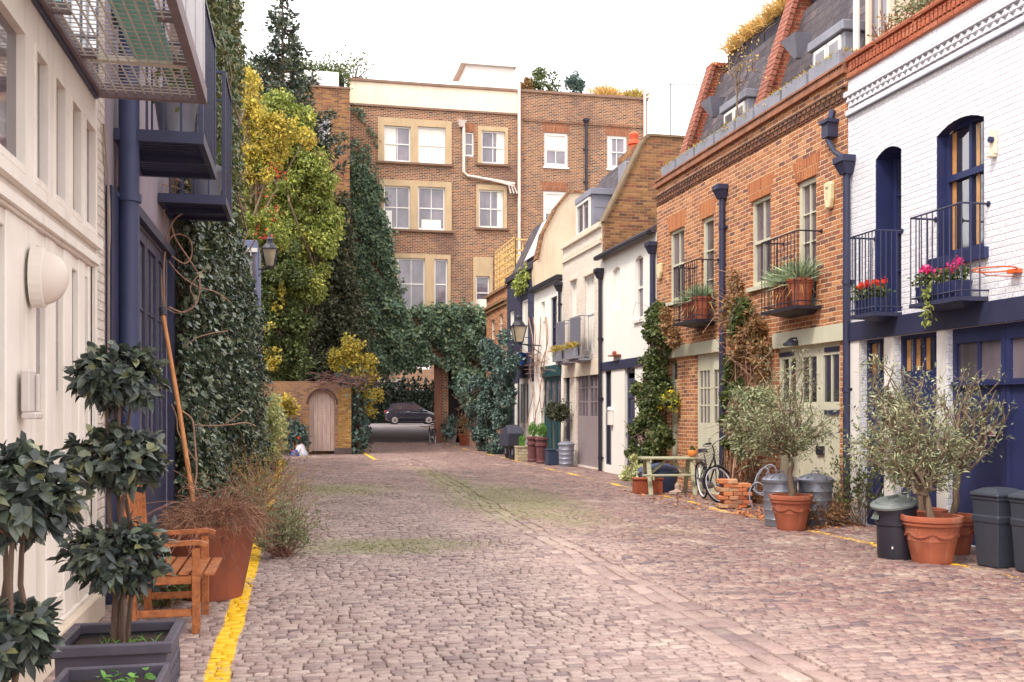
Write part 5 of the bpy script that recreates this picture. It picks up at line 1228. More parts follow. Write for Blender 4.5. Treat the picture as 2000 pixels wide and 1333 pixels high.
# clipped hedge and shrubs on the wing roof
rh = thing('roof_hedge', 'clipped green hedge along the roof of the yellow brick wing', 'hedge', (-3, 44.6, 16.2))
C = []; Rr = []
for u in range(455, 676, 7):
    for v in range(int(128 + max(0, u - 580) * .12), 172, 9): C.append(on_y(u, v, 44.9 + RNG.normal() * .2)); Rr.append(.3)
foliage('foliage', LF_GREEN, RNG, C, np.array(Rr), 9000, .11, .08, rh, lo=.5)
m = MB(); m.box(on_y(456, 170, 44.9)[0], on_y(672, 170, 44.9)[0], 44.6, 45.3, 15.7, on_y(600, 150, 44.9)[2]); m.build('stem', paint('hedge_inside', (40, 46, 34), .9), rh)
bt = thing('roof_tree', 'thin leafed small tree on the roof right of the clipped hedge', 'tree', on_y(690, 160, 46.8))
m = MB(); P = []; base = np.array(on_y(690, 160, 46.8))
for u, v in ((640, 108), (655, 120), (672, 100), (690, 112), (705, 122), (712, 100), (725, 140), (735, 150), (660, 135), (685, 140), (745, 120), (700, 135)):
    e = np.array(on_y(u, v, 46.8)); m.tube(wob(RNG, base, e, 5, .06), list(np.linspace(.04, .008, 6)), 4)
    for _ in range(5): q = base + (e - base) * RNG.uniform(.5, 1); r_ = q + RNG.normal(size=3) * .3; m.tube([tuple(q), tuple(r_)], .008, 3); P += [r_ + RNG.normal(size=3) * .1 for _ in range(4 if u < 720 else 1)]
m.build('branch', BARK, bt); P = np.array(P)
leaf_mesh('crown', LF_GREEN, P, RNG.normal(size=P.shape), RNG.normal(size=P.shape), .16, .10, bt)
# shrubs on the block roof
for nm, lab, u, v, rx, rz, mt, kind in (('roof_shrub', 'round green-brown shrub on the apartment roof, largest of the row', 1062, 170, 34, 20, LF_GREEN, 0), ('roof_shrub', 'upright blue-green shrub on the apartment roof between two bushier plants', 1120, 172, 17, 19, LF_SHRUB, 0),
                                     ('roof_grass', 'golden ornamental grass clump on the apartment roof', 1182, 178, 30, 16, LF_GRASS, 1), ('roof_grass', 'olive green grass tuft at the right end of the apartment roof', 1240, 182, 20, 14, LF_SEDUM, 1), ('roof_shrub', 'low dull shrub on the apartment roof right beside the white vent pipe', 1028, 174, 12, 11, LF_BROWN, 0)):
    c = on_y(u, v - 6, 46.6); t = thing(nm, lab, 'shrub' if kind == 0 else 'grass', (c[0], c[1], TOPZ - .2), 'plants on the apartment roof')
    s = 46.6 / F_PX
    m = MB(); m.lathe([(.3, 0), (.36, .3)], (c[0], c[1], TOPZ - .3), 12); m.build('planter', TERRA2, t)
    if kind == 0: foliage('foliage', mt, RNG, [c], np.array([[rx * s * 1.1, .5, rz * s * 1.25]]), 1800, .12, .07, t, knots=18, ksize=.34)
    else:
        n = 420; P = np.array([c[0], c[1], TOPZ]) + RNG.normal(size=(n, 3)) * [rx * s * .4, .2, .02]; D = RNG.normal(size=(n, 3)) * [.5, .3, .1] + [0, 0, 1]
        leaf_mesh('foliage', mt, P, RNG.normal(size=(n, 3)), D, RNG.uniform(.6, 1, n) * rz * s * 3.6, .035, t, kind='strip', droop=.35)
# ---------------- golden grasses and a bare tree on the brick house roof
def grass_row(name, label, pts, n, L, W, mat, group=None, droop=.35, spread=.35):
    c = np.mean(pts, 0); t = thing(name, label, 'grass', tuple(c), group)
    i = RNG.integers(0, len(pts) - 1, n); f_ = RNG.random((n, 1)); A = np.array(pts)
    P = A[i] * (1 - f_) + A[i + 1] * f_ + RNG.normal(size=(n, 3)) * [.1, .12, .02]; D = RNG.normal(size=(n, 3)) * spread + [-.1, 0, 1]
    leaf_mesh('blades', mat, P, RNG.normal(size=(n, 3)), D, RNG.uniform(.5, 1.1, n) * L, W, t, kind='strip', droop=droop); return t
for k, (ya, yb_) in enumerate(((13.6, 15.2), (15.4, 17.0), (17.3, 18.7), (18.9, 20.4))):
    grass_row('golden_grass', ['golden grass in the roof trough nearest the white house', 'golden grass on the roof screen, second from the white house', 'tall golden grass on the roof screen above the far dormer', 'golden grass at the far end of the mansard roof'][k],
              [(RX + 1.65, y, 9.42) for y in np.linspace(ya, yb_, 6)], 1500, .75, .02, LF_GRASS, 'golden grasses along the mansard top', .45)
bt = thing('bare_sapling', 'small bare sapling with few golden leaves growing behind the grey roof planters', 'tree', (RX + .2, 18.2, 6.7))
m = MB(); base = np.array(on_x(1440, 225, RX + .25)); P = []
for u, v in ((1440, 100), (1415, 110), (1460, 90), (1470, 130), (1425, 95), (1445, 75), (1455, 120), (1405, 135), (1480, 110)):
    e = np.array(on_x(u, v, RX + .25 + RNG.normal() * .15)); s = base + (np.array(on_x(1438, 130, RX + .25)) - base) * RNG.uniform(.3, 1); m.tube(wob(RNG, s, e, 5, .05), list(np.linspace(.012, .004, 6)), 4)
    for _ in range(5): q = s + (e - s) * RNG.uniform(.4, 1); r_ = q + RNG.normal(size=3) * .13; m.tube([tuple(q), tuple(r_)], .004, 3); P.append(r_); P.append(e + RNG.normal(size=3) * .1)
m.tube([tuple(base - [0, 0, .3]), tuple(base), tuple(on_x(1438, 130, RX + .25))], [.02, .018, .01], 6)
m.build('trunk', BARK, bt); P = np.array(P)
leaf_mesh('leaves', LF_GRASS, P, RNG.normal(size=P.shape), RNG.normal(size=P.shape), .06, .04, bt)
# grey planters along the brick parapet, each with sedum
pl_edges = [1293, 1322, 1358, 1397, 1438, 1475, 1528, 1580, 1645]
for k in range(8):
    a, b = on_x(pl_edges[k + 1] - 2, 300, RX)[1], on_x(pl_edges[k], 300, RX)[1]
    t = thing('roof_planter', 'grey zinc trough planter with sedum on the brick parapet, %s' % ['first at the far end', 'second from the far end', 'third from the far end', 'fourth from the far end', 'below the bare sapling', 'beside the middle raking wall', 'second nearest the white house', 'nearest the white house'][k], 'planter', (RX - .02, (a + b) / 2, 6.67), 'grey planters along the brick parapet')
    m = MB(FR); zt = 6.90
    m.box(a + .02, b - .02, 6.668, zt, -.28, -.26); m.box(a + .02, b - .02, 6.668, zt, .0, .02); m.box(a + .01, a + .03, 6.668, zt, -.26, .0); m.box(b - .03, b - .01, 6.668, zt, -.26, .0); m.box(a + .03, b - .03, 6.668, zt - .05, -.26, .0)
    m.build('trough', GREYM, t)
    n = int(420 * (b - a)); P = np.stack([RX + RNG.uniform(0.0, .27, n), RNG.uniform(a, b, n), np.full(n, zt - .05)], 1); D = RNG.normal(size=(n, 3)) * .7 + [-.15, 0, .8]
    leaf_mesh('sedum', LF_SEDUM, P, RNG.normal(size=(n, 3)), D, RNG.uniform(.05, .15, n), .025, t)
# shrubs behind the terracotta parapet of the white house
for k, (y, lab, mt, r) in enumerate(((12.3, 'dry brown lavender bush behind the terracotta parapet nearest the brick house', LF_BROWN, .42), (11.5, 'grey-green shrub in the middle of the white house roof edge', LF_OLIVE, .5), (10.7, 'leafy green plant behind the terracotta parapet at the right', LF_GREEN, .45), (9.9, 'tall roof plant at the top right corner of the picture', LF_BROWN, .5))):
    t = thing('roof_shrub', lab, 'shrub', (RX + .35, y, 6.5), 'shrubs on the white house roof')
    m = MB(); 
    for _ in range(14): m.tube(wob(RNG, (RX + .35, y, 6.5), (RX + .35 + RNG.normal() * .25, y + RNG.normal() * .3, 6.75 + RNG.random() * r), 3, .06), .008, 4)
    m.build('stem', TWIG, t); foliage('foliage', mt, RNG, [(RX + .35, y, 6.82)], np.array([[.35, .5, r * .8]]), 1100, .07, .03, t, knots=16, ksize=.4)
# ---------------- climbers on the right-hand fronts
def px_clumps(lst, X): return [(on_x(u, v, X), r / (F_PX / (on_x(u, v, X)[1] * .95))) for u, v, r in lst]
def climber(name, label, base_u, lst, X, mat, n, L, W, extra=(), stems=5, grow=1.0, cat='climber', knots=8, stem_mat=None, ksize=.42):
    cl = [(c, r * grow) for c, r in px_clumps(lst, X)]; b = on_x(base_u, 800, RX - .12); b = (b[0], b[1], 0)
    t = thing(name, label, cat, b)
    m = MB(); top = max(c[0][2] for c in cl)
    for c, r in cl:
        m.tube(wob(RNG, (b[0] + RNG.normal() * .05, b[1] + RNG.normal() * .1, 0), c, 7, .035), list(np.linspace(.022, .006, 8)), 5)
    for _ in range(stems * 6):
        c, r = cl[RNG.integers(len(cl))]; q = np.array(c) + RNG.normal(size=3) * r * .5; m.tube([tuple(q), tuple(q + RNG.normal(size=3) * r * .5), tuple(q + RNG.normal(size=3) * r)], .005, 3)
    m.build('stem', stem_mat or BARK, t)
    foliage('foliage', mat, RNG, [c for c, r in cl], np.array([[r * .55, r, r] for c, r in cl]), n, L, W, t, knots=knots, ksize=ksize, down=.4)
    for nm, l2, mt, nn, LL, WW in extra:
        c2 = px_clumps(l2, X - .1); foliage(nm, mt, RNG, [c for c, r in c2], np.array([[r * .5, r, r] for c, r in c2]), nn, LL, WW, t, lo=.3)
    return t
climber('flowering_climber', 'green climber with pale pink flowers between the low white house and the brick house', 1280, [(1275, 610, 22), (1290, 640, 24), (1268, 660, 24), (1290, 690, 28), (1265, 720, 28), (1288, 750, 28), (1262, 770, 28), (1275, 810, 30), (1258, 840, 32), (1280, 870, 34), (1250, 880, 32), (1300, 860, 20)], RX - .25, LF_GREEN, 13000, .085, .065,
        [('brown_foliage', [(1305, 640, 22), (1315, 660, 20), (1300, 615, 16)], LF_BROWN, 1100, .075, .045), ('flowers', [(1252, 858, 9), (1268, 850, 10), (1278, 862, 8), (1260, 870, 8), (1245, 866, 6), (1273, 846, 6)], FL_ROSE, 420, .055, .05)], grow=1.2)
climber('variegated_shrub', 'low pale variegated shrub at the foot of the white wall by the picnic table', 1235, [(1240, 905, 18), (1228, 925, 18), (1250, 920, 18), (1225, 945, 14), (1245, 940, 16)], RX - .5, LF_VARI, 2000, .07, .05, cat='shrub')
climber('brown_climber', 'tangled half brown climber on the pipe between the sage double door and garage door', 1440, [(1430, 545, 16), (1440, 590, 24), (1455, 620, 30), (1470, 640, 28), (1430, 630, 22), (1460, 670, 32), (1485, 690, 26), (1480, 720, 26), (1445, 700, 26)], RX - .18, LF_BROWN, 4600, .075, .045,
        [('green_foliage', [(1450, 610, 26), (1440, 640, 22), (1425, 720, 16), (1440, 760, 20)], LF_GREEN, 3000, .075, .05)], stems=22, stem_mat=VINE, grow=1.3)
climber('leafy_shrub', 'tall grey-green leafy shrub behind the bicycle and brick planter', 1455, [(1440, 780, 34), (1470, 800, 40), (1445, 830, 38), (1480, 850, 36), (1455, 870, 30), (1500, 790, 26), (1465, 770, 30)], RX - .5, LF_OLIVE, 6500, .085, .03, cat='shrub', stems=9)
climber('dark_climber', 'dark leafy growth on the drainpipe right of the sage double door', 1422, [(1422, 740, 12), (1424, 780, 13), (1420, 820, 12), (1426, 700, 12), (1422, 860, 10)], RX - .14, LF_GREEN, 2200, .08, .06, grow=1.3)
# ---------------- far right shrubs
climber('blue_green_shrub', 'large blue-green shrub in front of the small end brick house', 965, [(985, 668, 22), (960, 690, 30), (985, 720, 32), (955, 740, 34), (985, 770, 30), (955, 790, 34), (980, 820, 30), (950, 830, 32), (940, 860, 22), (970, 865, 24), (930, 760, 22), (925, 800, 18), (1000, 700, 16)], RX - .75, LF_SHRUB, 17000, .12, .07, cat='shrub', knots=12)
climber('broad_leaf_shrub', 'pale leaved spreading shrub left of the big blue-green shrub', 905, [(905, 745, 16), (890, 752, 14), (920, 752, 14), (912, 775, 18), (900, 765, 12), (925, 780, 14)], RX - .55, leafmat('pale_green_leaves', [(96, 120, 104), (120, 142, 122), (74, 98, 86)], .45, .2), 1100, .2, .13, cat='shrub')
climber('doorway_plant', 'dark bushy pot plant beside the dark doorway of the block', 872, [(868, 820, 12), (872, 838, 14), (864, 845, 12), (880, 845, 10)], RX - 1.0, LF_SHRUB, 500, .2, .12, cat='plant')
cb_ = thing('bare_creeper', 'bare brown creeper stems climbing the narrow white house', 'vine', (RX - .05, 31.5, 0))
m = MB()
for us in ([1038, 1034, 1042, 1040, 1046, 1044], [1048, 1046, 1052, 1050, 1054, 1058], [1053, 1056, 1054, 1060, 1062, 1064], [1043, 1048, 1040, 1036, 1040, 1034], [1060, 1056, 1062, 1058, 1066, 1064]):
    vs = [880, 820, 770, 720, 670, 620]; m.tube(smooth([on_x(u + RNG.normal() * 2.2, v, RX - .08) for u, v in zip(us, vs)], 4), .016, 5)
for _ in range(16): 
    u, v = RNG.uniform(1035, 1070), RNG.uniform(690, 740); m.tube([on_x(u, v, RX - .1), on_x(u + RNG.normal() * 12, v - RNG.uniform(-6, 10), RX - .16), on_x(u + RNG.normal() * 18, v + RNG.normal() * 8, RX - .12)], .010, 4)
m.build('stem', VINE, cb_)
lp = thing('parapet_creeper', 'light green creeper trailing from the dark blue parapet', 'creeper', on_x(1018, 535, RX - .1))
wall_leaves('foliage', LF_LIME, FR, [(33.1, 5.9), (34.9, 5.75), (35.4, 6.2), (34.2, 6.4), (33.0, 6.45)], 420, .14, .10, .2, RNG, lp)
# ---------------- variegated mound and roadside growth on the left
vs_ = thing('variegated_mound', 'rounded pale cream-green variegated shrub on the left, beyond the ivy', 'shrub', on_z(520, 905))
cl = [(at(u, v, 25.5 + d), r / (F_PX / 25.5)) for u, v, r, d in ((520, 800, 28, 0), (535, 830, 26, 0), (505, 840, 36, .3), (535, 870, 24, 0), (510, 885, 30, 0), (540, 845, 16, .2), (495, 800, 20, .5), (485, 850, 30, .6))]
m = MB()
for c, r in cl: m.tube(wob(RNG, on_z(515, 905), c, 4, .05), .015, 4)
m.build('stem', BARK, vs_)
foliage('foliage', LF_VARI, RNG, [c for c, r in cl], np.array([r for c, r in cl]), 7000, .08, .055, vs_, knots=10, ksize=.38)
def stalky(name, label, base, n, L, spread, mat, stem_mat, leafn=0, lmat=None, ll=.05, lw=.02, cat='shrub', r=.004, lean=(0, 0, 0), sub=3):
    t = thing(name, label, cat, base); m = MB(); P, D = [], []
    for _ in range(n):
        d = unit((RNG.normal(size=3) * [1, 1, .35] + [0, 0, spread] + np.array(lean))[None])[0]; l = L * RNG.uniform(.5, 1.15); b = np.array(base) + RNG.normal(size=3) * [.05, .05, 0]
        e = b + d * l; mid = (b + e) / 2 + [0, 0, .12 * l]; m.tube(smooth([b, mid, e], 3), [r * 1.6] * 3 + [r] * 3 + [r * .5], 4)
        for _k in range(sub):
            q = b + (e - b) * RNG.uniform(.35, 1) + [0, 0, .06]; s = q + (d + RNG.normal(size=3) * .8) * l * .3; m.tube([tuple(q), tuple(s)], r * .6, 3)
            for _j in range(leafn): f_ = RNG.random(); P.append(q + (s - q) * f_); D.append(d + RNG.normal(size=3) * .8)
    m.build('stem', stem_mat, t)
    if leafn: P, D = np.array(P), np.array(D); leaf_mesh('foliage', lmat, P, RNG.normal(size=P.shape) + [0, 0, 1], D, ll, lw, t)
    return t
stalky('roadside_shrub', 'small wispy grey-green shrub growing out of the setts by the yellow line', on_z(552, 1088), 80, .40, 1.2, None, TWIG, 11, LF_OLIVE, .045, .018)
stalky('trailing_shrub', 'straggly olive shrub with long thin stems left of the yellow line', on_z(500, 1040, .05), 110, .85, .7, None, LF_DRY, 6, LF_OLIVE, .05, .016, lean=(.3, .3, 0))
stalky('dry_grass', 'dry pale stems of grass arching over the kerb beyond the pot', on_z(505, 985, .05), 110, .85, .8, None, LF_DRY, 4, LF_SEDUM, .06, .014, cat='grass', lean=(.3, 0, 0))
stalky('low_shrub', 'yellowish low plant at the foot of the variegated shrub', on_z(535, 925, .05), 40, .6, 1.0, None, TWIG, 5, LF_LIME, .06, .03)
# flowers by the wall
fp = thing('flowering_plant', 'green plant with red flowers at the foot of the garden wall', 'plant', on_z(570, 892))
cl = [(on_y(u, v, 35.6), r / 54.6) for u, v, r in ((572, 845, 16), (582, 830, 14), (565, 865, 14), (590, 858, 12), (575, 880, 12))]
foliage('foliage', LF_SHRUB, RNG, [c for c, r in cl], np.array([r for c, r in cl]), 1400, .12, .07, fp, knots=6, ksize=.5)
foliage('flowers', FL_RED, RNG, [on_y(u, v, 35.2) for u, v in ((562, 850), (575, 868), (584, 855), (570, 880), (590, 870), (553, 878))], np.full(6, .05), 30, .05, .05, fp)
m = MB()
for c, r in cl: m.tube(wob(RNG, on_z(575, 892), c, 3, .05), .012, 4)
m.build('stem', BARK, fp)
# thin moss and grass in the joints
gb_ = []
for _ in range(9000):
    r = RNG.random()
    if r < .55: x, y = 3.5 + RNG.normal() * .8, 18 + RNG.normal() * 2.8
    elif r < .85: x, y = .9 + RNG.normal() * .7, 11.8 + RNG.normal() * .35
    else: x, y = .9 + RNG.normal() * .6, 20.5 + RNG.normal() * .9
    gb_.append((x, y, gz(y) - .012))
P = np.array(gb_); n = len(P)
P = P[::3]; n = len(P)
o = leaf_mesh('moss_grass', leafmat('moss_blades', [(104, 116, 52), (134, 136, 66), (88, 100, 48)], .8, .2), P, RNG.normal(size=(n, 3)), RNG.normal(size=(n, 3)) * .8 + [0, 0, .6], RNG.uniform(.015, .035, n), .012)
tag(o, 'short green moss and grass between the paving setts', 'grass', kind='stuff')
# fallen leaves
n = 900; P = np.concatenate([np.stack([RNG.uniform(6.6, 7.7, 600), RNG.uniform(12.2, 14.6, 600), np.full(600, .012)], 1), np.stack([RNG.uniform(6.2, 7.6, 300), RNG.uniform(14, 19, 300), np.full(300, .01)], 1)])
o = leaf_mesh('fallen_leaves', leafmat('brown_leaf_litter', [(150, 84, 50), (176, 110, 60), (120, 70, 54), (196, 140, 80)], .7, .1), P, RNG.normal(size=(n, 3)) * .3 + [0, 0, 1], RNG.normal(size=(n, 3)) * [1, 1, .1], .07, .045)
tag(o, 'brown fallen leaves lying along the foot of the right-hand houses', 'leaves', kind='stuff')
# ================================================================== pots, furniture and street things
SOILM = paint('potting_soil', (62, 48, 42), .95, .3, 12, .5)
def pot_parts(root, c, r, h, mat, rim=.07, band=True, decor=False):
    """classic tapered pot: rolled rim, band lines; soil inside"""
    x, y, z = c
    pr = [(r * .62, 0), (r * .64, .015), (r * .66, h * .1), (r * .78, h * .45), (r * .785, h * .46), (r * .80, h * .475), (r * .79, h * .49), (r * .86, h * .70)] if band else [(r * .60, 0), (r * .64, .01), (r * .86, h * .75)]
    pr += [(r * .88, h - rim * 1.5), (r * .94, h - rim * 1.45), (r * .95, h - rim * 1.1), (r * .93, h - rim), (r * .99, h - rim * .85), (r, h - rim * .35), (r * .985, h - rim * .05), (r * .95, h), (r * .88, h - .005), (r * .86, h - .08)]
    m = MB(); m.lathe(pr, c, 32)
    if decor:      # a moulded swag under the rim
        for k in range(6):
            a0 = k * math.pi / 3
            for i in range(8):
                s = (i + .5) / 8; a = a0 + s * math.pi / 3 * .9; zz = h * .66 - .045 * math.sin(s * math.pi) ; rr = r * (.84 + .02 * (zz / h - .66) * 4)
                q = Vector((x + rr * math.cos(a), y + rr * math.sin(a), z + zz)); t_ = Vector((-math.sin(a), math.cos(a), 0)) * .022
                m.obox(q, t_, Vector((math.cos(a), math.sin(a), 0)) * .008, (0, 0, .012))
    o = m.build('pot', mat, root, smooth=True)
    s = MB(); s.lathe([(r * .86, h - .075), (.01, h - .06)], c, 24); s.build('soil', SOILM, root); return o
def olive(name, label, base, r, h, crown, n, mat_pot=TERRA, trunk_to=None, lean=0, seed=3, group=None, leafL=.066, decor=True, bare=.0):
    rng = np.random.default_rng(seed); t = thing(name, label, 'potted tree', base, group); pot_parts(t, base, r, h, mat_pot, decor=decor)
    b = np.array(base) + [0, 0, h - .08]; m = MB(); fork = np.array(trunk_to); m.tube(wob(rng, b, fork, 5, .012), list(np.linspace(.042, .032, 6)), 9)
    P, D = [], []
    for c, rad in crown:
        c = np.array(c); rad = np.array(rad if hasattr(rad, '__len__') else (rad,) * 3)
        for _ in range(5):
            e = c + unit(rng.normal(size=(1, 3)))[0] * rad * rng.uniform(.5, 1.1); lm_ = wob(rng, fork + rng.normal(size=3) * .01, e, 5, .07); m.tube(lm_, list(np.linspace(.02, .006, 6)), 5)
            for _k in range(8):
                i = rng.integers(2, 6); s = np.array(lm_[i]); d = unit((unit((s - fork)[None])[0] + rng.normal(size=3) * .9)[None])[0]
                e2 = s + d * rad * rng.uniform(.4, 1.1); tw_ = wob(rng, s, e2, 3, .07); m.tube(tw_, [.005, .004, .003, .002], 3)
                if rng.random() < bare: continue
                q = int(n * .48) // (40 * len(crown)); f_ = rng.random((q, 1)); P.append(s + (e2 - s) * (.15 + .9 * f_) + rng.normal(size=(q, 3)) * .05); D.append(np.repeat(d[None], q, 0) * .8 + rng.normal(size=(q, 3)) * .65)
    m.build('trunk', BARK, t, smooth=True); P, D = np.concatenate(P), np.concatenate(D)
    leaf_mesh('crown', LF_OLIVE, P, rng.normal(size=P.shape) + [0, 0, .7], D, leafL * rng.uniform(0.7, 1.25, len(P)), .017, t, droop=.1); return t
def gp(u, v): return on_z(u, v)
def cl3(lst, t): return [(at(u, v, t + d), r * t / F_PX) for u, v, r, d in lst]
bA = gp(1545, 1034); tA = bA[1] / ray(1545, 1034)[1]
olive('potted_olive_tree', 'olive tree in a terracotta pot before the galvanised bins, leftmost of the pots', bA, .29, .47, cl3([(1530, 780, 62, 0), (1580, 800, 56, .1), (1490, 800, 50, -.1), (1545, 735, 40, .1), (1600, 840, 34, 0), (1500, 850, 44, .1), (1560, 850, 34, -.2)], tA), 7200, trunk_to=at(1543, 890, tA), seed=3, group='potted olive trees by the right-hand houses')
bB = gp(1820, 1098); tB = bB[1] / ray(1820, 1098)[1]
olive('potted_olive_tree', 'olive tree in the big terracotta pot standing nearest the street, right of the black dustbin', bB, .315, .50, cl3([(1790, 840, 74, 0), (1745, 850, 50, .1), (1840, 830, 50, .1), (1790, 785, 50, .1), (1850, 890, 34, .1), (1720, 880, 34, 0), (1815, 900, 34, 0)], tB), 7400, trunk_to=at(1808, 965, tB), seed=5, group='potted olive trees by the right-hand houses')
bC = gp(1880, 1088); bC = (bC[0] + .06, bC[1] + .25, 0); tC = bC[1] / ray(1880, 1088)[1]
olive('potted_olive_tree', 'twisted olive tree with bare twigs in the pot behind, nearest the wheelie bins', bC, .27, .44, cl3([(1890, 830, 46, 0), (1930, 780, 40, .1), (1860, 790, 34, .1), (1945, 800, 26, 0), (1900, 745, 26, 0), (1860, 880, 30, 0)], tC), 3900, trunk_to=at(1873, 920, tC), seed=8, group='potted olive trees by the right-hand houses', bare=.35)
bD = (7.15, 10.35, 0); tD = bD[1] / ray(1812, 1000)[1]
olive('potted_olive_tree', 'tall slim olive tree behind the black dustbin, its pot mostly hidden', bD, .27, .46, cl3([(1715, 760, 24, 0), (1712, 720, 18, 0), (1720, 810, 30, 0), (1700, 850, 34, 0), (1740, 790, 26, 0), (1760, 740, 22, 0)], tD), 3600, trunk_to=at(1790, 930, tD), seed=9, group='potted olive trees by the right-hand houses')
# ---- bins
GALV2 = paint('galvanised_bin_steel', (150, 152, 164), .45, .14, 9, .12, metal=.55)
def galv_bin(name, label, base, r, h, group, lid=True, closed=True):
    t = thing(name, label, 'dustbin', base, group); m = MB(); pr = [(r * .86, 0), (r * .86, .03), (r * .88, .04)]
    z = .08
    while z < h - .06: pr += [(r * (.88 + .1 * z / h), z), (r * (.88 + .1 * z / h) + .008, z + .012), (r * (.88 + .1 * z / h), z + .024)]; z += .13
    pr += [(r * .98, h - .02), (r * 1.03, h - .01), (r * 1.03, h), (r * .95, h)]
    m.lathe(pr, base, 28); m.build('body', GALV2, t, smooth=True)
    l = MB(); l.lathe([(r * 1.06, h - .015), (r * 1.07, h + .02), (r * 1.0, h + .035), (r * .6, h + .075), (r * .2, h + .1), (.01, h + .1)], base, 28); x, y, z0 = base
    for k in range(12): a = k * math.pi / 6; l.bar((x + r * .25 * math.cos(a), y + r * .25 * math.sin(a), z0 + h + .098), (x + r * .95 * math.cos(a), y + r * .95 * math.sin(a), z0 + h + .045), .012, .012)
    o = l.build('lid', GALV2, t, smooth=True)
    k = MB(); k.tube([(x - .06, y, z0 + h + .09), (x - .05, y, z0 + h + .135), (x + .05, y, z0 + h + .135), (x + .06, y, z0 + h + .09)], .008, 6); k.build('handle', GALV2, o)
    s = MB()
    for sg in (-1, 1):
        q = Vector((_ca * sg, -_sa * sg, 0)); c = Vector(base) + q * r * .97 + Vector((0, 0, h * .72)); s.tube([tuple(c - Vector((0, .06, 0))), tuple(c + q * .05 - Vector((0, .06, 0))), tuple(c + q * .05 + Vector((0, .06, 0))), tuple(c + Vector((0, .06, 0)))], .008, 5)
    s.build('side_handle', GALV2, t)
    return t
g1_ = gp(1534, 1030); g2_ = gp(1597, 1028)
galv_bin('galvanised_bin', 'galvanised ribbed dustbin behind the leftmost olive pot', (g1_[0] + .05, g1_[1] + .25, 0), .24, .62, 'galvanised bins by the sage garage door')
galv_bin('galvanised_bin', 'galvanised ribbed dustbin right of its twin, beside the dried bush', (g2_[0] + .05, g2_[1] + .15, 0), .24, .62, 'galvanised bins by the sage garage door')
g3_ = gp(1101, 912)
galv_bin('galvanised_bin', 'tall shiny galvanised bin far down the street by the grey garage door', (g3_[0] + .1, g3_[1] + .1, 0), .23, .62, None)
BPL = paint('black_plastic', (44, 42, 52), .42, .14, 4, .1, spec=.5); GPL = paint('grey_green_plastic', (118, 124, 122), .45, .1, 4, .1)
bb = gp(1760, 1092); bb = (bb[0], bb[1] + .10, 0)
t = thing('black_dustbin', 'black plastic dustbin with tilted grey lid beside the big olive pot', 'dustbin', bb)
m = MB(); m.lathe([(.185, 0), (.19, .02), (.20, .36), (.215, .365), (.217, .40), (.205, .405), (.217, .54), (.23, .55), (.23, .57), (.21, .57), (.2, .45)], bb, 30); m.build('body', BPL, t, smooth=True)
m = MB(); m.lathe([(.245, 0), (.25, .025), (.235, .04), (.2, .05), (.19, .065), (.06, .08), (.01, .08)], (0, 0, 0), 30); m.obox((0, 0, .09), (.06, 0, 0), (0, .015, 0), (0, 0, .02))
rot = Matrix.Translation((bb[0] - .02, bb[1], .575)) @ Matrix.Rotation(R(-11), 4, 'Y') @ Matrix.Rotation(R(4), 4, 'X'); m.v = [tuple(rot @ Vector(p)) for p in m.v]; m.build('lid', GPL, t, smooth=True)
m = MB(); fwd = Vector((-bb[0], -bb[1], 0)).normalized(); lat = Vector((fwd.y, -fwd.x, 0))
q = Vector(bb) - Vector((_ca, -_sa, 0)) * .205 + Vector((0, 0, .44)); m.add([tuple(q + Vector((0, -.05, .06))), tuple(q + Vector((0, .05, .06))), tuple(q + Vector((-.03, .07, -.02))), tuple(q + Vector((-.03, -.07, -.02))), tuple(q + Vector((.03, .0, .06))), tuple(q + Vector((.03, 0, -.02)))], [(0, 1, 2, 3), (0, 3, 5, 4), (1, 2, 5, 4), (2, 3, 5)]); m.build('side_handle', GPL, t)
m = MB()
for sx, sz, sr in ((-.035, .13, .013), (.055, .165, .022)):
    q = Vector(bb) + fwd * .197 + Vector((_ca, -_sa, 0)) * sx + Vector((0, 0, sz)); m.obox(q, Vector((_ca, -_sa, 0)) * sr * .6, fwd * .004, (0, 0, sr))
m.build('white_mark', WHITE, t)
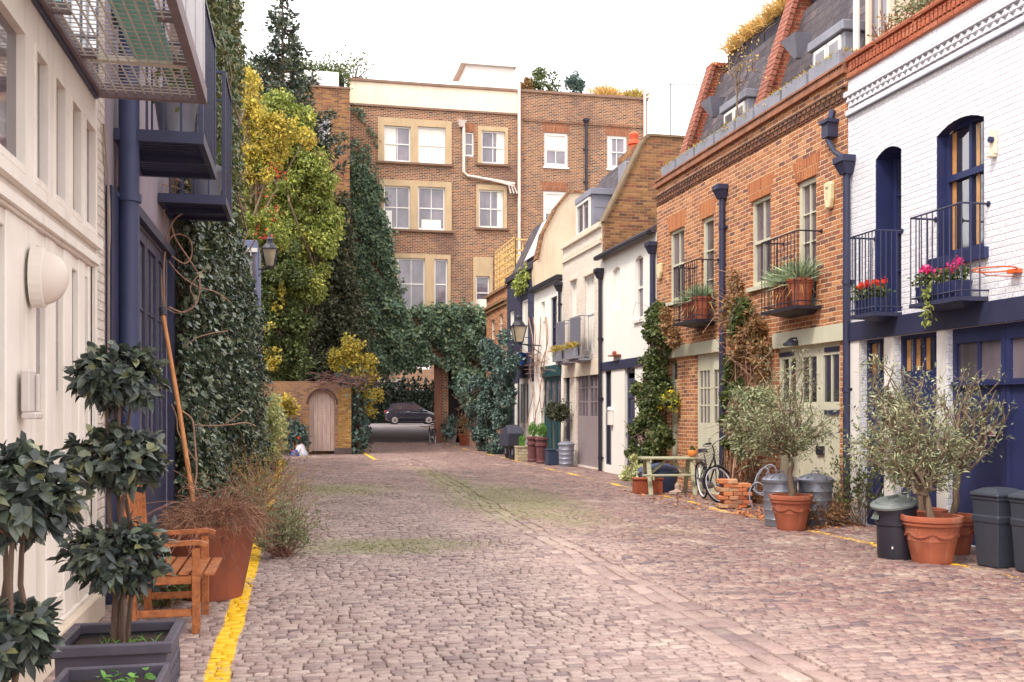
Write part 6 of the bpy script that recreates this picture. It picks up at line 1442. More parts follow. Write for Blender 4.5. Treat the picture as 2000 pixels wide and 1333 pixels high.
def wheelie(label, base, rz, w_=.42, d_=.46, h=.80):
    t = thing('wheelie_bin', label, 'wheelie bin', base, 'wheelie bins at the navy garage door'); B = paint('slate_plastic', (58, 62, 72), .45, .12, 4, .1)
    rm = Matrix.Translation(base) @ Matrix.Rotation(rz, 4, 'Z')
    def bld(m, nm, mt, p, **k): m.v = [tuple(rm @ Vector(v)) for v in m.v]; return m.build(nm, mt, p, **k)
    m = MB(); a, b, c, d = w_ * .36, d_ * .36, w_ * .5, d_ * .5
    lv = [(.0, .8), (.06, .84), (h * .62, .95), (h * .64, 1.0), (h * .72, 1.02), (h * .73, .97), (h * .95, 1.0), (h * .955, 1.06), (h, 1.06)]
    vs = []; 
    for z, s in lv: vs += [(-w_ / 2 * s, -d_ / 2 * s, z), (w_ / 2 * s, -d_ / 2 * s, z), (w_ / 2 * s, d_ / 2 * s, z), (-w_ / 2 * s, d_ / 2 * s, z)]
    n = len(lv); fs = [(0, 1, 2, 3), tuple(range(4 * n - 4, 4 * n))] + [(i * 4 + k, i * 4 + (k + 1) % 4, i * 4 + 4 + (k + 1) % 4, i * 4 + 4 + k) for i in range(n - 1) for k in range(4)]
    m.add(vs, fs); bld(m, 'body', B, t, bevel=.02)
    m = MB(); m.add([(-w_ * .55, -d_ * .57, h), (w_ * .55, -d_ * .57, h), (w_ * .55, d_ * .57, h), (-w_ * .55, d_ * .57, h), (-w_ * .55, -d_ * .57, h + .035), (w_ * .55, -d_ * .57, h + .035), (w_ * .55, d_ * .57, h + .05), (-w_ * .55, d_ * .57, h + .05), (-w_ * .3, -d_ * .3, h + .085), (w_ * .3, -d_ * .3, h + .085), (w_ * .3, d_ * .3, h + .09), (-w_ * .3, d_ * .3, h + .09)],
                    [(0, 1, 2, 3), (0, 1, 5, 4), (1, 2, 6, 5), (2, 3, 7, 6), (3, 0, 4, 7), (4, 5, 9, 8), (5, 6, 10, 9), (6, 7, 11, 10), (7, 4, 8, 11), (8, 9, 10, 11)]); bld(m, 'lid', B, t, bevel=.012)
    m = MB(); m.tube([(-w_ * .5, d_ * .6, h - .02), (w_ * .5, d_ * .6, h - .02)], .016, 8); bld(m, 'handle', B, t)
    for sx in (-1, 1):
        m = MB(); m.tube([(sx * w_ * .42, d_ * .42, .085), (sx * w_ * .5, d_ * .42, .085)], .085, 16); bld(m, 'wheel', BLACK, t)
    return t
wheelie('slate grey wheelie bin beside the olive pots, left of two', (7.10, 9.02, 0), R(-82), .34, .35, .72)
wheelie('slate grey wheelie bin at the right edge of the picture, right of two', (7.22, 8.60, 0), R(-85), .34, .35, .72)
# ---- dried hydrangea
stalky('dried_bush', 'heap of dried brown hydrangea stems between the bins', (7.15, 12.75, 0), 170, .40, .6, None, LF_DRY, 3, LF_BROWN, .05, .03, cat='bush', r=.005, sub=4)
stalky('bare_shrub', 'thin leafed climber against the white pier behind the black dustbin', (7.6, 12.45, 0), 22, 1.1, 2.2, None, BARK, 12, LF_GREEN, .055, .026, cat='shrub', r=.003, sub=5)
# ---- brick planter
bs = gp(1442, 994); t = thing('brick_stack', 'loose stack of old orange bricks at the foot of the leafy shrub', 'bricks', (bs[0], bs[1] + .15, 0))
m = MB(); rr = random.Random(2); SB = NG('loose_bricks'); SB.done(SB.mix(.7, SB.ramp(SB.pos.outputs['Random Per Island'], [(0, lin((190, 104, 62))), (.3, lin((210, 136, 90))), (.6, lin((168, 84, 56))), (.85, lin((204, 160, 124))), (1, lin((120, 76, 64)))]), SB.mix(SB.rng(SB.noise(30, 4), .3, .7), (.6, .6, .6, 1), (1.2, 1.2, 1.2, 1)), 'MULTIPLY'), .85)
ux, uy = Vector((_ca, -_sa, 0)), Vector((_sa, _ca, 0))
for row in range(7):
    for k in range(3):
        for dd in range(2):
            if row == 6 and k == 2: continue
            c = Vector((bs[0], bs[1] + .15, .034 + row * .067)) + ux * ((k - 1) * .155 + (.05 if row % 2 else -.03) + rr.uniform(-.012, .012)) + uy * (dd * .15 + rr.uniform(-.015, .015))
            a = rr.uniform(-.08, .08); m.obox(c, (ux * math.cos(a) + uy * math.sin(a)) * rr.uniform(.073, .08), (uy * math.cos(a) - ux * math.sin(a)) * .07, (rr.uniform(-.004, .004), 0, rr.uniform(.029, .034)))
m.build('bricks', SB.mat, t, bevel=.006)
# ---- bicycle
def bicycle(name, label, base, head, steer, frame_mat, basket=True):
    t = thing(name, label, 'bicycle', base); M = Matrix.Translation(base) @ Matrix.Rotation(head, 4, 'Z') @ Matrix.Rotation(R(5), 4, 'X')
    hd_ = Vector((.40, 0, .78)); ax_ = Vector((-.32, 0, 1)).normalized()      # steering axis
    S = Matrix.Translation(Vector((.475, 0, .55))) @ Matrix.Rotation(steer, 4, ax_) @ Matrix.Translation(-Vector((.475, 0, .55)))
    def bld(m, nm, mt, p=None, sm=True): m.v = [tuple(M @ Vector(v)) for v in m.v]; return m.build(nm, mt, p or t, smooth=sm)
    def circ(c, r, n=28): return [(c[0] + r * math.cos(2 * math.pi * i / n), c[1], c[2] + r * math.sin(2 * math.pi * i / n)) for i in range(n)]
    wr = .335; rc, fc = (-.5, 0, wr), (.56, 0, wr)
    TY = paint('tyre_rubber', (40, 38, 44), .8, .1); CH = paint('dull_chrome', (170, 168, 172), .3, .1, 8, .05, metal=.85); RIM = paint('pale_rim', (214, 212, 220), .35, .06, 8, .05)
    for c, tr_ in ((rc, None), (fc, S)):
        def X(m):
            if tr_ is not None: m.v = [tuple(tr_ @ Vector(v)) for v in m.v]
            return m
        m = MB(); m.tube(circ(c, wr - .018), .018, 8, closed=True); w_ = bld(X(m), 'wheel', TY)
        m = MB(); m.tube(circ(c, wr - .040), .016, 6, closed=True); bld(X(m), 'rim', RIM, w_)
        m = MB(); m.tube([(c[0], -.04, c[2]), (c[0], .04, c[2])], .02, 8)
        for i in range(28):
            a = 2 * math.pi * i / 28; m.tube([(c[0], .03 * (-1) ** i, c[2]), (c[0] + (wr - .05) * math.cos(a + .15 * (-1) ** (i // 2)), 0, c[2] + (wr - .05) * math.sin(a + .15 * (-1) ** (i // 2)))], .0016, 3)
        bld(X(m), 'spokes', CH, w_)
        m = MB(); n = 16; a0, a1 = (R(20), R(200)) if tr_ is None else (R(5), R(165))
        for i in range(n):
            q = [a0 + (a1 - a0) * k / n for k in (i, i + 1)]; m.quad(*[(c[0] + (wr + .015) * math.cos(a), y_, c[2] + (wr + .015) * math.sin(a)) for a, y_ in ((q[0], -.028), (q[0], .028), (q[1], .028), (q[1], -.028))])
        bld(X(m), 'mudguard', frame_mat)
    bbk = (-.06, 0, .29); st = (-.2, 0, .72); h1, h2 = (.36, 0, .86), (.42, 0, .68)
    m = MB(); m.tube([h2, bbk, st], .017, 8); m.tube([(.37, 0, .80), (-.12, 0, .50)], .015, 8); m.tube([h1, h2], .02, 8)
    for y_ in (-.05, .05): m.tube([(bbk[0], y_ * .6, bbk[2]), (rc[0], y_, rc[2]), (st[0] + .02, y_ * .3, .64)], .010, 6)
    m.box(-.75, -.28, -.06, .06, .70, .712); m.tube([(-.6, .05, .70), (-.52, .05, .36)], .006, 5); m.tube([(-.6, -.05, .70), (-.52, -.05, .36)], .006, 5)
    bld(m, 'frame', frame_mat)
    m = MB(); m.tube([(bbk[0], .05, bbk[2]), (bbk[0], -.05, bbk[2])], .07, 14); m.tube([(bbk[0], .06, bbk[2]), (bbk[0] + .12, .08, bbk[2] - .11)], .012, 6); m.box(bbk[0] + .08, bbk[0] + .17, .08, .17, bbk[2] - .13, bbk[2] - .1); m.tube([(bbk[0], -.06, bbk[2]), (bbk[0] - .12, -.08, bbk[2] + .11)], .012, 6); m.box(bbk[0] - .17, bbk[0] - .08, -.17, -.08, bbk[2] + .1, bbk[2] + .13); bld(m, 'pedals', CH)
    m = MB(); m.tube([(st[0], 0, st[2]), (-.225, 0, .84)], .012, 7); bld(m, 'seat_post', CH)
    m = MB(); vs = []
    for x, w2, z0, z1 in ((-.36, .05, .86, .90), (-.33, .085, .85, .92), (-.24, .075, .85, .91), (-.14, .035, .86, .90), (-.07, .022, .865, .895)): vs += [(x, -w2, z0), (x, w2, z0), (x, w2 * .8, z1), (x, -w2 * .8, z1)]
    m.add(vs, [(0, 1, 2, 3), (16, 17, 18, 19)] + [(i * 4 + k, i * 4 + (k + 1) % 4, i * 4 + 4 + (k + 1) % 4, i * 4 + 4 + k) for i in range(4) for k in range(4)]); bld(m, 'saddle', BLACK)
    m = MB()
    for y_ in (-.05, .05): m.tube([(.425, y_ * .6, .66), (.48, y_, .5), (.56, y_, wr)], .011, 6)
    m.tube([(.36, 0, .86), (.33, 0, 1.0)], .012, 7); m.v = [tuple(S @ Vector(v)) for v in m.v]; bld(m, 'fork', frame_mat)
    m = MB(); m.tube(smooth([(.06, -.30, 1.05), (.2, -.29, 1.07), (.36, -.17, 1.04), (.35, 0, 1.0), (.36, .17, 1.04), (.2, .29, 1.07), (.06, .30, 1.05)], 4), .011, 7); m.v = [tuple(S @ Vector(v)) for v in m.v]; hb = bld(m, 'handlebar', CH)
    for sg in (-1, 1): m = MB(); m.tube([(.03, .302 * sg, 1.045), (.16, .292 * sg, 1.068)], .018, 8); m.v = [tuple(S @ Vector(v)) for v in m.v]; bld(m, 'grip', BLACK, hb)
    if basket:
        m = MB(); x0, x1, y0, y1, z0, z1 = .44, .70, -.17, .17, .72, .96
        for z in np.linspace(z0, z1, 6): f_ = .85 + .15 * (z - z0) / (z1 - z0); m.tube([(x0, y0 * f_, z), (x0 + (x1 - x0) * f_, y0 * f_, z), (x0 + (x1 - x0) * f_, y1 * f_, z), (x0, y1 * f_, z)], .0035 if z < z1 else .006, 4, closed=True)
        for k in range(9): y_ = y0 + (y1 - y0) * k / 8; m.tube([(x0, y_ * .85, z0), (x0, y_, z1)], .003, 3); m.tube([(x0 + (x1 - x0) * .85, y_ * .85, z0), (x1, y_, z1)], .003, 3); m.tube([(x0, y_ * .85, z0), (x0 + (x1 - x0) * .85, y_ * .85, z0)], .003, 3)
        for k in range(5): x = x0 + (x1 - x0) * k / 4; m.tube([(x0 + (x - x0) * .85, y0 * .85, z0), (x, y0, z1)], .003, 3); m.tube([(x0 + (x - x0) * .85, y1 * .85, z0), (x, y1, z1)], .003, 3)
        m.v = [tuple(S @ Vector(v)) for v in m.v]; bld(m, 'basket', CH)
    return t
wf = gp(1399, 984)
hx = Vector((-.12, -1, 0)).normalized(); ang = math.atan2(hx.y, hx.x)
bicycle('bicycle', 'black town bicycle with wire basket leaning by the sage double door', (wf[0] - hx.x * .5 + .05, wf[1] - hx.y * .45, 0), ang, R(-62), paint('black_frame', (36, 34, 44), .35, .1, 8, .05))
# ---- garden hose
h0 = gp(1487, 1000); t = thing('garden_hose', 'grey garden hose in loose loops hanging beside the brick stack', 'hose', (h0[0], h0[1] + .1, 0))
m = MB(); D0 = (h0[1] + .1) / ray(1487, 1000)[1]
def loop(cu, cv, ru, rv, dd, tilt=0, n=26): return [at(cu + ru * math.cos(2 * math.pi * i / n) + tilt * math.sin(2 * math.pi * i / n), cv + rv * math.sin(2 * math.pi * i / n), D0 + dd + .03 * math.sin(4 * math.pi * i / n)) for i in range(n)]
for a in ((1482, 972, 18, 29, 0, 3), (1488, 940, 13, 26, .06, -6), (1497, 938, 18, 30, .1, -8), (1506, 945, 12, 34, .13, -3)): m.tube(loop(*a), .011, 7, closed=True)
m.tube(smooth([at(1470, 955, D0 + .05), at(1485, 967, D0), at(1500, 966, D0 + .05), at(1512, 962, D0 + .1)]), .011, 7)
m.build('hose', paint('grey_hose', (140, 144, 160), .4, .1), t, smooth=True)
# ---- picnic table
pc_ = gp(1309, 966); pcx, pcy = pc_[0] + .06, pc_[1] + .25
t = thing('picnic_table', 'small weathered sage wooden picnic table with attached bench', 'picnic table', (pcx, pcy, 0)); PW = woodmat('sage_wood', (150, 148, 122), (186, 182, 152), .75, (1.2, 9, 9), 5)
mt = Matrix.Translation((pcx, pcy, 0)) @ Matrix.Rotation(-YAW + R(3), 4, 'Z')
def tb_(m, nm, p=None, **k): m.v = [tuple(mt @ Vector(v)) for v in m.v]; return m.build(nm, PW, p or t, **k)
m = MB()
for k in range(4): m.box(-.55, .55, -.22 + k * .115, -.22 + k * .115 + .10, .665, .70)
tb_(m, 'table_top', bevel=.004)
for yy in (-.48, .40):
    m = MB(); m.box(-.58, .56, yy - .02, yy + .08, .36, .395); tb_(m, 'bench_plank', bevel=.004)
for sx in (-.42, .42):
    for sg in (-1, 1): m = MB(); m.bar((sx, sg * .42, 0), (sx, sg * .14, .665), .035, .08, (1, 0, 0)); tb_(m, 'leg')
    m = MB(); m.box(sx + .02, sx + .05, -.5, .5, .29, .36); m.box(sx + .02, sx + .05, -.22, .22, .595, .664); tb_(m, 'crossbar')
m = MB(); m.bar((-.40, 0, .34), (-.02, 0, .66), .03, .05); m.bar((.40, 0, .34), (.02, 0, .66), .03, .05); tb_(m, 'brace')
pk = tuple(mt @ Vector((.46, -.05, .70))); t = thing('orange_pot', 'small round orange pot with green plant on the end of the picnic table', 'pot', pk)
m = MB(); m.lathe([(.05, 0), (.082, .03), (.095, .075), (.085, .12), (.07, .14), (.055, .14), (.05, .12)], pk, 20); m.build('pot', paint('orange_glaze', (222, 128, 56), .5, .1), t, smooth=True)
foliage('plant', LF_GREEN, RNG, [(pk[0], pk[1], pk[2] + .155)], np.array([[.05, .05, .03]]), 60, .05, .03, t, lo=.2)
tp = (pcx - .02, pcy + .5, 0); t = thing('blue_tub', 'blue-grey tarpaulin covered tub under and behind the picnic table', 'tub', tp)
m = MB(); m.lathe([(.32, 0), (.36, .2), (.40, .38), (.36, .46), (.2, .54), (.02, .58)], tp, 24); m.v = [(x + .02 * math.sin(9 * z + x * 5), y, z + .02 * math.sin(7 * x)) for x, y, z in m.v]; m.build('cover', paint('blue_tarpaulin', (70, 80, 112), .5, .2, 5, .3, 8), t, smooth=True)
tp = (pcx - .38, pcy + .12, 0); t = thing('terracotta_trough', 'brown terracotta trough under the left half of the picnic table', 'planter', tp)
m = MB(); m.box(tp[0] - .27, tp[0] + .27, tp[1] - .12, tp[1] + .12, 0, .26); m.box(tp[0] - .29, tp[0] + .29, tp[1] - .14, tp[1] + .14, .262, .30); m.build('trough', TERRA2, t, bevel=.01)
tp = (pcx + .18, pcy - .02, 0); t = thing('garden_ornament', 'small pale stone ornament under the picnic table', 'ornament', tp)
m = MB(); m.lathe([(.07, 0), (.08, .03), (.05, .07), (.045, .09), (.06, .13), (.055, .17), (.02, .2)], tp, 12); m.lathe([(.10, 0), (.10, .035), (.02, .06)], (tp[0] - .09, tp[1] - .04, 0), 9); m.build('stone', paint('pale_stone', (190, 164, 150), .85, .2, 9, .3), t, smooth=True)
# ---- balcony pots with spiky plants
def yucca(label, c, r, h, n=190, L=.42, seed=1, mat=TERRA):
    rng = np.random.default_rng(seed); t = thing('potted_spiky_plant', label, 'potted plant', c, 'terracotta pots on the brick house balconies'); pot_parts(t, c, r, h, mat, rim=.05, band=True)
    P = np.array(c) + [0, 0, h - .06] + rng.normal(size=(n, 3)) * [.03, .03, .01]; D = rng.normal(size=(n, 3)) * [.6, .6, .3] + [0, 0, .85]
    leaf_mesh('leaves', LF_YUCCA, P, rng.normal(size=(n, 3)), D, L * rng.uniform(.6, 1.15, n), .022, t, kind='strip', droop=.25)
    k = 16; leaf_mesh('dead_leaves', LF_GRASS, P[:k], rng.normal(size=(k, 3)), rng.normal(size=(k, 3)) * [1, 1, .1] + [0, 0, .1], .3, .02, t, kind='strip', droop=.9); return t
yucca('spiky plant in a terracotta pot at the near end of the near balcony', (RX - .22, 14.05, 3.20), .215, .43, 330, .56, 1)
yucca('spiky plant in a terracotta pot at the far end of the near balcony', (RX - .22, 14.55, 3.20), .2, .40, 330, .54, 2)
yucca('spiky plant in a terracotta pot at the near end of the far balcony', (RX - .23, 17.88, 3.33), .21, .44, 300, .46, 3)
yucca('spiky plant in a terracotta pot at the far end of the far balcony', (RX - .23, 18.36, 3.33), .2, .40, 260, .42, 4)
# ---- navy window boxes with flowers on the white house balconies
def winbox(label, y0, y1, zf, pet, x0, trail=False):
    c = (x0, (y0 + y1) / 2, zf); t = thing('window_box', label, 'flower box', c, 'window boxes on the white house balconies'); m = MB()
    m.add([(x0 - .09, y0 + .03, zf), (x0 - .09, y1 - .03, zf), (x0 + .09, y1 - .03, zf), (x0 + .09, y0 + .03, zf), (x0 - .115, y0, zf + .2), (x0 - .115, y1, zf + .2), (x0 + .115, y1, zf + .2), (x0 + .115, y0, zf + .2)], [(0, 1, 2, 3), (0, 1, 5, 4), (1, 2, 6, 5), (2, 3, 7, 6), (3, 0, 4, 7), (4, 5, 6, 7)]); m.build('box', NAVY, t, bevel=.006)
    n = 520; P = np.stack([x0 + RNG.normal(size=n) * .07, RNG.uniform(y0 - .02, y1 + .02, n), zf + .2 + RNG.random(n) * .16], 1); leaf_mesh('foliage', LF_GREEN, P, RNG.normal(size=(n, 3)) * .6 + [-.4, 0, .6], RNG.normal(size=(n, 3)) * .7 + [-.3, 0, .2], .055, .045, t)
    C = [(x0 + RNG.normal() * .05 - .04, y, zf + .33 + RNG.random() * .13) for y in np.linspace(y0 + .02, y1 - .02, 11)]; foliage('flowers', pet, RNG, C, np.full(len(C), .032), 360, .035, .035, t, lo=.2)
    if trail:
        n = 90; P = np.stack([x0 - .15 + RNG.normal(size=n) * .03, y1 - .32 + RNG.normal(size=n) * .05, zf + .2 - RNG.random(n) * .5], 1); leaf_mesh('trailing_stems', LF_LIME, P, RNG.normal(size=(n, 3)), RNG.normal(size=(n, 3)) * .5 + [0, 0, -.6], .07, .03, t)
    return t
winbox('navy window box of red geraniums on the balcony beside the drainpipe', 11.80, 12.30, 2.90, FL_RED, RX - .26)
winbox('navy window box of pink flowers with a trailing plant on the nearer balcony', 10.16, 10.95, 2.92, FL_PINK, RX - .24, True)
# ---- things fixed on the right walls
def wallthing(name, label, cat, u, v, X=RX): c = on_x(u, v, X); return thing(name, label, cat, c), c
t, c = wallthing('alarm_box', 'cream shield shaped alarm box high on the brick house by the drainpipe', 'alarm box', 1625, 383); IV = paint('ivory_plastic', (226, 208, 166), .4, .05)
m = MB(FR); y, z = c[1], c[2]; m.prism([(y - .1, z + .16), (y - .085, z + .2), (y + .085, z + .2), (y + .1, z + .16), (y + .09, z - .05), (y + .05, z - .19), (y - .05, z - .19), (y - .09, z - .05)], .003, .085); m.build('case', IV, t, bevel=.015)
m = MB(FR)
for zz, w_ in ((.12, .045), (.10, .04), (.02, .012), (-.02, .012), (-.06, .012)): m.box(y - w_, y + w_, z + zz, z + zz + .01, .086, .089)
m.build('vent_slots', paint('faded_grey', (150, 140, 130), .6), t)
t, c = wallthing('alarm_box', 'small cream alarm box on the brick house beside the low white house', 'alarm box', 1292, 528)
m = MB(FR); y, z = c[1], c[2]; m.prism([(y - .12, z + .14), (y + .12, z + .14), (y + .1, z - .06), (y + .03, z - .2), (y - .03, z - .2), (y - .1, z - .06)], .003, .08); m.build('case', IV, t, bevel=.015)
t, c = wallthing('floodlight', 'white wall unit with a round blue sensor on the white house', 'wall light', 1945, 280); y, z = c[1], c[2]
m = MB(FR); m.box(y - .04, y + .04, z - .13, z + .15, .003, .06); m.box(y - .03, y + .05, z - .16, z - .132, .003, .09); m.build('case', paint('cream_plastic', (236, 218, 186), .4, .05), t, bevel=.008)
m = MB(FR); m.tube([(y - .02, z + .03, .061), (y - .02, z + .03, .10)], .035, 14); m.build('sensor', NAVY, t, smooth=True)
t, c = wallthing('wall_lamp', 'black wall lamp over the sage garage door', 'wall lamp', 1562, 673); y, z = c[1], c[2]
m = MB(FR); m.lathe([(.12, 0), (.115, .03), (.06, .07), (.035, .10), (.01, .11)], (y, z - .02, .16), 18); m.build('shade', BLACK, t, smooth=True)
m = MB(FR); m.tube([(y, z + .02, .0), (y, z + .1, .06), (y, z + .09, .16)], .014, 7); m.box(y - .05, y + .05, z - .02, z + .06, .054, .075); m.build('bracket', BLACK, t)
t, c = wallthing('letter_box', 'white letter box on the pier of the low white house', 'letter box', 1196, 815); y, z = c[1], c[2]
m = MB(FR); m.box(y - .1, y + .1, z - .2, z + .17, .003, .1); m.prism([(y - .12, z + .17), (y + .12, z + .17), (y, z + .26)], .003, .12); m.build('case', WHITE, t, bevel=.006)
t, c = wallthing('door_canopy', 'little terracotta shelf above the band of the low white house', 'shelf', 1206, 696); y, z = c[1], c[2]
m = MB(FR); m.box(y - .3, y + .3, z, z + .03, .003, .16); m.lathe([(.03, 0), (.06, .03), (.05, .08), (.01, .1)], (y, z + .03, .08), 10); m.build('shelf', TERRA2, t)
t, c = wallthing('hanging_basket', 'wall basket of yellow and red flowers on the brick pier beside the sage front door', 'flower basket', 1326, 785); x, y, z = c
m = MB(); m.lathe([(.03, -.16), (.12, -.08), (.16, .0), (.15, .01)], (x - .18, y, z), 14); m.build('basket', BLACK, t, smooth=True)
foliage('foliage', LF_LIME, RNG, [(x - .18, y, z + .04)], np.array([.2]), 420, .06, .04, t, lo=.3); foliage('flowers', FL_YEL, RNG, [(x - .2 + RNG.normal() * .1, y + RNG.normal() * .12, z + RNG.normal() * .08) for _ in range(9)], np.full(9, .03), 110, .04, .04, t); foliage('red_flowers', FL_RED, RNG, [(x - .24, y + .16, z + .05), (x - .2, y + .1, z + .12)], np.full(2, .04), 40, .04, .04, t)
m = MB(); m.tube([(x, y, z + .25), (x - .18, y, z + .28), (x - .18, y, z)], .006, 4); m.build('hook', BLACK, t)
t, c = wallthing('door_notice', 'small white notice printed in red on the navy garage door', 'sign', 1936, 843, RX + .06); y, z = c[1], c[2]
fS = Face((RX + .06, 0, 0), (0, 1, 0), (-1, 0, 0)); m = MB(fS); m.box(y - .075, y + .075, z - .055, z + .055, .001, .008); m.build('plate', paint('notice_white', (240, 226, 222), .4, .03), t)
m = MB(fS)
for k, w_ in enumerate((.06, .045, .062, .05)): m.box(y - w_, y + w_, z + .032 - k * .024, z + .042 - k * .024, .0085, .0095)
m.build('red_print', paint('notice_red', (206, 60, 66), .5), t)
# basketball hoop
c = on_x(1995, 527, RX); t = thing('basketball_hoop', 'orange basketball hoop on the white wall at the right edge', 'hoop', c); x, y, z = c
m = MB(); cc = (x - .3, y + .05, z); m.tube([(cc[0] + .225 * math.cos(2 * math.pi * i / 30), cc[1] + .225 * math.sin(2 * math.pi * i / 30), cc[2]) for i in range(30)], .009, 8, closed=True); m.box(x - .09, x - .003, y - .02, y + .12, z - .035, z + .01); m.build('ring', paint('orange_enamel', (216, 96, 44), .4, .08), t, smooth=True)
m = MB(); m.tube([(cc[0] - .2, cc[1], z - .02), (cc[0] - .1, cc[1], z - .07), (x - .02, cc[1], z - .07)], .006, 5); m.build('stay', TERRA2, t)
# ---- street lantern on the dark blue house, lantern on the left
def lantern(name, label, c, s, bracket_to, mat=BLACK):
    t = thing(name, label, 'lantern', c); x, y, z = c; m = MB()
    gb2 = MB(); a, b = .10 * s, .19 * s
    gb2.add([(x - a, y - a, z), (x + a, y - a, z), (x + a, y + a, z), (x - a, y + a, z), (x - b, y - b, z + .42 * s), (x + b, y - b, z + .42 * s), (x + b, y + b, z + .42 * s), (x - b, y + b, z + .42 * s)], [(0, 1, 5, 4), (1, 2, 6, 5), (2, 3, 7, 6), (3, 0, 4, 7), (0, 1, 2, 3)])
    gb2.build('lantern_glass', glassmat('lantern_glass_pale', (214, 196, 166)), t)
    for sx, sy in ((-1, -1), (1, -1), (1, 1), (-1, 1)): m.bar((x + sx * a, y + sy * a, z), (x + sx * b, y + sy * b, z + .42 * s), .022 * s, .022 * s)
    m.box(x - b * 1.12, x + b * 1.12, y - b * 1.12, y + b * 1.12, z + .42 * s, z + .45 * s); m.box(x - a * 1.1, x + a * 1.1, y - a * 1.1, y + a * 1.1, z - .04 * s, z)
    m.lathe([(b * 1.1, .452 * s), (b * .8, .54 * s), (b * .45, .60 * s), (b * .45, .68 * s), (b * .55, .69 * s), (b * .2, .76 * s), (b * .12, .84 * s), (.01, .88 * s)], c, 12)
    m.build('lantern_frame', mat, t)
    k = MB(); q = Vector(bracket_to); k.tube([tuple(q), (x, y, z - .06 * s)], .02, 6); k.tube([tuple(q + Vector((0, 0, -.25))), ((x + q.x) / 2, (y + q.y) / 2, z - .12 * s), (x, y, z - .04 * s)], .013, 6); k.build('bracket', mat, t); return t
c = on_x(1013, 668, RX - .75); lantern('wall_lantern', 'black street lantern on a bracket at the dark blue house', c, 1.15, (RX, c[1], c[2] - .12))
c = at(527, 520, 26.0); lantern('wall_lantern', 'old street lantern among the climbers at the grey-blue bay on the left', c, 1.0, (LX + .5, c[1], c[2] - .1))
t, c = wallthing('blue_bucket', 'bright blue plastic bucket on the small balcony of the dark blue house', 'bucket', 1016, 708, RX - .2); c = (c[0], c[1], 3.15); t.location = c; WL[t] = Vector(c)
m = MB(); m.lathe([(.13, 0), (.18, .42), (.19, .43), (.16, .42)], c, 16); m.build('bucket', paint('bright_blue', (30, 90, 190), .4, .08), t, smooth=True)
# ---- far right pots and bins
def simple_pot(label, u, v, r, h, mat, name='plant_pot', plant=None, group='plant pots at the far end of the right side'):
    c = gp(u, v); t = thing(name, label, 'plant pot', c, group); pot_parts(t, c, r, h, mat, rim=.05, band=False)
    if plant: foliage('foliage', plant[0], RNG, [(c[0], c[1], h + plant[1] * .6)], np.array([[r * 1.1, r * 1.1, plant[1]]]), 260, .16, .05, t, lo=.2)
    return t
def far(u, v, dy=0): c = gp(u, v); return c
simple_pot('round grey stone pot by the dark doorway', 881, 868, .33, .75, paint('grey_pot', (134, 122, 116), .8, .15), plant=(LF_SHRUB, .35))
simple_pot('small terracotta pot with tall rusty grass, between the grey pot and the pale pot', 906, 871, .26, .5, TERRA, plant=(LF_BROWN, .55))
simple_pot('pale pink stoneware pot in front of the blue-green shrub', 927, 873, .3, .72, paint('pale_pink_pot', (196, 150, 132), .8, .2, 2, .2), plant=(LF_SHRUB, .3))
def chimney_planter(label, u, v):
    c = gp(u, v); t = thing('chimney_pot_planter', label, 'planter', c, 'brown glazed chimney pots used as planters'); m = MB(); m.lathe([(.17, 0), (.18, .05), (.15, .08), (.165, .5), (.20, .52), (.20, .58), (.17, .6), (.17, .68), (.205, .70), (.205, .76), (.16, .78), (.15, .7)], c, 20); m.build('pot', paint('brown_glaze', (106, 66, 68), .35, .2, 4, .1), t, smooth=True)
    P, d = shell(RNG, [(c[0], c[1], .95)], np.array([[.14, .14, .24]]), 420, .3); leaf_mesh('dwarf_conifer', LF_DWARF, P, RNG.normal(size=P.shape), d * .4 + [0, 0, .8], .09, .025, t); return t
chimney_planter('brown glazed chimney pot planter with dwarf conifer, left of the pair', 1041, 902)
chimney_planter('brown glazed chimney pot planter with dwarf conifer, right of the pair', 1058, 905)
c = gp(1020, 900); t = thing('stone_planter', 'square pale stone planter with a small conifer, left of the brown chimney pots', 'planter', c)
m = MB(); m.box(c[0] - .2, c[0] + .2, c[1] - .2, c[1] + .2, 0, .42); m.box(c[0] - .22, c[0] + .22, c[1] - .22, c[1] + .22, .422, .46); m.build('box', bricks('pale_block', [(206, 190, 160), (190, 172, 140), (214, 200, 172)], (150, 130, 110), .2, .1), t)
P, d = shell(RNG, [(c[0], c[1], .6)], np.array([[.1, .1, .2]]), 160, .3); leaf_mesh('dwarf_conifer', LF_DWARF, P, RNG.normal(size=P.shape), d * .4 + [0, 0, .8], .08, .025, t)
c = gp(1074, 908); c = (c[0] + .12, c[1], 0); t = thing('blue_planter', 'square slate blue planter box between the chimney pots and the shiny bin', 'planter', c)
m = MB(); m.box(c[0] - .22, c[0] + .22, c[1] - .22, c[1] + .22, 0, .42); m.box(c[0] - .24, c[0] + .24, c[1] - .24, c[1] + .24, .422, .46); m.build('box', paint('slate_blue', (52, 64, 86), .5, .12), t, bevel=.01)
def ball_tree(label, cu, cv, c0, r):
    t = thing('ball_topiary', label, 'topiary', c0, 'ball topiaries on bare stems'); top = (c0[0], c0[1], EYE + (HOR - cv) * c0[1] / ray(cu, cv)[1] / F_PX)
    m = MB(); m.tube([c0, top], .018, 6); m.build('stem', BARK, t); foliage('crown', LF_DARK, RNG, [top], np.array([r]), 1200, .07, .045, t, lo=.75); return t
c1 = (c[0], c[1], .42); ball_tree('dark clipped ball on a stem growing from the slate blue planter', 1074, 803, c1, .22)
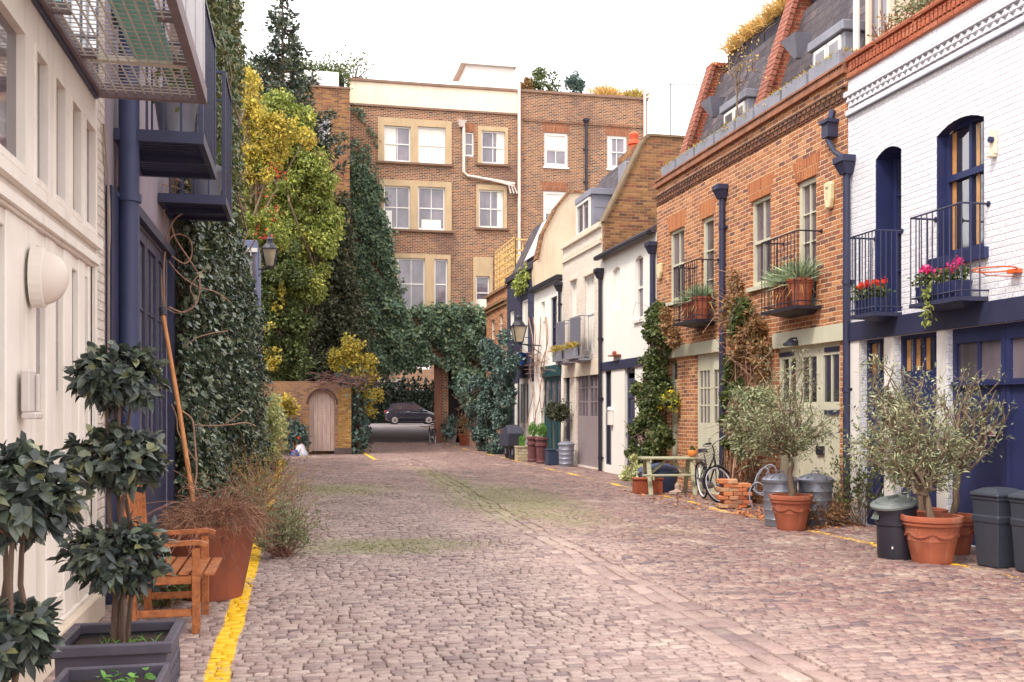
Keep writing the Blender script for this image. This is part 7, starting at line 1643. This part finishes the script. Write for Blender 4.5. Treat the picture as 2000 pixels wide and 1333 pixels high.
c2 = (g3_[0] + .1, g3_[1] + .72, 0); ball_tree('dark clipped ball on a stem standing behind the shiny bin', 1097, 805, c2, .23)
# covered scooter and small black bin
c = gp(992, 897); c = (c[0] + .1, c[1], 0); t = thing('covered_scooter', 'motor scooter under a dark cover parked by the blue-green shrub', 'scooter', c); x, y, z = c
m = MB(); prof = [(-.75, .42), (-.8, .85), (-.62, 1.05), (-.2, 1.12), (.3, .98), (.55, 1.0), (.62, .8), (.55, .40)]
m.add([(x + .28 * sx * (.8 if zz > .9 else 1), y + q, zz) for sx in (-1, 1) for q, zz in prof], [tuple(range(8)), tuple(range(8, 16))] + [(i, (i + 1) % 8, 8 + (i + 1) % 8, 8 + i) for i in range(8)]); m.build('cover', paint('dark_cover', (56, 56, 70), .6, .15, 3, .3, 6), t, bevel=.04)
for q in (-.55, .5):
    m = MB(); m.tube([(x + .24 * math.cos(0) * 0 - .03, y + q + .2 * math.cos(2 * math.pi * i / 20), .25 + .2 * math.sin(2 * math.pi * i / 20)) for i in range(20)], .05, 8, closed=True); w_ = m.build('wheel', BLACK, t, smooth=True)
    m = MB(); m.tube([(x - .08, y + q, .25), (x + .02, y + q, .25)], .11, 12); m.build('hub', GREYM, w_)
c = gp(1003, 897); t = thing('black_bin', 'small black lidded bin beside the covered scooter', 'bin', c); x, y, z = c
m = MB(); m.add([(x + sx * w_, y + sy * w_, zz) for w_, zz in ((.13, 0), (.17, .55)) for sx, sy in ((-1, -1), (1, -1), (1, 1), (-1, 1))], [(0, 1, 2, 3), (4, 5, 6, 7), (0, 1, 5, 4), (1, 2, 6, 5), (2, 3, 7, 6), (3, 0, 4, 7)]); m.build('body', BPL, t, bevel=.015)
m = MB(); m.box(x - .19, x + .19, y - .19, y + .19, .552, .60); m.build('lid', BPL, t, bevel=.015)
# grass boxes on the far balconies
for k, (y0_, y1_, lab) in enumerate(((25.85, 26.8, 'grey trough of pale grass on the nearer solid screened balcony'), (27.5, 28.2, 'grey trough of pale grass on the farther solid screened balcony'))):
    t = thing('grass_trough', lab, 'planter', (RX - .22, (y0_ + y1_) / 2, 3.0), 'grass troughs on the buff house'); m = MB(); m.box(RX - .50, RX - .40, y0_, y1_, 3.0, 3.3); m.build('trough', GREYM, t)
    n = 300; P = np.stack([RX - .45 + RNG.normal(size=n) * .03, RNG.uniform(y0_, y1_, n), np.full(n, 3.28)], 1); leaf_mesh('grass', LF_SEDUM, P, RNG.normal(size=(n, 3)), RNG.normal(size=(n, 3)) * .4 + [0, 0, 1], .34, .02, t, kind='strip', droop=.4)
# ---- parked car beyond the passage
def car(label, c, rz):
    t = thing('parked_car', label, 'car', c); M = Matrix.Translation(c) @ Matrix.Rotation(rz, 4, 'Z'); CP = paint('dark_violet_car_paint', (46, 44, 56), .22, .05, 3, .02, spec=.8)
    def bld(m, nm, mt, p=None, sm=False, **k): m.v = [tuple(M @ Vector(v)) for v in m.v]; return m.build(nm, mt, p or t, smooth=sm, **k)
    # side outline, nose at +x, with widths; loft across the body
    sec = [(-1.76, .42, .50, .58), (-1.78, .62, .66, .72), (-1.72, .34, .92, .76), (-1.55, .22, 1.02, .80), (-1.2, .2, 1.02, .81), (-.6, .19, 1.0, .815), (0, .19, .98, .815), (.6, .19, .97, .81), (1.0, .2, .95, .80), (1.35, .22, .88, .78), (1.62, .26, .76, .72), (1.76, .34, .62, .62)]
    rings = []; n = 12
    for x, zb, zt, wd in sec:
        zm = (zb + zt) / 2; h = (zt - zb) / 2
        rings.append([(x, wd * math.copysign(abs(math.cos(a)) ** .45, math.cos(a)), zm + h * math.copysign(abs(math.sin(a)) ** .45, math.sin(a))) for a in [2 * math.pi * (i + .5) / n for i in range(n)]])
    m = MB(); m.add([p for r in rings for p in r], [tuple(range(n)), tuple(range(n * 11, n * 12))] + [(i * n + k, i * n + (k + 1) % n, (i + 1) * n + (k + 1) % n, (i + 1) * n + k) for i in range(11) for k in range(n)]); b = bld(m, 'body', CP, sm=True)
    sm_ = b.modifiers.new('subdivision', 'SUBSURF'); sm_.levels = sm_.render_levels = 1
    roof = [(-1.62, .96, .70), (-1.42, 1.22, .62), (-1.1, 1.42, .57), (-.6, 1.49, .56), (0, 1.48, .56), (.3, 1.42, .56), (.95, .99, .68), (1.1, .93, .70)]
    m = MB(); 
    for x, z, w_ in roof: m.v += [(x, -w_, z), (x, w_, z), (x, .76, .9), (x, -.76, .9)]
    for i in range(len(roof) - 1): m.f += [(i * 4 + k, i * 4 + (k + 1) % 4, i * 4 + 4 + (k + 1) % 4, i * 4 + 4 + k) for k in range(4)]
    m.f += [(0, 1, 2, 3), (28, 29, 30, 31)]; m.m = [0] * len(m.f); bld(m, 'cabin', CP, sm=True)
    for sg in (-1, 1):
        def sidep(x, z): 
            for (xa, za, wa_), (xb, zb2, wb_) in zip(roof[:-1], roof[1:]):
                if xa <= x <= xb: f_ = (x - xa) / (xb - xa); zt = za + (zb2 - za) * f_; wt = wa_ + (wb_ - wa_) * f_; q = min(1, max(0, (z - .9) / max(.02, zt - .9))); return (x, sg * (.76 + (wt - .76) * q + .006), z)
            return (x, sg * .72, z)
        for q in ([(-1.32, 1.04), (-.62, 1.04), (-.62, 1.38), (-1.0, 1.34), (-1.2, 1.2)], [(-.56, 1.04), (.62, 1.04), (.62, 1.1), (.28, 1.34), (-.1, 1.40), (-.56, 1.39)]):
            m = MB(); m.add([sidep(*p) for p in q], [tuple(range(len(q)))]); bld(m, 'side_window', GLASSD)
        m = MB(); m.tube([(-.35, sg * .835, .86), (-.15, sg * .835, .86)], .018, 6); bld(m, 'door_handle', GREYM)
        m = MB(); m.tube([(.62, sg * .78, 1.02), (.66, sg * .93, 1.05)], .07, 8); bld(m, 'wing_mirror', CP)
        m = MB(); m.box(-1.0, 1.0, sg * .80 - .03, sg * .80 + .03, .16, .26); bld(m, 'side_skirt', BLACK)
        m = MB(); m.obox((-1.70, sg * .62, .84), (.05, 0, 0), (0, .07, 0), (0, 0, .11)); bld(m, 'tail_light', paint('tail_red', (170, 60, 70), .3), bevel=.02)
        m = MB(); m.lathe([(.11, -.03), (.1, .02), (.01, .04)], (0, 0, 0), 14); mm_ = Matrix.Translation((1.62, sg * .5, .66)) @ Matrix.Rotation(R(75), 4, 'Y'); m.v = [tuple(mm_ @ Vector(v)) for v in m.v]; bld(m, 'headlight', GLASS)
        for x in (-1.15, 1.15):
            m = MB(); m.tube([(x, sg * .66, .30), (x, sg * .83, .30)], .30, 24); w_ = bld(m, 'wheel', paint('tyre_rubber', (40, 38, 44), .8), sm=True)
            m = MB(); m.tube([(x, sg * .80, .30), (x, sg * .838, .30)], .20, 20); r_ = bld(m, 'rim', paint('rim_silver', (206, 196, 192), .35, .05, 8, .03, metal=.4), w_, sm=True)
            m = MB(); m.tube([(x, sg * .838, .30), (x, sg * .845, .30)], .07, 12)
            for k in range(6): a = k * math.pi / 3; m.tube([(x + .13 * math.cos(a), sg * .838, .3 + .13 * math.sin(a)), (x + .13 * math.cos(a), sg * .843, .3 + .13 * math.sin(a))], .035, 8)
            bld(m, 'hub', BLACK, w_)
    m = MB(); m.add([(.36, -.53, 1.40), (.36, .53, 1.40), (.93, .64, 1.02), (.93, -.64, 1.02)], [(0, 1, 2, 3)]); m.v = [(x + .012, y, z + .012) for x, y, z in m.v]; bld(m, 'windscreen', GLASSD)
    m = MB(); m.add([(-1.58, -.6, 1.02), (-1.58, .6, 1.02), (-1.43, .56, 1.22), (-1.43, -.56, 1.22)], [(0, 1, 2, 3)]); m.v = [(x - .015, y, z + .01) for x, y, z in m.v]; bld(m, 'rear_window', GLASSD)
    return t
cY = 68.0; cX = on_y(802, 700, cY)[0]
car('small dark violet hatchback parked across the end of the passage', (cX, cY, gz(cY)), 0)
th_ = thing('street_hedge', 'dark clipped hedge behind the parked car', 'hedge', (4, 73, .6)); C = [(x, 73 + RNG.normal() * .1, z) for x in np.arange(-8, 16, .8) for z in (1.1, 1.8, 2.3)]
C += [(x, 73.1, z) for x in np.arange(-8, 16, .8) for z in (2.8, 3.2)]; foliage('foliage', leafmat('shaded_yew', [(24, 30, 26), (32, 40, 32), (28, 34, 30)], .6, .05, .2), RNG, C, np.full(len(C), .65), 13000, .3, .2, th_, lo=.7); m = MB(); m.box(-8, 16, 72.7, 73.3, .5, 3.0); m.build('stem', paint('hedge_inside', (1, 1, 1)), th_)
bicycle('bicycle', 'dark bicycle leaning on the brown post at the mouth of the passage', (on_y(846, 800, 45)[0], 45.2, .03), R(250), R(10), paint('black_frame', (1, 1, 1)), basket=False)
# ================================================================== left foreground
# topiary camellia in a lead-look planter
def camellia(label, px, py, zt, w_, balls, seed, first=True):
    rng = np.random.default_rng(seed); t = thing('camellia_topiary', label, 'potted topiary', (px, py, 0), 'three tiered camellia topiaries in lead planters'); LP = paint('lead_planter', (86, 80, 92), .5, .2, 5, .25, 30, streak=.2, dirt=lin((126, 120, 124)))
    m = MB(); h = w_ / 2
    m.add([(px + sx * q, py + sy * q, z) for q, z in ((h * .9, 0), (h * .94, zt - .05)) for sx, sy in ((-1, -1), (1, -1), (1, 1), (-1, 1))], [(0, 1, 2, 3), (0, 1, 5, 4), (1, 2, 6, 5), (2, 3, 7, 6), (3, 0, 4, 7)])
    r0, r1 = h * .86, h * 1.03
    for a in ((-r1, r1, -r1, -r0), (-r1, r1, r0, r1), (-r1, -r0, -r0, r0), (r0, r1, -r0, r0)): m.box(px + a[0], px + a[1], py + a[2], py + a[3], zt - .05, zt)
    for fx, fy in ((0, -1), (1, 0)):
        q = h * .955; lat = Vector((-fy, fx, 0)) if fx else Vector((1, 0, 0)); nn = Vector((fx, fy, 0)); o = Vector((px, py, 0)) + nn * (h * .938)
        for zz in (zt - .13, zt - .27): m.obox(o + Vector((0, 0, zz)), lat * h * .78, nn * .008, (0, 0, .008))
        for sg in (-1, 1): m.obox(o + lat * sg * h * .78 + Vector((0, 0, zt - .2)), lat * .008, nn * .008, (0, 0, .078))
        k = 5
        for i in range(k):
            x0 = -h * .7 + 1.4 * h * i / k; x1 = x0 + 1.4 * h / k; xm = (x0 + x1) / 2
            m.bar(tuple(o + lat * x0 + Vector((0, 0, zt - .24))), tuple(o + lat * xm + Vector((0, 0, zt - .17))), .012, .016); m.bar(tuple(o + lat * xm + Vector((0, 0, zt - .17))), tuple(o + lat * x1 + Vector((0, 0, zt - .24))), .012, .016)
    m.build('planter', LP, t, bevel=.006)
    s = MB(); s.box(px - r0, px + r0, py - r0, py + r0, zt - .12, zt - .06); s.build('soil', SOILM, t)
    st = MB(); top = balls[0][0]
    for k in range(4): a = k * 1.57 + .4; st.tube(wob(rng, (px + .03 * math.cos(a), py + .03 * math.sin(a), zt - .07), (top[0] + .05 * math.cos(a), top[1] + .05 * math.sin(a), top[2]), 9, .008), [.013, .012, .012, .011, .011, .010, .010, .009, .007, .005], 6)
    C, Rr, Q = [], [], []
    for c, r in balls:
        for _ in range(26):
            d = unit(rng.normal(size=(1, 3)))[0]; e = np.array(c) + d * r * np.array([.85, .85, .6]); st.tube(wob(rng, (c[0] + rng.normal() * .03, c[1] + rng.normal() * .03, c[2] - r * .7), e, 3, .08), .005, 4)
    st.build('stem', woodmat('grey_brown_bark', (74, 58, 50), (118, 96, 82), .85, (3, 3, .5), 14), t, smooth=True)
    P, D, N = [], [], []
    for c, r in balls:
        nt_ = 215
        for _ in range(nt_):       # whorls of leaves at twig ends
            d = unit(rng.normal(size=(1, 3)))[0]; tip = np.array(c) + d * r * np.array([1, 1, .68]) * rng.uniform(.45, 1.0)
            for j in range(7):
                ld = d * .7 + rng.normal(size=3) * .75 + [0, 0, .05]; P.append(tip + rng.normal(size=3) * .012); D.append(ld); N.append(d + [0, 0, .6] + rng.normal(size=3) * .35)
    P, D, N = map(np.array, (P, D, N)); n = len(P)
    leaf_mesh('crown', LF_CAM, P, N, D, rng.uniform(.042, .080, n), rng.uniform(.024, .042, n), t, kind='leaf', fold=.13, droop=.22)
    gm = 60; P = np.stack([px + rng.normal(size=gm) * .07, py + rng.normal(size=gm) * .07, np.full(gm, zt - .07)], 1)
    leaf_mesh('weeds', LF_DWARF, P, rng.normal(size=(gm, 3)), rng.normal(size=(gm, 3)) * .5 + [0, 0, 1], rng.uniform(.05, .16, gm), .006, t, kind='strip', droop=.4)
    return t
camellia('three tiered camellia topiary standing by the wooden armchair', -.80, 4.90, .585, .50, [(at(232, 735, 4.6), .195), (at(230, 893, 4.6), .20), (at(230, 1083, 4.6), .215)], 21)
camellia('camellia topiary cut by the left edge of the picture, nearest the viewer', -.93, 3.42, .585, .50, [(at(24, 965, 3.15), .20), (at(-8, 1245, 3.15), .15)], 22)
# second small lead planter with seedlings
px, py, zt = -.70, 4.02, .60; t = thing('lead_planter', 'low empty lead planter with a few green seedlings at the bottom edge', 'planter', (px, py, 0)); m = MB(); h = .2
for a in ((-h, h, -h, -h + .025), (-h, h, h - .025, h), (-h, -h + .025, -h + .025, h - .025), (h - .025, h, -h + .025, h - .025)): m.box(px + a[0], px + a[1], py + a[2], py + a[3], 0, zt)
m.build('planter', paint('lead_planter', (1, 1, 1)), t, bevel=.006); m = MB(); m.box(px - h + .03, px + h - .03, py - h + .03, py + h - .03, 0, zt - .05); m.build('soil', SOILM, t)
n = 40; P = np.stack([px + .05 + RNG.normal(size=n) * .05, py + RNG.normal(size=n) * .04, zt - .05 + RNG.random(n) * .06], 1); leaf_mesh('seedlings', LF_DWARF, P, RNG.normal(size=(n, 3)) * .4 + [0, 0, 1], RNG.normal(size=(n, 3)) * [1, 1, .3], .04, .028, t, kind='leaf')
# wooden garden armchair facing the street
t = thing('garden_armchair', 'orange-brown wooden garden armchair against the left wall, facing the street', 'chair', (-.93, 7.82, 0)); OW = woodmat('orange_teak', (136, 78, 46), (190, 120, 74), .5, (5, 5, 5), 5)
ya, yb_ = 7.46, 8.18; xb, xf = -1.13, -.68
def ch(m, nm, p=None, b=.004): return m.build(nm, OW, p or t, bevel=b)
for y in (ya, yb_):
    m = MB(); m.box(xf - .055, xf, y - .028, y + .028, 0, .625); ch(m, 'leg')
    m = MB(); m.bar((xb, y, 0), (xb - .02, y, .45), .055, .05, (0, 1, 0)); m.bar((xb - .02, y, .45), (xb - .06, y, 1.02), .055, .05, (0, 1, 0)); ch(m, 'rear_leg')
    m = MB(); pts = smooth([(xb - .09, y, .66), (xb + .12, y, .655), (xf - .15, y, .66), (xf - .02, y, .665), (xf + .05, y, .645)], 4)
    for p, q in zip(pts[:-1], pts[1:]): m.bar(p, q, .065, .032)
    ch(m, 'armrest', b=0)
    m = MB(); m.box(xb + .02, xf - .056, y - .018, y + .018, .14, .19); m.box(xb + .02, xf - .056, y - .018, y + .018, .37, .43); ch(m, 'side_rail')
for k in range(6):
    x = xb + .04 + k * .088; m = MB(); m.box(x, x + .07, ya - .03, yb_ + .03, .432 - .004 * k + .016, .452 - .004 * k + .016); ch(m, 'seat_slat')
m = MB(); m.box(xf - .045, xf - .01, ya + .03, yb_ - .03, .365, .43); ch(m, 'front_rail')
m = MB()
for z, q in ((.52, -.025), (.97, -.055)): m.box(xb + q - .02, xb + q + .012, ya + .026, yb_ - .026, z - .035, z + .035)
m.bar((xb - .056, ya + .02, 1.0), (xb - .06, yb_ - .02, 1.0), .03, .09)
for k in range(7): y = ya + .08 + k * .092; m.bar((xb - .03, y, .55), (xb - .052, y, .94), .012, .04, (0, 1, 0))
ch(m, 'backrest')
# large old terracotta planter full of dry heather
c = (-.72, 8.98, 0); t = thing('terracotta_planter', 'large old terracotta planter of dry brown heather behind the wooden armchair', 'planter', c)
m = MB(); m.lathe([(.25, 0), (.26, .03), (.36, .52), (.37, .54), (.365, .62), (.34, .64), (.32, .64), (.30, .56)], c, 32); m.build('pot', paint('weathered_clay', (148, 84, 62), .75, .25, 3, .2, 40, streak=.45, dirt=lin((104, 66, 58))), t, smooth=True); m = MB(); m.lathe([(.31, .57), (.01, .6)], c, 24); m.build('soil', SOILM, t)
n = 4600; d = unit(RNG.normal(size=(n, 3)) * [1, 1, .6] + [0, 0, .35]); P = np.array([c[0], c[1], .64]) + d * [.42, .44, .20] * RNG.random((n, 1)) ** .5
leaf_mesh('dead_heather', leafmat('dead_heather', [(118, 82, 64), (144, 106, 82), (98, 70, 60), (168, 132, 102)], .8, .15), P, RNG.normal(size=(n, 3)), d + RNG.normal(size=(n, 3)) * .7, RNG.uniform(.05, .14, n), .005, t, kind='strip', droop=.3)
m = MB()
for _ in range(150):
    dd = unit((RNG.normal(size=3) * [1, 1, .4] + [.2, 0, .5])[None])[0]; b = np.array([c[0], c[1], .62]) + dd * .15; e = b + dd * RNG.uniform(.2, .6); m.tube(smooth([b, (b + e) / 2 + RNG.normal(size=3) * .04, e - [0, 0, RNG.uniform(.02, .3)]], 3), .0035, 3)
m.build('twigs', TWIG, t)
t = thing('wooden_pole', 'round orange wooden pole leaning from the terracotta planter into the ivy', 'pole', (-.9, 9.35, .6)); m = MB(); a, b = at(379, 992, 8.95), at(318, 612, 9.2); m.tube([a, tuple((np.array(a) + np.array(b)) / 2 + [.008, 0, 0]), b], [.022, .021, .018], 12); m.build('pole', woodmat('honey_wood', (176, 112, 64), (206, 144, 92), .45, (9, 9, .5), 6), t, smooth=True)
m = MB(); q = np.array(b); m.tube([tuple(q - (np.array(b) - np.array(a)) * .012), tuple(q + (np.array(b) - np.array(a)) * .03)], .032, 12); m.build('ferrule', BLACK, t)
c = gp(340, 1182); t = thing('small_white_pot', 'small white pot on the ground under the wooden armchair', 'pot', (c[0] - .05, c[1] + .1, 0)); m = MB(); m.lathe([(.05, 0), (.065, .13), (.07, .135), (.055, .12)], (c[0] - .05, c[1] + .1, 0), 16); m.build('pot', WHITE, t, smooth=True)
# weeds along the left wall
stalky('wall_weeds', 'low green weeds at the foot of the wall under the armchair', (-1.05, 8.55, 0), 34, .22, .8, None, TWIG, 4, LF_GREEN, .05, .03, cat='weeds')
# lamp and entry box on the cream house
c = on_x(74, 542, LX + .03); t = thing('bulkhead_lamp', 'round white bulkhead lamp on the cream garage door', 'wall lamp', c); y, z = c[1], c[2]
def hemis(m, rr, dep, off, lo=0): 
    vs = []; n = 22; K = 7
    for k in range(K + 1):
        a = (math.pi / 2) * k / K; 
        for i in range(n): th = 2 * math.pi * i / n; vs.append((y + rr * .62 * math.cos(a) * math.cos(th), z + rr * math.cos(a) * math.sin(th), off + dep * math.sin(a)))
    m.add(vs, [tuple(range(n))] + [(k * n + i, k * n + (i + 1) % n, (k + 1) * n + (i + 1) % n, (k + 1) * n + i) for k in range(K) for i in range(n)])
m = MB(FL); hemis(m, .165, .15, .05); m.build('diffuser', paint('opal_plastic', (216, 202, 190), .35, .04), t, smooth=True)
m = MB(FL); 
for i in range(22):
    th0, th1 = 2 * math.pi * i / 22, 2 * math.pi * (i + 1) / 22; P_ = lambda a, r_, n_: (y + r_ * .62 * math.cos(a), z + r_ * math.sin(a), n_)
    m.quad(P_(th0, .182, .0), P_(th1, .182, .0), P_(th1, .182, .07), P_(th0, .182, .07)); m.quad(P_(th0, .182, .07), P_(th1, .182, .07), P_(th1, .16, .075), P_(th0, .16, .075))
m.build('housing', paint('lamp_cream', (222, 212, 202), .4, .05), t, smooth=True)
c = on_x(46, 768, LX); t = thing('entry_box', 'pale grey entry phone box below the bulkhead lamp', 'entry phone', c); y, z = c[1], c[2]
m = MB(FL); m.box(y - .075, y + .075, z - .11, z + .13, .003, .05); m.box(y + .04, y + .08, z - .11, z + .11, .05, .075); m.box(y - .07, y + .09, z - .15, z - .112, .003, .085); m.build('case', paint('pale_grey_plastic', (206, 196, 190), .4, .04), t, bevel=.008)
# galvanised buckets on the left balconies
def bucket(label, c, r, h):
    t = thing('galvanised_bucket', label, 'bucket', c, 'galvanised buckets on the left balconies'); m = MB(); m.lathe([(r * .72, 0), (r * .74, .01), (r * .95, h * .8), (r * .97, h * .81), (r, h), (r * .94, h)], c, 24); m.build('bucket', GALV2, t, smooth=True); s = MB(); s.lathe([(r * .9, h - .03), (.01, h - .02)], c, 16); s.build('soil', SOILM, t)
    foliage('plant', LF_GREEN, RNG, [(c[0], c[1], h + c[2] + .1)], np.array([[r, r, .2]]), 180, .09, .05, t, lo=.2); return t
bucket('galvanised bucket planter on the near slatted balcony', (LX + .48, 9.28, 4.03), .19, .36)
bucket('galvanised bucket planter on the far slatted balcony', (LX + .5, 12.1, 4.06), .2, .38)

c = on_y(588, 893, 35.4); c = (c[0], c[1], 0); t = thing('white_sack', 'white and blue sack slumped at the foot of the garden wall by the arched door', 'sack', c)
m = MB(); m.lathe([(.22, 0), (.24, .08), (.18, .25), (.10, .38), (.02, .42)], c, 12); m.v = [(x + .03 * math.sin(14 * z + 5 * x), y + .02 * math.sin(11 * x), z) for x, y, z in m.v]; m.build('sack', paint('white_sacking', (206, 204, 214), .6, .1, 6, .2), t, smooth=True)
m = MB(); m.lathe([(.16, 0), (.15, .1), (.08, .2), (.01, .24)], (c[0] - .2, c[1] - .15, 0), 10); m.build('blue_flap', paint('blue_sacking', (70, 76, 150), .6, .1), t, smooth=True)
